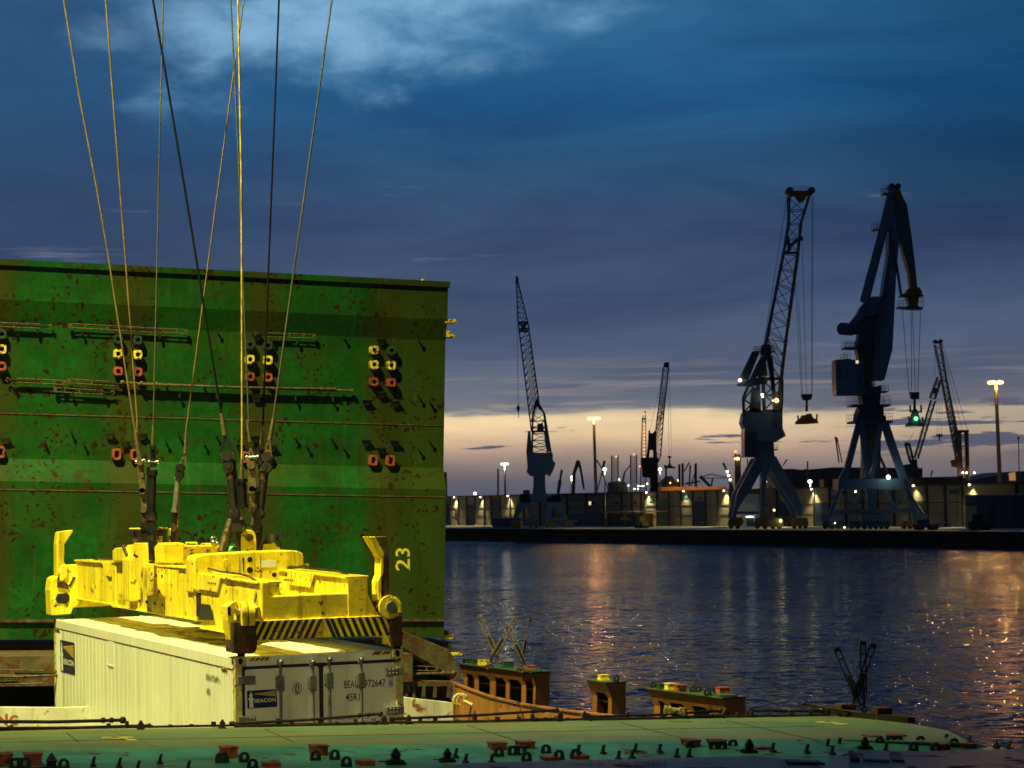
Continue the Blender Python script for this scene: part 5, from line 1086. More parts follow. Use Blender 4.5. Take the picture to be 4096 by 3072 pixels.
mb = MB(); mb.prism([gu(3140, 3046), gu(3270, 3052), gu(3300, 3062), gu(3150, 3058)], S.A[2] * .02); mb.build('rusty_patch_plate', M_['olive'], gh)
UW = -1.86
def wu(px, py, u=UW): return S.pt(*S.hit(2, px, py, u))
wh = thing('weathered_cover', 'worn white rust stained hatch cover in the bottom right corner', 'hatch cover', S.mat((8, 15, UW)))
mb = MB()
tp = [wu(3395, 3008), wu(3480, 3002), wu(3700, 3004), wu(4100, 2996), wu(4400, 2990), wu(4400, 3300), wu(3395, 3300)]; mb.add(tp + [q - S.A[2] * .02 for q in tp], [tuple(range(7))])
n = 7
mb.add(tp + [q - S.A[2] * .05 - S.A[0] * (.12 if i in (0, 6) else 0) + S.A[1] * (.05 if i < 5 else 0) for i, q in enumerate(tp)] + [q - S.A[2] * .35 - S.A[0] * (.14 if i in (0, 6) else 0) + S.A[1] * (.05 if i < 5 else 0) for i, q in enumerate(tp)], [(i, (i + 1) % n, (i + 1) % n + n, i + n) for i in range(n)] + [(i + n, (i + 1) % n + n, (i + 1) % n + 2 * n, i + 2 * n) for i in range(n)])
mb.build('sheet', mat('worn_white_cover', (.27, .26, .19), .5, var=.3, vs=2, rust=.25, rs=3.5, rcol=(.10, .05, .02), dirt=.9, dcol=(.10, .07, .03), dscale=(1.2, 6, 5), bump=.4, bs=8), wh)
for k, q in enumerate(((3395, 3420), (3450, 3540), (3560, 3600))):
    mb = MB(); mb.prism([wu(q[0], 3012), wu(q[1], 3018), wu(q[1] + 20, 3050), wu(q[0] + 6, 3046)], S.A[2] * (.03 - .008 * k)); mb.build('corner_bevel', M_['olive'] if k != 1 else M_['greyhatch'], wh, bevel=.012)

# ================================================================== THE FAR SHORE
def Qh(px, py, d): return Q.hit(1, px, py, d)          # (along, inland, up) on the vertical plane d metres inland
def QP(px, py, d): return Q.pt(*Qh(px, py, d))
WD = 32.0
wh1 = thing('warehouse', 'long beige quayside warehouse with lit wall lamps and blue sliding doors', 'warehouse', Q.pt(60, WD, 0))
def wall(x0, x1, y0, y1, d, m_, name='wall_panel', parent=wh1, dep=.25):
    """facade piece given by its left and right edges (px) and top heights"""
    a = Qh(x0, y0, d); b = Qh(x1, y1, d); mb = MB()
    mb.hexa([Q.pt(a.x, d, -.1), Q.pt(b.x, d, -.1), Q.pt(b.x, d + dep, -.1), Q.pt(a.x, d + dep, -.1), Q.pt(a.x, d, a.z), Q.pt(b.x, d, b.z), Q.pt(b.x, d + dep, b.z), Q.pt(a.x, d + dep, a.z)])
    return mb.build(name, M_[m_], parent)
H1 = Qh(2200, 1975, WD).z; H2 = Qh(2760, 1961, WD).z; H3 = Qh(3700, 1938, WD).z
secs = [(1700, 2590, H1), (2590, 2925, H2), (3040, 4200, H3)]
for x0, x1, h in secs:
    a = Qh(x0, 2000, WD).x; b = Qh(x1, 2000, WD).x; mb = MB()
    mb.box(Q, a, b, WD, WD + 45, -.1, h - .35); mb.build('wall', M_['whwall'], wh1)
    mb = MB(); mb.box(Q, a - .5, b + .3, WD - .7, WD + 45, h - .35, h); mb.build('roof', M_['roof'], wh1)
    mb = MB(); mb.box(Q, a, b, WD - .12, WD - .002, h * .56, h * .56 + .18); mb.box(Q, a, b, WD - .10, WD - .002, h * .30, h * .30 + .10); mb.build('wall_seam', M_['whdark'], wh1)
ccols = [1802, 1835, 1868, 1900, 1938, 1966, 2002, 2042, 2095, 2160, 2215, 2270, 2345, 2418, 2488, 2530, 2566, 2582, 2630, 2676, 2725, 2773, 2823, 2872, 2922, 3045, 3110, 3180, 3258, 3320, 3384, 3452, 3512, 3577, 3642, 3710, 3783, 3853, 4070]
for px in ccols:
    c = Qh(px, 2000, WD).x; h = H1 if px < 2590 else H2 if px < 2930 else H3
    mb = MB(); mb.box(Q, c - .28, c + .28, WD - .35, WD - .003, -.05, h - .36); mb.build('column', M_['whdark'], wh1)
for x0, x1, py, m_ in ((1782, 1800, 2015, 'whblue'), (1872, 1898, 2020, 'whblue'), (1970, 2000, 1996, 'whblue'), (2630, 2675, 2000, 'whgreen'), (2780, 2821, 2005, 'whblue'), (3112, 3178, 2012, 'whblue'), (3262, 3318, 2012, 'whblue'), (3455, 3510, 2040, 'whblue'),
                       (3655, 3706, 2005, 'whblue')):
    a, b = Qh(x0, py, WD), Qh(x1, py, WD); mb = MB(); mb.box(Q, a.x, b.x, WD - .25, WD - .004, -.02, a.z); mb.build('sliding_door', M_[m_], wh1)
for (x0, y0, x1, y1) in ((2283, 1994, 2333, 2004), (2356, 2006, 2378, 2020), (2460, 2005, 2475, 2016), (2535, 2005, 2548, 2016), (2733, 1982, 2762, 1995), (2790, 1988, 2805, 1998), (2598, 1985, 2616, 2008), (3799, 1958, 3840, 1976), (3325, 1985, 3345, 1998), (1820, 2040, 1834, 2080)):
    a, b = Qh(x0, y0, WD), Qh(x1, y1, WD); mb = MB(); mb.box(Q, a.x, b.x, WD - .1, WD - .004, b.z, a.z); mb.build('wall_sign' if y0 < 2000 else 'window', M_['whgreen'] if y0 < 2000 else M_['whdark'], wh1)
mb = MB(); a, b = Qh(2356, 2006, WD), Qh(2366, 2020, WD); mb.box(Q, a.x, b.x, WD - .12, WD - .101, b.z, a.z); mb.build('window', L_win, wh1)
for x0, x1, z_ in ((2668, 2755, .9), (2808, 2900, .9), (3745, 3840, .9), (3932, 4045, .9)):
    a, b = Qh(x0, 2100, WD - 1.5).x, Qh(x1, 2100, WD - 1.5).x; mb = MB(); mb.box(Q, a, b, WD - 1.55, WD - 1.45, z_, z_ + .2)
    for k in range(4): c = a + (b - a) * k / 3; mb.box(Q, c - .08, c + .08, WD - 1.55, WD - 1.45, 0, z_)
    mb.build('loading_rail', M_['whwall'], wh1)
# lamps on the wall
def wlamp(px, py, e=None, col=(1, .84, .36), d=WD - .9, mm=None, r=.22):
    e = e or random.choice((420, 600, 850, 1000)); p = QP(px, py, d); mb = MB(); mb.ball(p, r, 10, 6, (1.1, 1, .8)); l = mb.build('lamp_glass', mm or L_white, wh1)
    mb = MB(); mb.beam(p + Vector((0, 0, r)), p + Q.A[1] * .9 + Vector((0, 0, r)), .12, .08); mb.build('lamp_arm', M_['whdark'], wh1)
    add_light('wall_lamp', 'SPOT', p - Vector((0, 0, r + .05)), e * 3.6, col, aim=p + Q.A[1] * .30 - Vector((0, 0, 3.2)), spot_size=radians(96), spot_blend=1.0, shadow_soft_size=.25)
    add_light('apron_flood', 'SPOT', p - Vector((0, 0, r + .05)) - Q.A[1] * .1, e * 9, col, aim=p - Q.A[1] * 9 - Vector((0, 0, 6)), spot_size=radians(80), spot_blend=1.0, shadow_soft_size=.25)
for px, py in ((1816, 1989), (1921, 1988), (2031, 1984), (2585, 1970), (2733, 1965), (2895, 1963), (3246, 1957), (3653, 1943), (3877, 1939)): wlamp(px, py)
# white gabled building
wb = thing('white_shed', 'low white shed building behind the legs of the middle big crane', 'building', Q.pt(130, WD, 0))
a = Qh(2925, 2000, WD + .3); b = Qh(3040, 2000, WD + .3); mb = MB(); hh = Qh(2980, 1976, WD).z
mb.box(Q, a.x, b.x, WD + .3, WD + 30, -.1, hh); mb.build('wall', M_['whwhite'], wb); mb = MB(); mb.box(Q, a.x - .2, b.x + .2, WD + .1, WD + 30, hh, hh + .3); mb.build('roof', M_['roof'], wb)
mb = MB(); p = QP(2995, 2067, WD - .4); mb.box(Q, Q.loc(p).x - 1.1, Q.loc(p).x + 1.1, WD - .5, WD + .28, Q.loc(p).z - .18, Q.loc(p).z + .18); mb.build('door_lamp', lampmat('dim_door_lamp', (.8, 1, .9), 2.5), wb)
mb = MB(); a = Qh(2985, 2075, WD).x; b = Qh(3010, 2075, WD).x; mb.box(Q, a, b, WD + .1, WD + .29, 0, 3.4); mb.build('door', M_['whdark'], wb)
# dark blue annexe at the right
an_ = thing('blue_annexe', 'flat roofed dark blue annexe in front of the warehouse at far right', 'building', Q.pt(230, 20, 0))
a = Qh(3862, 2050, 20).x; b = Qh(4060, 2050, 20).x; mb = MB(); h = Qh(3950, 1983, 20).z; mb.box(Q, a, b, 20, WD - .5, -.1, h); mb.build('wall', M_['whblue'], an_)
mb = MB(); mb.box(Q, a - .2, b + .2, 19.7, WD - .5, h, h + .25); mb.build('roof', M_['whwall'], an_); mb = MB(); c = Qh(3908, 2050, 20).x; mb.box(Q, a, c, 19.93, 19.995, 0, h * .7); mb.build('wall_panel', M_['whwall'], an_)
mb = MB(); c, d_ = Qh(3953, 2050, 20).x, Qh(3978, 2050, 20).x; mb.box(Q, c, d_, 19.9, 19.995, 0, 4.4); mb.build('door', M_['whdark'], an_)
# shore containers and teal office cabins
def box_thing(name, label, cat, x0, x1, ytop, d, m_, depth=2.5, group=None, decal=None):
    a = Qh(x0, ytop, d); b = Qh(x1, ytop, d); t = thing(name, label, cat, Q.pt(a.x, d, 0), group); mb = MB(); mb.box(Q, a.x, b.x, d, d + depth, .02, a.z)
    n = max(3, int((b.x - a.x) / 1.2))
    for i in range(n): c = a.x + (b.x - a.x) * (i + .5) / n; mb.box(Q, c - .12, c + .12, d - .05, d, .15, a.z - .15)
    mb.build('body', M_[m_], t)
    mb = MB(); mb.box(Q, a.x - .05, b.x + .05, d - .08, d + depth, a.z, a.z + .12); mb.build('roof', M_['roof'], t)
    if decal:
        mb = MB(); p, q = Qh(decal[0], decal[2], d - .08), Qh(decal[1], decal[3], d - .08); k = 7
        for i in range(k): c = p.x + (q.x - p.x) * (i + .5) / k; w = (q.x - p.x) / k * .36; mb.box(Q, c - w, c + w, d - .09, d - .07, q.z, p.z - (.2 if i % 2 else 0))
        mb.build('white_lettering', M_['letter_white'], t)
    return t
g_ = 'cabins and containers on the far apron'
box_thing('site_cabin', 'teal cabin with white lettering behind the left crane leg', 'cabin', 2270, 2340, 2057, 26, 'whgreen', group=g_, decal=(2276, 2310, 2079, 2086))
box_thing('site_cabin', 'teal cabin with rows of panes, second along the row', 'cabin', 2342, 2405, 2054, 26, 'whgreen', group=g_)
box_thing('shore_container', 'dark container between the teal cabins and the grey one', 'container', 2407, 2456, 2056, 26, 'whdark', group=g_)
box_thing('shore_container', 'grey green container with white lettering under an orange roof edge', 'container', 2461, 2538, 2060, 24, 'whgreen', group=g_, decal=(2480, 2524, 2071, 2079))
box_thing('shore_container', 'orange framed open rack full of green goods beside the grey container', 'rack', 2541, 2580, 2056, 24, 'stackorange', group=g_)
box_thing('shore_container', 'dark blue container left of the left crane feet', 'container', 1970, 2050, 2074, 8, 'whblue', group=g_)
# canopy with rusty edge over the row
cn = thing('canopy', 'long thin rust coloured canopy over the teal cabins', 'canopy', QP(2400, 2047, 23)); mb = MB(); a = Qh(2430, 2050, 22).x; b = Qh(2582, 2050, 22).x; z_ = Qh(2500, 2049, 22).z
mb.box(Q, a, b, 21.5, 29, z_, z_ + .25); 
for c in (a + .2, (a + b) / 2, b - .2): mb.box(Q, c - .1, c + .1, 21.6, 21.8, 0, z_)
mb.build('roof', M_['farorange'], cn)
# yellow and dark machinery lying about on the apron, one piece each
random.seed(11)
def clutter(px, w, h, d, m_, lb):
    p = Qh(px, 2100, d); t = thing('yard_vehicle', lb, 'yard vehicle', Q.pt(p.x, d, 0), 'yard machines on the far apron'); mb = MB(); x = p.x
    mb.box(Q, x - w / 2, x + w / 2, d, d + 1.8, .5, .5 + h * .45); mb.box(Q, x - w * .3, x + w * .05, d + .2, d + 1.6, .5 + h * .45, .5 + h); mb.build('body', M_[m_], t)
    mb = MB()
    for k in (-.35, .35): c = Q.pt(x + w * k, d - .1, .55); mb.tube(c, c + Q.A[1] * 2.0, .55, .55, 12)
    mb.build('wheels', M_['blackish'], t)
clutter(2555, 3.5, 2.4, 10, 'craneyellow', 'small yellow yard machine right of the left crane')
clutter(3690, 6, 1.6, 6, 'cranedark', 'dark low trailer right of the right crane feet')
clutter(3905, 4.5, 2.6, 7, 'blackish', 'dark reel trailer standing before the blue annexe')

# ---- cranes
def lattice(mb, a0, a1, b0, b1, n, r, rd, dep):
    """four chords: a0-a1 and b0-b1 and their copies shifted by dep, with zigzag bracing"""
    a0, a1, b0, b1, dep = map(Vector, (a0, a1, b0, b1, dep)); o = [a0, b0, b0 + dep, a0 + dep]; e = [a1, b1, b1 + dep, a1 + dep]
    for p, q in zip(o, e): mb.tube(p, q, r, r, 5, False)
    for f in range(4):
        p0, p1, q0, q1 = o[f], e[f], o[(f + 1) % 4], e[(f + 1) % 4]
        for i in range(n):
            u, v = i / n, (i + 1) / n
            s0, s1 = (p0 + (p1 - p0) * u, q0 + (q1 - q0) * v) if i % 2 else (q0 + (q1 - q0) * u, p0 + (p1 - p0) * v)
            mb.tube(s0, s1, rd, rd, 4, False)
            if f in (0, 2) or 1: mb.tube(p0 + (p1 - p0) * v, q0 + (q1 - q0) * v, rd, rd, 4, False)
class View:
    """vertical plane square to the line of sight of a distant object, for laying out its outline in metres"""
    def __init__(s, dist): s.d = dist
    def __call__(s, px, py, back=0): return at(px, py, s.d) + Vector((0, back, 0))
def slab(V, pts, dep, back=0): return ([V(a, b, back) for a, b in pts], Vector((0, dep, 0)))
def part(name, m_, parent, fn): mb = MB(); fn(mb); return mb.build(name, M_[m_] if isinstance(m_, str) else m_, parent)
def pslab(name, V, pts, dep, m_, parent, back=0): mb = MB(); mb.prism(*slab(V, pts, dep, back)); return mb.build(name, M_[m_] if isinstance(m_, str) else m_, parent)
def railing(mb, V, x0, x1, y, h, r=.05, back=0):
    n = max(2, int(abs(x1 - x0) / 9))
    for i in range(n + 1): x = x0 + (x1 - x0) * i / n; mb.tube(V(x, y, back), V(x, y - h, back), r, r, 4, False)
    for k in (.5, 1): mb.tube(V(x0, y - h * k, back), V(x1, y - h * k, back), r, r, 4, False)
def platform(V, x0, x1, y, t, h, parent, dep=3.0, m_='cranedark', back=-.5):
    mb = MB(); mb.prism(*slab(V, [(x0, y), (x1, y), (x1, y + t), (x0, y + t)], dep, back)); railing(mb, V, x0, x1, y, h, .05, back); railing(mb, V, x0, x1, y, h, .05, back + dep)
    return mb.build('platform', M_[m_], parent)
def bulb(V, px, py, m_, parent, r=.3, back=-1.0, e=0, col=(1, .9, .6)):
    p = V(px, py, back); mb = MB(); mb.ball(p, r, 8, 6); o = mb.build('lamp', m_, parent)
    if e: add_light('crane_lamp', 'POINT', p - Vector((0, .6, 0)), e * .06, col, shadow_soft_size=.3)
    return o
def bogie(V, x0, x1, y0, y1, parent, back=0, m_='craneyellow'):
    n = max(2, round((x1 - x0) / 24)); w = (x1 - x0) / n; b = None
    mb = MB(); mb.prism(*slab(V, [(x0 + w * .3, y0), (x1 - w * .3, y0), (x1, y0 + (y1 - y0) * .45), (x1, y0 + (y1 - y0) * .7), (x0, y0 + (y1 - y0) * .7), (x0, y0 + (y1 - y0) * .45)], 1.4, back))
    for i in range(n): mb.prism(*slab(V, [(x0 + w * i + 2, y0 + (y1 - y0) * .5), (x0 + w * (i + 1) - 2, y0 + (y1 - y0) * .5), (x0 + w * (i + 1) - 5, y1 - 3), (x0 + w * i + 5, y1 - 3)], 1.8, back - .2))
    b = mb.build('bogie', M_[m_], parent); mb = MB()
    for i in range(n):
        c = V(x0 + w * (i + .5), y1 - 4, back + .2); mb.tube(c, c + Vector((0, 1, 0)), .42, .42, 10)
    mb.build('wheels', M_['blackish'], b)
def ropes(name, label, V, lines, r, back, group='hoist ropes of the far cranes'):
    t = thing(name, label, 'crane ropes', V(*lines[0][0], back), group); mb = MB()
    for a, b in lines: mb.tube(V(*a, back), V(*b, back + .3), r, r, 4, False)
    mb.build('wire', M_['cranedark'], t)
def hook_spreader(V, label, head, stem, body, horns, parent_m='cranedark', lamp=None, back=0):
    t = thing('hanging_spreader', label, 'spreader', V(*stem[1], back), 'spreaders hanging from the far cranes'); P = lambda name, pts, dep, m_: pslab(name, V, pts, dep, m_, t, back)
    P('head_block', head, 1.6, parent_m); mb = MB(); mb.tube(V(*stem[0], back + .8), V(*stem[1], back + .8), .25, .35, 6); mb.build('stem', M_[parent_m], t); P('body', body, 3.0, 'craneyellow' if not lamp else parent_m)
    for h in horns: mb = MB(); mb.beam(V(*h[0], back), V(*h[1], back), .35, .35); mb.build('guide', M_[parent_m], t)
    if lamp: bulb(V, *lamp, L_green, t, .40, back - .6, 40, (.1, 1, .2))
    return t
dfar = lambda px, d: QP(px, 2090, d).y

# crane one, left
V = View(dfar(2165, 8)); A = thing('harbour_crane', 'slender left harbour crane with thin lattice jib on a stout portal', 'crane', V(2160, 2107), 'big luffing cranes on the far quay')
mb = MB(); W_ = Vector((0, 2.2, 0))
lattice(mb, V(2064, 1118), V(2073, 1292), V(2074, 1134), V(2112, 1292), 8, .16, .07, W_ * .7); lattice(mb, V(2073, 1292), V(2126, 1726), V(2112, 1292), V(2155, 1600), 14, .19, .08, W_); mb.build('jib', M_['boomteal'], A)
pslab('jib_head', V, [(2062, 1104), (2073, 1106), (2075, 1132), (2066, 1134)], 1.6, 'cranedark', A)
mb = MB(); mb.path([V(2073, 1289), V(2112, 1289)], .3, 5); mb.path([V(2076, 1325), V(2112, 1325)], .3, 5); mb.tube(V(2073, 1292), V(2112, 1322), .25); mb.tube(V(2112, 1290), V(2076, 1322), .25); mb.build('jib_joint', M_['cranedark'], A); pslab('jib_sheave', V, [(2084, 1296), (2104, 1294), (2102, 1318), (2088, 1322)], 1, 'cranedark', A, .5)
pslab('apex', V, [(2144, 1596), (2156, 1597), (2160, 1618), (2170, 1640), (2160, 1640), (2149, 1624), (2138, 1645), (2131, 1655), (2137, 1622)], 2.2, 'cranedark', A)
mb = MB(); lattice(mb, V(2131, 1657), V(2129, 1812), V(2178, 1657), V(2204, 1812), 6, .25, .12, (0, 4, 0)); mb.path([V(2131, 1657), V(2148, 1605), V(2178, 1657)], .3, 5); mb.tube(V(2126, 1726), V(2183, 1726), .28); mb.tube(V(2176, 1657), V(2190, 1812), .2); mb.build('a_frame', M_['cranedark'], A)
pslab('winch', V, [(2150, 1696), (2172, 1692), (2176, 1722), (2148, 1724)], 2, 'cranedark', A, 1)
pslab('side_frame', V, [(2112, 1723), (2122, 1726), (2128, 1800), (2142, 1820), (2142, 1905), (2122, 1905), (2106, 1888), (2110, 1868), (2105, 1806)], .8, 'craneblue', A, -.6); pslab('side_frame', V, [(2176, 1724), (2184, 1726), (2206, 1806), (2192, 1806), (2180, 1780)], .8, 'craneblue', A, -.6)
pslab('machine_house', V, [(2134, 1812), (2211, 1812), (2212, 1840), (2222, 1853), (2214, 1880), (2200, 1906), (2190, 1898), (2150, 1900), (2134, 1898)], 7, 'craneblue', A)
pslab('column', V, [(2134, 1898), (2181, 1898), (2181, 1940), (2185, 1976), (2130, 1976), (2134, 1940)], 3.6, 'craneblue', A, 1); pslab('portal_beam', V, [(2084, 1975), (2240, 1975), (2246, 2008), (2080, 2010)], 6, 'craneblue', A)
for back in (0, 9):
    pslab('portal_leg', V, [(2080, 1976), (2118, 1980), (2126, 2020), (2135, 2076), (2120, 2079), (2112, 2045), (2098, 2030), (2062, 2080), (2050, 2082), (2064, 2030)], .9, 'craneblue', A, back)
    pslab('portal_leg', V, [(2186, 2005), (2190, 1990), (2240, 1976), (2256, 2030), (2270, 2070), (2256, 2076), (2236, 2040), (2218, 2028), (2206, 2045), (2198, 2080), (2184, 2082)], .9, 'craneblue', A, back)
    for q in ((2052, 2080, 2136, 2078), (2184, 2080, 2270, 2074)): mb = MB(); mb.beam(V(q[0], q[1], back + .4), V(q[2], q[3], back + .4), .7); mb.build('sill_beam', M_['craneblue'], A)
    for x0 in (2042, 2112, 2178, 2250): bogie(V, x0, x0 + 44, 2084, 2110, A, back - .3)
ropes('crane_rope', 'thin rope with plumb hook hanging from the left crane', V, [((2066, 1130), (2073, 1620))], .07, .8)
t = thing('crane_hook', 'small dark hook block on the left crane rope', 'hook', V(2073, 1625)); mb = MB(); mb.tube(V(2073, 1618, .8), V(2073, 1632, .8), .1, .5, 8); mb.tube(V(2073, 1632, .8), V(2073, 1650, .8), .5, .1, 8); mb.tube(V(2074, 1650, .8), V(2074, 1670, .8), .1); mb.build('block', M_['cranedark'], t)
pslab('cabin', V, [(2092, 1960), (2118, 1959), (2120, 1976), (2093, 1976)], 3, 'cranedark', A, -.3)

# crane two, middle
V = View(dfar(3070, 8)); B = thing('harbour_crane', 'tall middle harbour crane with wide lattice jib and amber lamp', 'crane', V(3070, 2110), 'big luffing cranes on the far quay')
mb = MB(); W_ = Vector((0, 3.0, 0)); L0 = [(3158, 781), (3158, 899), (3137, 1012), (3076, 1319), (3056, 1432)]; R0 = [(3239, 785), (3207, 890), (3194, 1016), (3146, 1370), (3128, 1518)]
for i, n in enumerate((2, 2, 5, 3)): lattice(mb, V(*L0[i]), V(*L0[i + 1]), V(*R0[i]), V(*R0[i + 1]), n, .24 if i > 1 else .2, .11, W_)
mb.build('jib', M_['boomteal'], B)
mb = MB(); mb.prism(*slab(V, [(3158, 762), (3248, 762), (3248, 781), (3158, 781)], 2.6)); mb.prism(*slab(V, [(3178, 781), (3228, 781), (3212, 808), (3196, 808)], 1)); mb.build('jib_head', M_['craneyellow'], B)
for x in (3159, 3246): c = V(x, 762, -.4); mb = MB(); mb.tube(c, c + Vector((0, 3.4, 0)), .8, .8, 14); mb.build('sheave', M_['cranedark'], B)
mb = MB(); railing(mb, V, 3166, 3240, 762, 16, .04); mb.build('railing', M_['cranedark'], B)
mb = MB(); mb.path([V(3137, 1012, -.2), V(3196, 1012, -.2)], .3); mb.tube(V(3148, 950, -.2), V(3160, 1000, -.2), .45); mb.tube(V(3195, 955, -.2), V(3160, 985, -.2), .4); mb.tube(V(3160, 985, -.2), V(3150, 1012, -.2), .4); mb.build('jib_joint', M_['cranedark'], B); pslab('jib_box', V, [(3200, 945), (3212, 946), (3212, 962), (3201, 960)], 1, 'cranedark', B)
pslab('mast_head', V, [(3051, 1378), (3078, 1376), (3085, 1390), (3086, 1415), (3080, 1432), (3056, 1432), (3044, 1415)], 3, 'cranedark', B); platform(V, 3017, 3102, 1404, 4, 19, B)
for a, b in (((3052, 1432), (2996, 1545)), ((3060, 1432), (3030, 1545)), ((3074, 1430), (3094, 1560)), ((3082, 1425), (3100, 1640)), ((3018, 1410), (2966, 1520)), ((3030, 1410), (2985, 1520))): mb = MB(); mb.beam(V(*a), V(*b), .8, 1.2); mb.build('strut', M_['cranedark'], B)
pslab('winch', V, [(3030, 1452), (3064, 1450), (3070, 1502), (3022, 1506), (3020, 1480)], 2.5, 'craneyellow', B, -.3)
pslab('upper_platform', V, [(2953, 1533), (2996, 1518), (3060, 1506), (3072, 1530), (3030, 1540), (2990, 1542), (2958, 1540)], 4, 'cranedark', B)
mb = MB(); mb.path([V(2993, 1545), V(2973, 1591), V(2976, 1671)], .35); mb.tube(V(3015, 1545), V(2976, 1600), .2); mb.tube(V(2978, 1600), V(3010, 1620), .2); mb.tube(V(2975, 1650), V(3020, 1600), .2); lattice(mb, V(3056, 1520), V(3060, 1640), V(3126, 1516), V(3124, 1640), 2, .25, .2, (0, 3, 0)); mb.path([V(3052, 1517), V(3130, 1515)], .35); mb.build('a_frame', M_['cranedark'], B)
pslab('side_frame', V, [(3115, 1600), (3120, 1518), (3135, 1515), (3134, 1600), (3130, 1650), (3112, 1650)], 3, 'cranedark', B); pslab('side_frame', V, [(3010, 1555), (3040, 1540), (3045, 1650), (3000, 1650)], 3, 'cranedark', B)
pslab('machine_house', V, [(2976, 1650), (3015, 1630), (3040, 1640), (3130, 1638), (3131, 1713), (3144, 1743), (3104, 1767), (3026, 1768), (3024, 1828), (2978, 1828), (2978, 1712), (2968, 1688)], 7, 'craneblue', B)
pslab('counterweight', V, [(2978, 1730), (3028, 1730), (3028, 1827), (2980, 1827)], 8, 'cranedark', B, -.6)
mb = MB()
for s_ in ([(3094, 1668), (3104, 1666), (3106, 1690), (3096, 1692)], [(3086, 1676), (3112, 1672), (3112, 1678), (3086, 1682)], [(3096, 1692), (3104, 1690), (3116, 1714), (3110, 1716), (3099, 1702), (3090, 1714), (3084, 1714)], [(3088, 1696), (3110, 1694), (3110, 1698), (3088, 1700)]): mb.prism(*slab(V, s_, .02, -.12))
mb.build('white_emblem', M_['farsteel'], B)
pslab('column', V, [(3026, 1764), (3098, 1764), (3098, 1800), (3102, 1831), (3102, 1885), (3040, 1885), (3026, 1831)], 5, 'craneblue', B, 1); mb = MB(); mb.prism(*slab(V, [(3020, 1796), (3112, 1796), (3112, 1800), (3020, 1800)], 7)); railing(mb, V, 3098, 3112, 1797, 18, .05); mb.build('platform', M_['cranedark'], B)
for back in (-1, 9):
    pslab('portal_leg', V, [(3022, 1831), (3046, 1828), (3046, 1880), (3000, 1963), (2982, 1986), (2951, 2034), (2942, 2074), (2928, 2074), (2936, 2027), (2946, 1975)], 1.2, 'craneblue', B, back)
    pslab('portal_leg', V, [(3102, 1825), (3148, 1909), (3177, 1954), (3209, 2033), (3207, 2066), (3190, 2066), (3180, 2039), (3139, 1975), (3085, 1885), (3080, 1830)], 1.2, 'craneblue', B, back)
pslab('portal_leg', V, [(3043, 1828), (3073, 1828), (3056, 1960), (3046, 2074), (3035, 2074), (3038, 1960)], 1.2, 'craneblue', B, -3)
mb = MB(); mb.beam(V(2945, 2051, -.4), V(3034, 2051, -.4), .55); mb.build('sill_beam', M_['craneblue'], B)
mb = MB(); lattice(mb, V(3068, 1880, 4), V(3060, 2070, 4), V(3090, 1880, 4), V(3100, 2070, 4), 8, .15, .08, (0, 2, 0)); mb.build('stair_tower', M_['farsteel'], B)
for x0, x1 in ((2910, 2962), (3013, 3072), (3074, 3131), (3165, 3231)): bogie(V, x0, x1, 2072, 2112, B, -1.5)
for x0, x1 in ((2930, 2990), (3130, 3190)): bogie(V, x0, x1, 2070, 2104, B, 8)
bulb(V, 3103, 1603, L_amber, B, .5, -1.5, 900, (1, .5, .1)); bulb(V, 3089, 1604, L_amber, B, .2, -1.2); bulb(V, 2958, 1522, L_white, B, .35, -1.2, 60); bulb(V, 3046, 1580, L_white, B, .28, -1.4); bulb(V, 3048, 1588, L_white, B, .2, -1.4)
bulb(V, 3023, 1920, L_white, B, .22, 3, 150, (1, .95, .6)); bulb(V, 3070, 1926, L_white, B, .2, 3, 150, (1, .95, .5)); bulb(V, 3101, 2041, L_amber, B, .25, 2, 80, (1, .7, .3)); bulb(V, 3118, 2083, L_white, B, .25, -2.2, 150, (1, .9, .4))
ropes('crane_rope', 'four hoist ropes hanging from the middle crane head', V, [((3250, 781), (3248, 1575)), ((3254, 785), (3252, 1575)), ((3210, 955), (3229, 1575)), ((3183, 1116), (3208, 1578)), ((3196, 1200), (3213, 1578))], .06, .8)
ropes('crane_rope', 'backstay rope along the left of the middle crane jib', V, [((3149, 781), (3054, 1378)), ((3165, 785), (3072, 1376))], .07, -.4, 'stay ropes')
hook_spreader(V, 'yellowish twin spreader hanging from the middle crane', [(3206, 1576), (3251, 1576), (3246, 1597), (3236, 1601), (3222, 1601), (3211, 1597)], ((3229, 1600), (3229, 1645)),
              [(3187, 1696), (3188, 1684), (3206, 1672), (3212, 1660), (3222, 1662), (3230, 1655), (3246, 1654), (3252, 1670), (3270, 1680), (3275, 1692), (3232, 1695)], [((3191, 1662), (3194, 1684)), ((3268, 1656), (3267, 1680))])
mb = MB()

# crane three, right
V = View(dfar(3500, 10)); Cc = thing('harbour_crane', 'big right harbour crane with folded fly jib, round counterweight and four splayed legs', 'crane', V(3490, 2112), 'big luffing cranes on the far quay')
pslab('fly_jib', V, [(3572, 822), (3612, 800), (3628, 817), (3648, 953), (3664, 1084), (3637, 1093), (3600, 953), (3590, 900), (3580, 860)], 3, 'boomteal', Cc)
pslab('fly_jib_tip', V, [(3566, 752), (3598, 750), (3614, 792), (3627, 816), (3606, 806), (3578, 822), (3570, 800)], 2.8, 'craneyellow', Cc, .1); pslab('fly_jib_end', V, [(3637, 1093), (3664, 1084), (3670, 1152), (3645, 1154)], 2.6, 'craneyellow', Cc, .1)
for x in (3567, 3592): c = V(x, 745, -.3); mb = MB(); mb.tube(c, c + Vector((0, 3, 0)), .62, .62, 12); mb.build('sheave', M_['cranedark'], Cc)
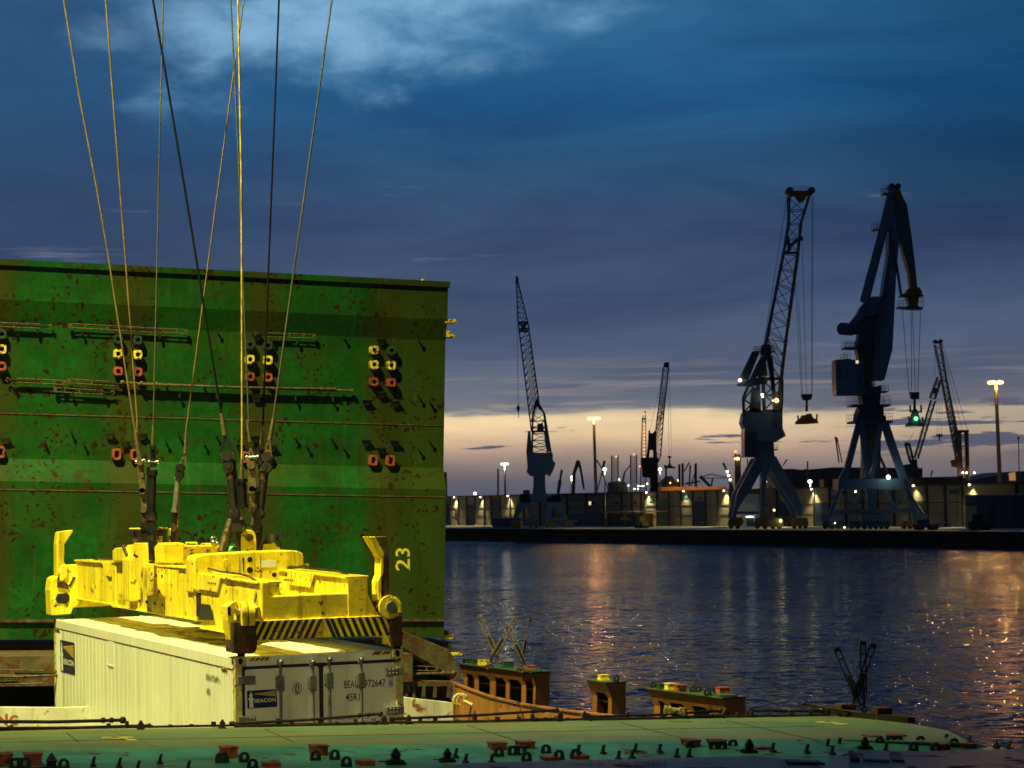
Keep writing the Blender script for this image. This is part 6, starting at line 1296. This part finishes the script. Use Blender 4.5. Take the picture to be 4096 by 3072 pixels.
pslab('head_machinery', V, [(3630, 1158), (3645, 1148), (3678, 1148), (3689, 1165), (3690, 1184), (3676, 1190), (3672, 1220), (3680, 1232), (3632, 1232), (3640, 1212), (3628, 1190)], 2.6, 'craneyellow', Cc, .2)
mb = MB(); mb.prism(*slab(V, [(3592, 1226), (3694, 1228), (3690, 1238), (3640, 1236), (3594, 1232)], 3)); mb.prism(*slab(V, [(3604, 1178), (3696, 1180), (3696, 1185), (3604, 1186)], 3)); railing(mb, V, 3592, 3636, 1228, 26, .06); railing(mb, V, 3675, 3694, 1228, 40, .06); mb.build('platform', M_['cranedark'], Cc)
mb = MB(); mb.path([V(3562, 930), V(3589, 1075), V(3604, 1180), V(3630, 1178)], .28); mb.build('pull_rod', M_['boomteal'], Cc)
mb = MB(); mb.tube(V(3570, 755), V(3534, 921), .75, .85, 8); mb.tube(V(3534, 921), V(3458, 1211), .85, .95, 8); mb.path([V(3555, 775), V(3524, 915), V(3447, 1200)], .08); mb.path([V(3548, 775), V(3518, 915), V(3441, 1200)], .08); mb.build('tie_bar', M_['craneblue'], Cc)
platform(V, 3531, 3564, 772, 6, 24, Cc, 3); platform(V, 3494, 3556, 915, 6, 24, Cc, 3)
pslab('main_jib', V, [(3556, 905), (3570, 830), (3580, 822), (3601, 926), (3587, 1075), (3578, 1256), (3572, 1378), (3570, 1400), (3539, 1520), (3489, 1520), (3499, 1400), (3501, 1333), (3528, 1188), (3555, 1016)], 4, 'craneblue', Cc, .2)
pslab('main_jib_web', V, [(3556, 905), (3572, 905), (3566, 1016), (3545, 1188), (3522, 1333), (3515, 1400), (3500, 1400), (3501, 1333), (3528, 1188), (3555, 1016)], .15, 'boomteal', Cc, 0)
pslab('balance_arm', V, [(3402, 1290), (3432, 1255), (3445, 1228), (3482, 1186), (3498, 1184), (3530, 1185), (3528, 1240), (3495, 1260), (3462, 1262), (3425, 1300)], 3, 'craneblue', Cc, .8)
c = V(3366, 1315, 0); mb = MB(); mb.tube(c, V(3412, 1315, 2), 1.32, 1.32, 18); mb.tube(V(3405, 1315, 1), V(3450, 1312, 2.5), 1.25, 1.2, 14); mb.build('counterweight', M_['boomteal'], Cc)
pslab('tower', V, [(3446, 1252), (3505, 1230), (3520, 1260), (3515, 1400), (3495, 1520), (3500, 1581), (3442, 1581), (3443, 1440), (3430, 1390), (3440, 1340)], 4, 'cranedark', Cc, 1.2)
platform(V, 3378, 3450, 1388, 7, 24, Cc, 5); platform(V, 3375, 3400, 1436, 4, 24, Cc, 5)
pslab('operator_cab', V, [(3339, 1440), (3400, 1435), (3402, 1440), (3450, 1438), (3460, 1580), (3343, 1580), (3340, 1530)], 5.5, 'craneblue', Cc, -1)
pslab('cab_window', V, [(3420, 1443), (3431, 1443), (3431, 1455), (3420, 1455)], .05, L_win, Cc, -1.08)
mb = MB()
for s_ in ([(3350, 1462), (3358, 1460), (3360, 1492), (3352, 1494)], [(3352, 1494), (3360, 1492), (3373, 1514), (3368, 1518), (3357, 1505), (3352, 1518), (3348, 1516)]): mb.prism(*slab(V, s_, .02, -1.05))
mb.build('white_emblem', M_['farsteel'], Cc)
mb = MB(); mb.path([V(3433, 1500, -1.6), V(3490, 1498, -1.6), V(3492, 1550, -1.6), V(3436, 1551, -1.6), V(3433, 1500, -1.6)], .16, 4); mb.tube(V(3434, 1514, -1.6), V(3490, 1512, -1.6), .1); mb.tube(V(3476, 1500, -1.6), V(3476, 1550, -1.6), .12); mb.build('yellow_railing', M_['craneyellow'], Cc)
platform(V, 3524, 3553, 1564, 5, 22, Cc, 5)
pslab('column', V, [(3448, 1560), (3526, 1540), (3520, 1620), (3535, 1632), (3536, 1660), (3545, 1668), (3545, 1684), (3428, 1684), (3432, 1660), (3440, 1632), (3452, 1620)], 6, 'cranedark', Cc, 0)
platform(V, 3410, 3562, 1617, 7, 34, Cc, 8); platform(V, 3409, 3566, 1684, 8, 30, Cc, 9, 'boomteal', -1.5)
pslab('core_column', V, [(3468, 1690), (3530, 1690), (3526, 1915), (3462, 1915)], 3, 'cranedark', Cc, 4)
def leg(pts, back=0, dep=1.3, m_='craneblue'): pslab('portal_leg', V, pts, dep, m_, Cc, back)
leg([(3423, 1692), (3440, 1692), (3438, 1730), (3402, 1870), (3390, 1915), (3374, 1925), (3322, 2066), (3310, 2066), (3348, 1960), (3352, 1918), (3375, 1873)], -1)
leg([(3434, 1692), (3450, 1692), (3458, 1800), (3472, 1912), (3455, 1912), (3440, 1800)], -2); leg([(3507, 1692), (3528, 1692), (3522, 1730), (3500, 1860), (3488, 1912), (3470, 1912), (3486, 1850), (3505, 1740)], -2)
leg([(3530, 1692), (3553, 1692), (3609, 1861), (3640, 1940), (3664, 2042), (3668, 2075), (3650, 2078), (3640, 2030), (3608, 1945), (3592, 1900), (3542, 1760), (3528, 1715)], -1)
leg([(3528, 1760), (3544, 1760), (3540, 1912), (3526, 1912)], 6, 1.3, 'cranedark'); leg([(3458, 1955), (3502, 1955), (3500, 2042), (3466, 2042), (3462, 1990)], -2)
pslab('portal_beam', V, [(3352, 1916), (3480, 1916), (3600, 1914), (3636, 1920), (3636, 1958), (3352, 1958)], 8, 'craneblue', Cc, -.5)
for pts in (((3362, 1966), (3413, 2030), (3455, 1966)), ((3536, 1964), (3579, 2028), (3612, 1974))):
    mb = MB(); mb.beam(V(*pts[0], -1), V(*pts[1], -1), .55); mb.beam(V(*pts[1], -1), V(*pts[2], -1), .55); mb.build('brace', M_['craneblue'], Cc)
mb = MB(); mb.beam(V(3334, 2046, -1), V(3642, 2042, -1), .55, .9); mb.build('sill_beam', M_['craneblue'], Cc)
for q in ([V(3524, 1820, 2), V(3566, 1915, 2)], [V(3612, 1920, -2), V(3640, 1990, -2), V(3685, 2056, -2)]): mb = MB(); mb.path(q, .3); mb.build('stairway', M_['cranedark'], Cc)
for x0, x1 in ((3280, 3368), (3440, 3500), (3500, 3556), (3662, 3708)): pslab('bogie_box', V, [(x0, 2060), (x1, 2060), (x1 - 4, 2086), (x0 + 4, 2086)], 3, 'craneblue', Cc, -1.5)
for x0, x1 in ((3284, 3366), (3390, 3440), (3445, 3555), (3600, 3700)): bogie(V, x0, x1, 2084, 2112, Cc, -1.6, 'cranedark' if x0 < 3600 else 'craneyellow')
bulb(V, 3546, 1909, L_white, Cc, .42, -2.2, 1200, (1, .95, .8)); bulb(V, 3450, 1966, L_white, Cc, .2, 9, 500, (1, .9, .4)); bulb(V, 3371, 2109, L_white, Cc, .14, -2.4); bulb(V, 3333, 2092, L_white, Cc, .12, -2.4)
ropes('crane_rope', 'fan of hoist ropes below the right crane fly jib', V, [((3613, 1236), (3641, 1568)), ((3648, 1236), (3651, 1568)), ((3653, 1236), (3666, 1568)), ((3686, 1236), (3676, 1568))], .07, 1)
hook_spreader(V, 'dark spreader with green lamp hanging from the right crane', [(3641, 1568), (3678, 1568), (3677, 1596), (3646, 1596)], ((3661, 1596), (3661, 1650)),
              [(3631, 1704), (3632, 1692), (3646, 1688), (3655, 1650), (3661, 1636), (3668, 1636), (3676, 1660), (3684, 1688), (3696, 1694), (3696, 1704), (3670, 1702)], [((3635, 1665), (3638, 1690)), ((3690, 1668), (3691, 1690)), ((3641, 1620), (3641, 1648)), ((3684, 1620), (3685, 1650)), ((3641, 1646), (3684, 1648))], 'cranedark', (3662, 1675))
# rope at the very right quay pole etc.

# ---- light masts
def mast(label, px, pytop, pybot, dist, r, lampw, m_, col, e, n=5, ring=True, head=True, zg=3.25):
    V = View(dist); top = V(px, pytop); bot = V(pybot[0], pybot[1]); bot = top + (bot - top) * ((top.z - zg) / (top.z - bot.z))
    t = thing('light_mast', label, 'light mast', bot, 'lamp posts on the far shore'); mb = MB(); mb.tube(bot, top, r * 1.5, r, 8); mb.build('pole', M_['pole'], t)
    if head:
        mb = MB()
        for i in range(n): a = 2 * pi * i / n + .3; c = top + Vector((cos(a) * lampw, sin(a) * lampw, .1)); mb.tube(top, c, .08, .08, 5)
        mb.build('head_frame', M_['pole'], t)
        for i in range(n):
            a = 2 * pi * i / n + .3; c = top + Vector((cos(a) * lampw, sin(a) * lampw, -.1)); mb = MB(); mb.ball(c, lampw * .40 + .1, 8, 5, (1.2, 1, .7)); mb.build('lamp', m_, t)
        add_light('mast_light', 'SPOT', top - Vector((0, .6, 1.0)), e, col, aim=top - Vector((0, 3.2, 2.0)), spot_size=radians(150), spot_blend=.5, shadow_soft_size=.8)
        add_light('mast_glow', 'POINT', top + Vector((0, -.9, -1.2)), 900, col, shadow_soft_size=.3)
mast('tall orange light mast in the middle, behind the warehouse', 2375, 1673, (2384, 1970), 720, .42, 1.5, L_amber, (1, .42, .11), 50000)
mast('tallest orange light mast at the right edge', 3983, 1528, (3998, 1890), 530, .40, 1.35, L_amber, (1, .44, .10), 70000)
mast('white light mast left of the left crane', 2018, 1855, (2021, 1975), 800, .3, 1.0, L_white, (1, .95, .7), 1500)
def post(label, px, pytop, pyb, dist, m_, e=0, r=.16, lr=.5, dx=0):
    V = View(dist); top = V(px, pytop); bot = Vector((V(pyb[0], pyb[1]).x, top.y, 3.2)); t = thing('lamp_post', label, 'lamp post', bot, 'lamp posts on the far shore'); mb = MB(); mb.tube(bot, top, r * 1.3, r, 6); mb.build('pole', M_['pole'], t)
    mb = MB(); mb.ball(top + Vector((dx, 0, 0)), lr, 8, 6, (1, 1, .8)); mb.build('lamp', m_ if m_ else M_['cranedark'], t)
    if e: add_light('post_light', 'POINT', top - Vector((0, .4, .9)), e, (.9, 1, .75), shadow_soft_size=.3)
post('white lamp post right of the orange middle mast', 2419, 1877, (2420, 2100), 560, L_cool, 250); post('white lamp post in front of the small dark crane', 2640, 1877, (2641, 1960), 640, L_cool, 250)
post('short lamp post beside the folded black crane arm', 2286, 1907, (2286, 1960), 700, L_white, 300, .25, .3); post('white lamp on a stub pole above the left roofs', 1900, 1974, (1901, 1990), 690, L_white, 200)
post('unlit thin pole left of the white mast', 1992, 1878, (1991, 1975), 720, None, 0, .3, .3); post('unlit pole at the green panel edge', 1782, 1892, (1784, 1980), 720, None, 0, .45, .45)
post('unlit thin pole at the right picture edge', 4074, 1752, (4076, 1965), 470, None, 0, .1, .3); post('unlit lamp post left of the middle crane', 2989, 1838, (2992, 1960), 650, None, 0, .2, .3); post('unlit lamp post in front of the blue hall', 3230, 1848, (3232, 1930), 620, None, 0, .2, .3)
post('white floodlight on a stub above the warehouse right of the middle crane', 3240, 1926, (3240, 1950), 520, L_white, 300, .15, .5)

# ---- things farther inland
def far(name, label, cat, dist, parts, group=None):
    V = View(dist); t = thing(name, label, cat, V(*parts[0][2][0]), group)
    for nm, m_, pts, dep in parts: pslab(nm, V, pts, dep, m_, t)
    return V, t
# small dark crane with two masts
V = View(900); D = thing('harbour_crane', 'small dark crane in the distance left of centre gap, lattice jib leaning right', 'crane', V(2610, 1990), 'small cranes inland')
mb = MB(); lattice(mb, V(2654, 1468), V(2624, 1725), V(2675, 1468), V(2655, 1660), 16, .22, .1, (0, 2, 0)); lattice(mb, V(2624, 1725), V(2624, 1810), V(2655, 1660), V(2643, 1822), 7, .22, .1, (0, 2, 0)); mb.tube(V(2643, 1822), V(2632, 1850), .3); mb.tube(V(2624, 1810), V(2634, 1848), .3); mb.build('jib', M_['boomteal'], D)
mb = MB(); mb.prism(*slab(V, [(2656, 1452), (2664, 1448), (2676, 1450), (2677, 1464), (2672, 1470), (2656, 1468)], 2)); mb.build('jib_head', M_['blackish'], D)
pslab('a_frame', V, [(2595, 1721), (2600, 1722), (2602, 1733), (2612, 1732), (2620, 1722), (2626, 1726), (2622, 1740), (2621, 1780), (2625, 1832), (2614, 1832), (2613, 1800), (2600, 1800), (2596, 1832), (2586, 1832), (2592, 1780)], 2, 'blackish', D)
pslab('machine_house', V, [(2568, 1830), (2628, 1829), (2632, 1845), (2632, 1905), (2608, 1912), (2572, 1908)], 6, 'blackish', D); pslab('column', V, [(2601, 1908), (2632, 1905), (2634, 1945), (2640, 1990), (2596, 1990), (2603, 1945)], 4, 'blackish', D)
ropes('crane_rope', 'hoist ropes of the small dark crane', V, [((2671, 1470), (2677, 1822)), ((2677, 1468), (2687, 1822)), ((2656, 1475), (2600, 1722)), ((2660, 1475), (2618, 1722))], .07, .5)
hook_spreader(V, 'small spreader hanging beside the small dark crane', [(2671, 1824), (2686, 1824), (2685, 1832), (2673, 1832)], ((2679, 1832), (2679, 1860)), [(2658, 1873), (2660, 1866), (2672, 1864), (2677, 1852), (2682, 1852), (2687, 1864), (2701, 1867), (2701, 1873)], [], 'cranedark')
V = View(980); t = thing('lattice_mast', 'pointed lattice mast strung with red lamps beside the small crane', 'mast', V(2572, 1990)); mb = MB()
lattice(mb, V(2570, 1675), V(2560, 1990), V(2583, 1675), V(2585, 1990), 26, .16, .08, (0, 2, 0)); mb.path([V(2570, 1675), V(2580, 1643), V(2583, 1675)], .2); mb.build('frame', M_['farsteel'], t); pslab('crown', V, [(2568, 1672), (2585, 1672), (2585, 1678), (2568, 1678)], 2, 'cranedark', t)
for i in range(10): bulb(V, 2577, 1698 + 14.3 * i, L_red, t, .38, -.6)
bulb(V, 2577, 1656, L_red, t, .4, -.6); bulb(V, 2559, 1865, L_red, t, .4, -.6)
# drilling rig legs
V = View(1900); t = thing('drilling_rig', 'jack-up rig with two lattice legs left of the small dark crane', 'rig', V(2480, 1990)); 
for x0, x1, y0 in ((2447, 2473, 1822), (2523, 2547, 1820)):
    mb = MB(); lattice(mb, V(x0, y0), V(x0, 1985), V(x1, y0), V(x1, 1985), 14, .45, .25, (0, 5, 0)); mb.build('lattice_leg', M_['farsteel'], t)
pslab('hull', V, [(2438, 1928), (2504, 1928), (2512, 1960), (2512, 1990), (2430, 1990), (2436, 1950)], 30, 'farsteel', t); bulb(V, 2464, 1827, L_red, t, .8, -1); bulb(V, 2535, 1817, L_red, t, .8, -1)
mb = MB(); mb.tube(V(2488, 1940), V(2498, 1890), 1.2, .8); mb.tube(V(2498, 1890), V(2521, 1860), .7, .5); mb.build('deck_crane', M_['farsteel'], t)
for px, py in ((2476, 1918), (2513, 1942), (2553, 1944), (2562, 1944), (2573, 1944), (2588, 1935), (2537, 1956), (2551, 1956)): bulb(V, px, py, L_white if px != 2588 else L_cool, t, .6, -3)
def jibs(label, dist, segs, m_='farsteel', name='distant_crane', r=.5):
    V = View(dist); t = thing(name, label, 'crane', V(*segs[0][0]), 'cranes far inland'); mb = MB()
    for a, b, k in segs: mb.tube(V(*a), V(*b), r * k, r * k * .8, 5)
    mb.build('boom', M_[m_], t); return V, t
jibs('black folding crane arm like an upturned V', 750, [((2313, 1842), (2294, 1900), 1.5), ((2294, 1900), (2292, 1985), 1.6), ((2313, 1842), (2325, 1890), 1.1), ((2325, 1890), (2336, 1958), .9)], 'cranedark')
jibs('slim crane leaning right of the left crane', 1300, [((2247, 1879), (2240, 1920), 1.6), ((2240, 1920), (2232, 1975), 2.4)])
jibs('crossed thin crane booms left of the drilling rig', 1600, [((2386, 1840), (2412, 1880), 1.2), ((2418, 1843), (2408, 1890), 2.0), ((2408, 1890), (2390, 1960), 1.0), ((2408, 1890), (2432, 1955), 1.0)])
jibs('pair of thin crane booms right of the posts', 1600, [((2761, 1860), (2757, 1950), 1.4), ((2757, 1850), (2736, 1885), 1.2), ((2783, 1880), (2764, 1945), 1.0)])
jibs('long low crane boom lying flat against the sky', 1300, [((2796, 1912), (2840, 1897), .8), ((2840, 1897), (2905, 1908), .7), ((2796, 1912), (2905, 1912), .6), ((2800, 1905), (2840, 1945), 2.2), ((2850, 1915), (2845, 1945), 1.2), ((2740, 1935), (2800, 1925), 1.2)])
jibs('thin crane boom behind the right crane', 1100, [((3342, 1748), (3356, 1850), .9), ((3348, 1752), (3368, 1850), .7), ((3339, 1750), (3350, 1756), 1.4)])
jibs('tiny boom with red tip right of the middle crane', 1400, [((3148, 1837), (3132, 1862), 1.0)]); jibs('tiny crane at the right above the dark roof', 1500, [((3730, 1882), (3724, 1905), 1.2)])
V, t = far('smokestack', 'tall dark post, leftmost of three behind the warehouse', 'stack', 1200, [('shaft', 'farsteel', [(2714, 1857), (2722, 1857), (2722, 1985), (2714, 1985)], 2)], 'dark posts far inland')
V, t = far('smokestack', 'tall dark post, middle of three behind the warehouse', 'stack', 1200, [('shaft', 'farsteel', [(2727, 1853), (2735, 1853), (2735, 1985), (2727, 1985)], 2)], 'dark posts far inland')
V, t = far('smokestack', 'tall dark post standing alone right of the other two', 'stack', 1200, [('shaft', 'farsteel', [(2779, 1853), (2788, 1853), (2788, 1985), (2779, 1985)], 2)], 'dark posts far inland')
V, t = far('smokestack', 'dark post left of the floating platform', 'stack', 1200, [('shaft', 'farsteel', [(2661, 1868), (2668, 1868), (2668, 1985), (2661, 1985)], 2), ('cap', 'cranedark', [(2657, 1860), (2669, 1862), (2669, 1870), (2658, 1870)], 2)], 'dark posts far inland')
V, t = far('platform_building', 'low far building with small lights behind the warehouse', 'building', 1500, [('wall', 'farsteel', [(2672, 1905), (2688, 1903), (2700, 1920), (2714, 1922), (2714, 1985), (2640, 1985), (2645, 1930)], 30)])
bulb(V, 2712, 1922, L_amber, t, .7, -2); bulb(V, 2680, 1932, L_amber, t, .5, -2)
V, t = far('control_tower', 'pale round control tower with lit amber gallery', 'tower', 1100, [('shaft', 'hall', [(2944, 1838), (2963, 1838), (2965, 1985), (2943, 1985)], 6), ('gallery', 'cranedark', [(2937, 1824), (2960, 1816), (2966, 1838), (2938, 1838)], 8), ('antenna', 'cranedark', [(2939, 1810), (2944, 1806), (2946, 1826), (2940, 1826)], 1)])
bulb(V, 2941, 1807, L_red, t, .7, -1); bulb(V, 2939, 1835, L_amber, t, .6, -1.5); bulb(V, 2949, 1835, L_amber, t, .8, -1.5); bulb(V, 2954, 1835, L_amber, t, .5, -1.5)
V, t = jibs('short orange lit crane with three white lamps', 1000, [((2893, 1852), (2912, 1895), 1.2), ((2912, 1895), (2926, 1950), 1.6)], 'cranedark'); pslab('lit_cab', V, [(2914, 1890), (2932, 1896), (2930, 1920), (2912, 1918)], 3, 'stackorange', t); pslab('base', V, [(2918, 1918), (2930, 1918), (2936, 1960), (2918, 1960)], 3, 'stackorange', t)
for q in ((2908, 1887), (2913, 1902), (2919, 1919)): bulb(V, *q, L_white, t, .55, -1.5)
V, t = far('industrial_hall', 'large blue grey hall with pale stripe behind the middle and right cranes', 'hall', 640, [('wall', 'hall', [(3130, 1876), (3170, 1875), (3214, 1880), (3330, 1869), (3500, 1870), (3690, 1872), (3690, 1985), (3130, 1985)], 60), ('pale_stripe', 'farsteel', [(3213, 1876), (3233, 1877), (3233, 1985), (3213, 1985)], -.3)])
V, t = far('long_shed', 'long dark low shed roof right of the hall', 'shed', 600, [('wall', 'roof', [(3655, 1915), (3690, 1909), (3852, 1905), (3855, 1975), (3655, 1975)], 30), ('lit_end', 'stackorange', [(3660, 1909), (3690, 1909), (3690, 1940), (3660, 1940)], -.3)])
V, t = far('domed_shed', 'pale curved roof shed with an amber glowing bay at far right', 'shed', 620, [('roof', 'farsteel', [(3850, 1925), (3900, 1918), (3970, 1905), (4020, 1893), (4050, 1886), (4100, 1884), (4300, 1884), (4300, 1960), (3850, 1960)], 40)])
mb = MB(); mb.prism(*slab(V, [(4035, 1893), (4060, 1888), (4062, 1922), (4037, 1922)], -.3)); mb.build('glowing_bay', L_glow, t)  # sheet emits the amber lamplight itself, no lamp here
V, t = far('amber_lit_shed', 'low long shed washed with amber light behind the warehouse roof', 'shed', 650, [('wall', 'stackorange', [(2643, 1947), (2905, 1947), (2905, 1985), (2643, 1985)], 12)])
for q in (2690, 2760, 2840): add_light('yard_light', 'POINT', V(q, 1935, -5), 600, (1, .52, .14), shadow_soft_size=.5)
V, t = far('small_block', 'brick block with lit windows between hall and warehouse', 'building', 560, [('wall', 'olive', [(3296, 1917), (3350, 1917), (3350, 1980), (3296, 1980)], 8)])
V, t = far('ship_superstructure', 'dark block with rusty top behind the right crane legs', 'ship', 760, [('hull', 'farsteel', [(3600, 1874), (3690, 1872), (3690, 1985), (3600, 1985)], 10), ('top', 'cranedark', [(3608, 1862), (3640, 1856), (3672, 1864), (3672, 1876), (3606, 1876)], 6)])
# right hand lattice cranes
V = View(600); t = thing('lattice_crane', 'blue lattice crane leaning left between the right crane and the orange mast', 'crane', V(3850, 1930), 'lattice cranes at the right'); mb = MB()
lattice(mb, V(3741, 1378), V(3767, 1508), V(3764, 1370), V(3787, 1512), 9, .15, .07, (0, 1.8, 0)); lattice(mb, V(3767, 1508), V(3828, 1839), V(3787, 1512), V(3834, 1745), 22, .17, .07, (0, 1.8, 0)); mb.build('jib', M_['boomteal'], t)
mb = MB(); mb.tube(V(3742, 1365, -.3), V(3742, 1365, 2), .45, .45, 10); mb.tube(V(3764, 1363, -.3), V(3764, 1363, 2), .45, .45, 10); mb.beam(V(3740, 1370), V(3766, 1368), .7); mb.build('jib_head', M_['blackish'], t)
mb = MB(); mb.tube(V(3768, 1368), V(3870, 1722), .06); mb.tube(V(3764, 1375), V(3850, 1722), .05); mb.tube(V(3738, 1378), V(3740, 1500), .05); mb.build('stay_rope', M_['cranedark'], t)
for x0, x1, m_ in ((3831, 3843, 'farorange'), (3863, 3874, 'farorange')): pslab('tower_leg', V, [(x0, 1723), (x1, 1723), (x1 + 6, 1925), (x0 + 3, 1925)], 1.5, m_, t)
mb = MB(); lattice(mb, V(3843, 1728), V(3850, 1925), V(3863, 1728), V(3872, 1925), 9, .15, .1, (0, 1.5, 0)); mb.prism(*slab(V, [(3838, 1720), (3876, 1720), (3876, 1730), (3838, 1730)], 2)); mb.build('tower_frame', M_['blackish'], t)
pslab('cab', V, [(3806, 1842), (3830, 1836), (3834, 1870), (3812, 1866)], 2, 'farorange', t)
for q in (3848, 3863, 3894): bulb(V, q, 1891, L_white, t, .25, -1.2)
V = View(820); t = thing('lattice_crane', 'pale lattice crane crossing behind, leaning right', 'crane', V(3655, 1930), 'lattice cranes at the right'); mb = MB()
lattice(mb, V(3752, 1508), V(3722, 1590), V(3768, 1512), V(3742, 1596), 4, .3, .15, (0, 2, 0)); lattice(mb, V(3726, 1600), V(3660, 1830), V(3743, 1604), V(3674, 1834), 16, .22, .09, (0, 2, 0)); mb.build('jib', M_['farwhite'], t); pslab('jib_joint', V, [(3733, 1550), (3751, 1556), (3745, 1575), (3728, 1568)], 2, 'cranedark', t)
mb = MB(); lattice(mb, V(3624, 1780), V(3643, 1850), V(3640, 1778), V(3655, 1838), 4, .25, .12, (0, 2, 0)); mb.beam(V(3619, 1774), V(3640, 1780), 1.2); mb.build('mast', M_['cranedark'], t); pslab('base', V, [(3646, 1838), (3668, 1836), (3670, 1870), (3672, 1930), (3646, 1930)], 3, 'cranedark', t)
mb = MB(); mb.tube(V(3654, 1730), V(3632, 1774), .06); mb.tube(V(3745, 1600), V(3650, 1790), .05); mb.build('stay_rope', M_['cranedark'], t)
ropes('crane_rope', 'thin ropes hanging between the crossing lattice cranes', View(600), [((3772, 1545), (3748, 1735))[::-1], ((3747, 1600), (3749, 1735)), ((3757, 1560), (3758, 1735)), ((3768, 1560), (3768, 1735))][1:], .045, 0)
V = View(600); t = thing('crane_hook', 'small dark hook block between the crossing lattice cranes', 'hook', V(3758, 1764)); pslab('block', V, [(3747, 1736), (3771, 1736), (3769, 1746), (3749, 1746)], 1, 'cranedark', t); mb = MB(); mb.tube(V(3759, 1744, .5), V(3759, 1764, .5), .25, .15, 6); mb.build('hook', M_['cranedark'], t)
# mass of far trees and clutter on the skyline
mb = MB(); random.seed(5)
for i in range(900):
    px = random.choice([random.uniform(1783, 2100), random.uniform(2180, 2560), random.uniform(2560, 2900), random.uniform(3870, 3960)])
    k = .5 + .5 * sin(px * .05) * sin(px * .013 + 1); d = random.uniform(850, 1000); base = at(px, 1985, d); hh = 3 + 7 * k * random.random(); base.z = 3 + hh
    r = random.uniform(.5, 1.3); a = random.uniform(0, pi); mb.add([base + Vector((cos(a + q) * r, 0, sin(a + q) * r)) for q in (0, 2, 4)] , [(0, 1, 2)])
o = mb.build('far_treeline', M_['tree']); o['kind'] = 'stuff'

# ---- evening air
mb = MB(); mb.box(None, -4000, 4000, -320, 4300, -7.5, 95); hm = bpy.data.materials.new('evening_air'); hm.use_nodes = True; hn = hm.node_tree.nodes; hn.remove(hn['Principled BSDF'])
pv = hn.new('ShaderNodeVolumePrincipled'); pv.inputs['Color'].default_value = (.80, .82, .92, 1); pv.inputs['Density'].default_value = HAZE; hm.node_tree.links.new(pv.outputs[0], hn['Material Output'].inputs['Volume'])
o = mb.build('haze', hm); o['kind'] = 'stuff'
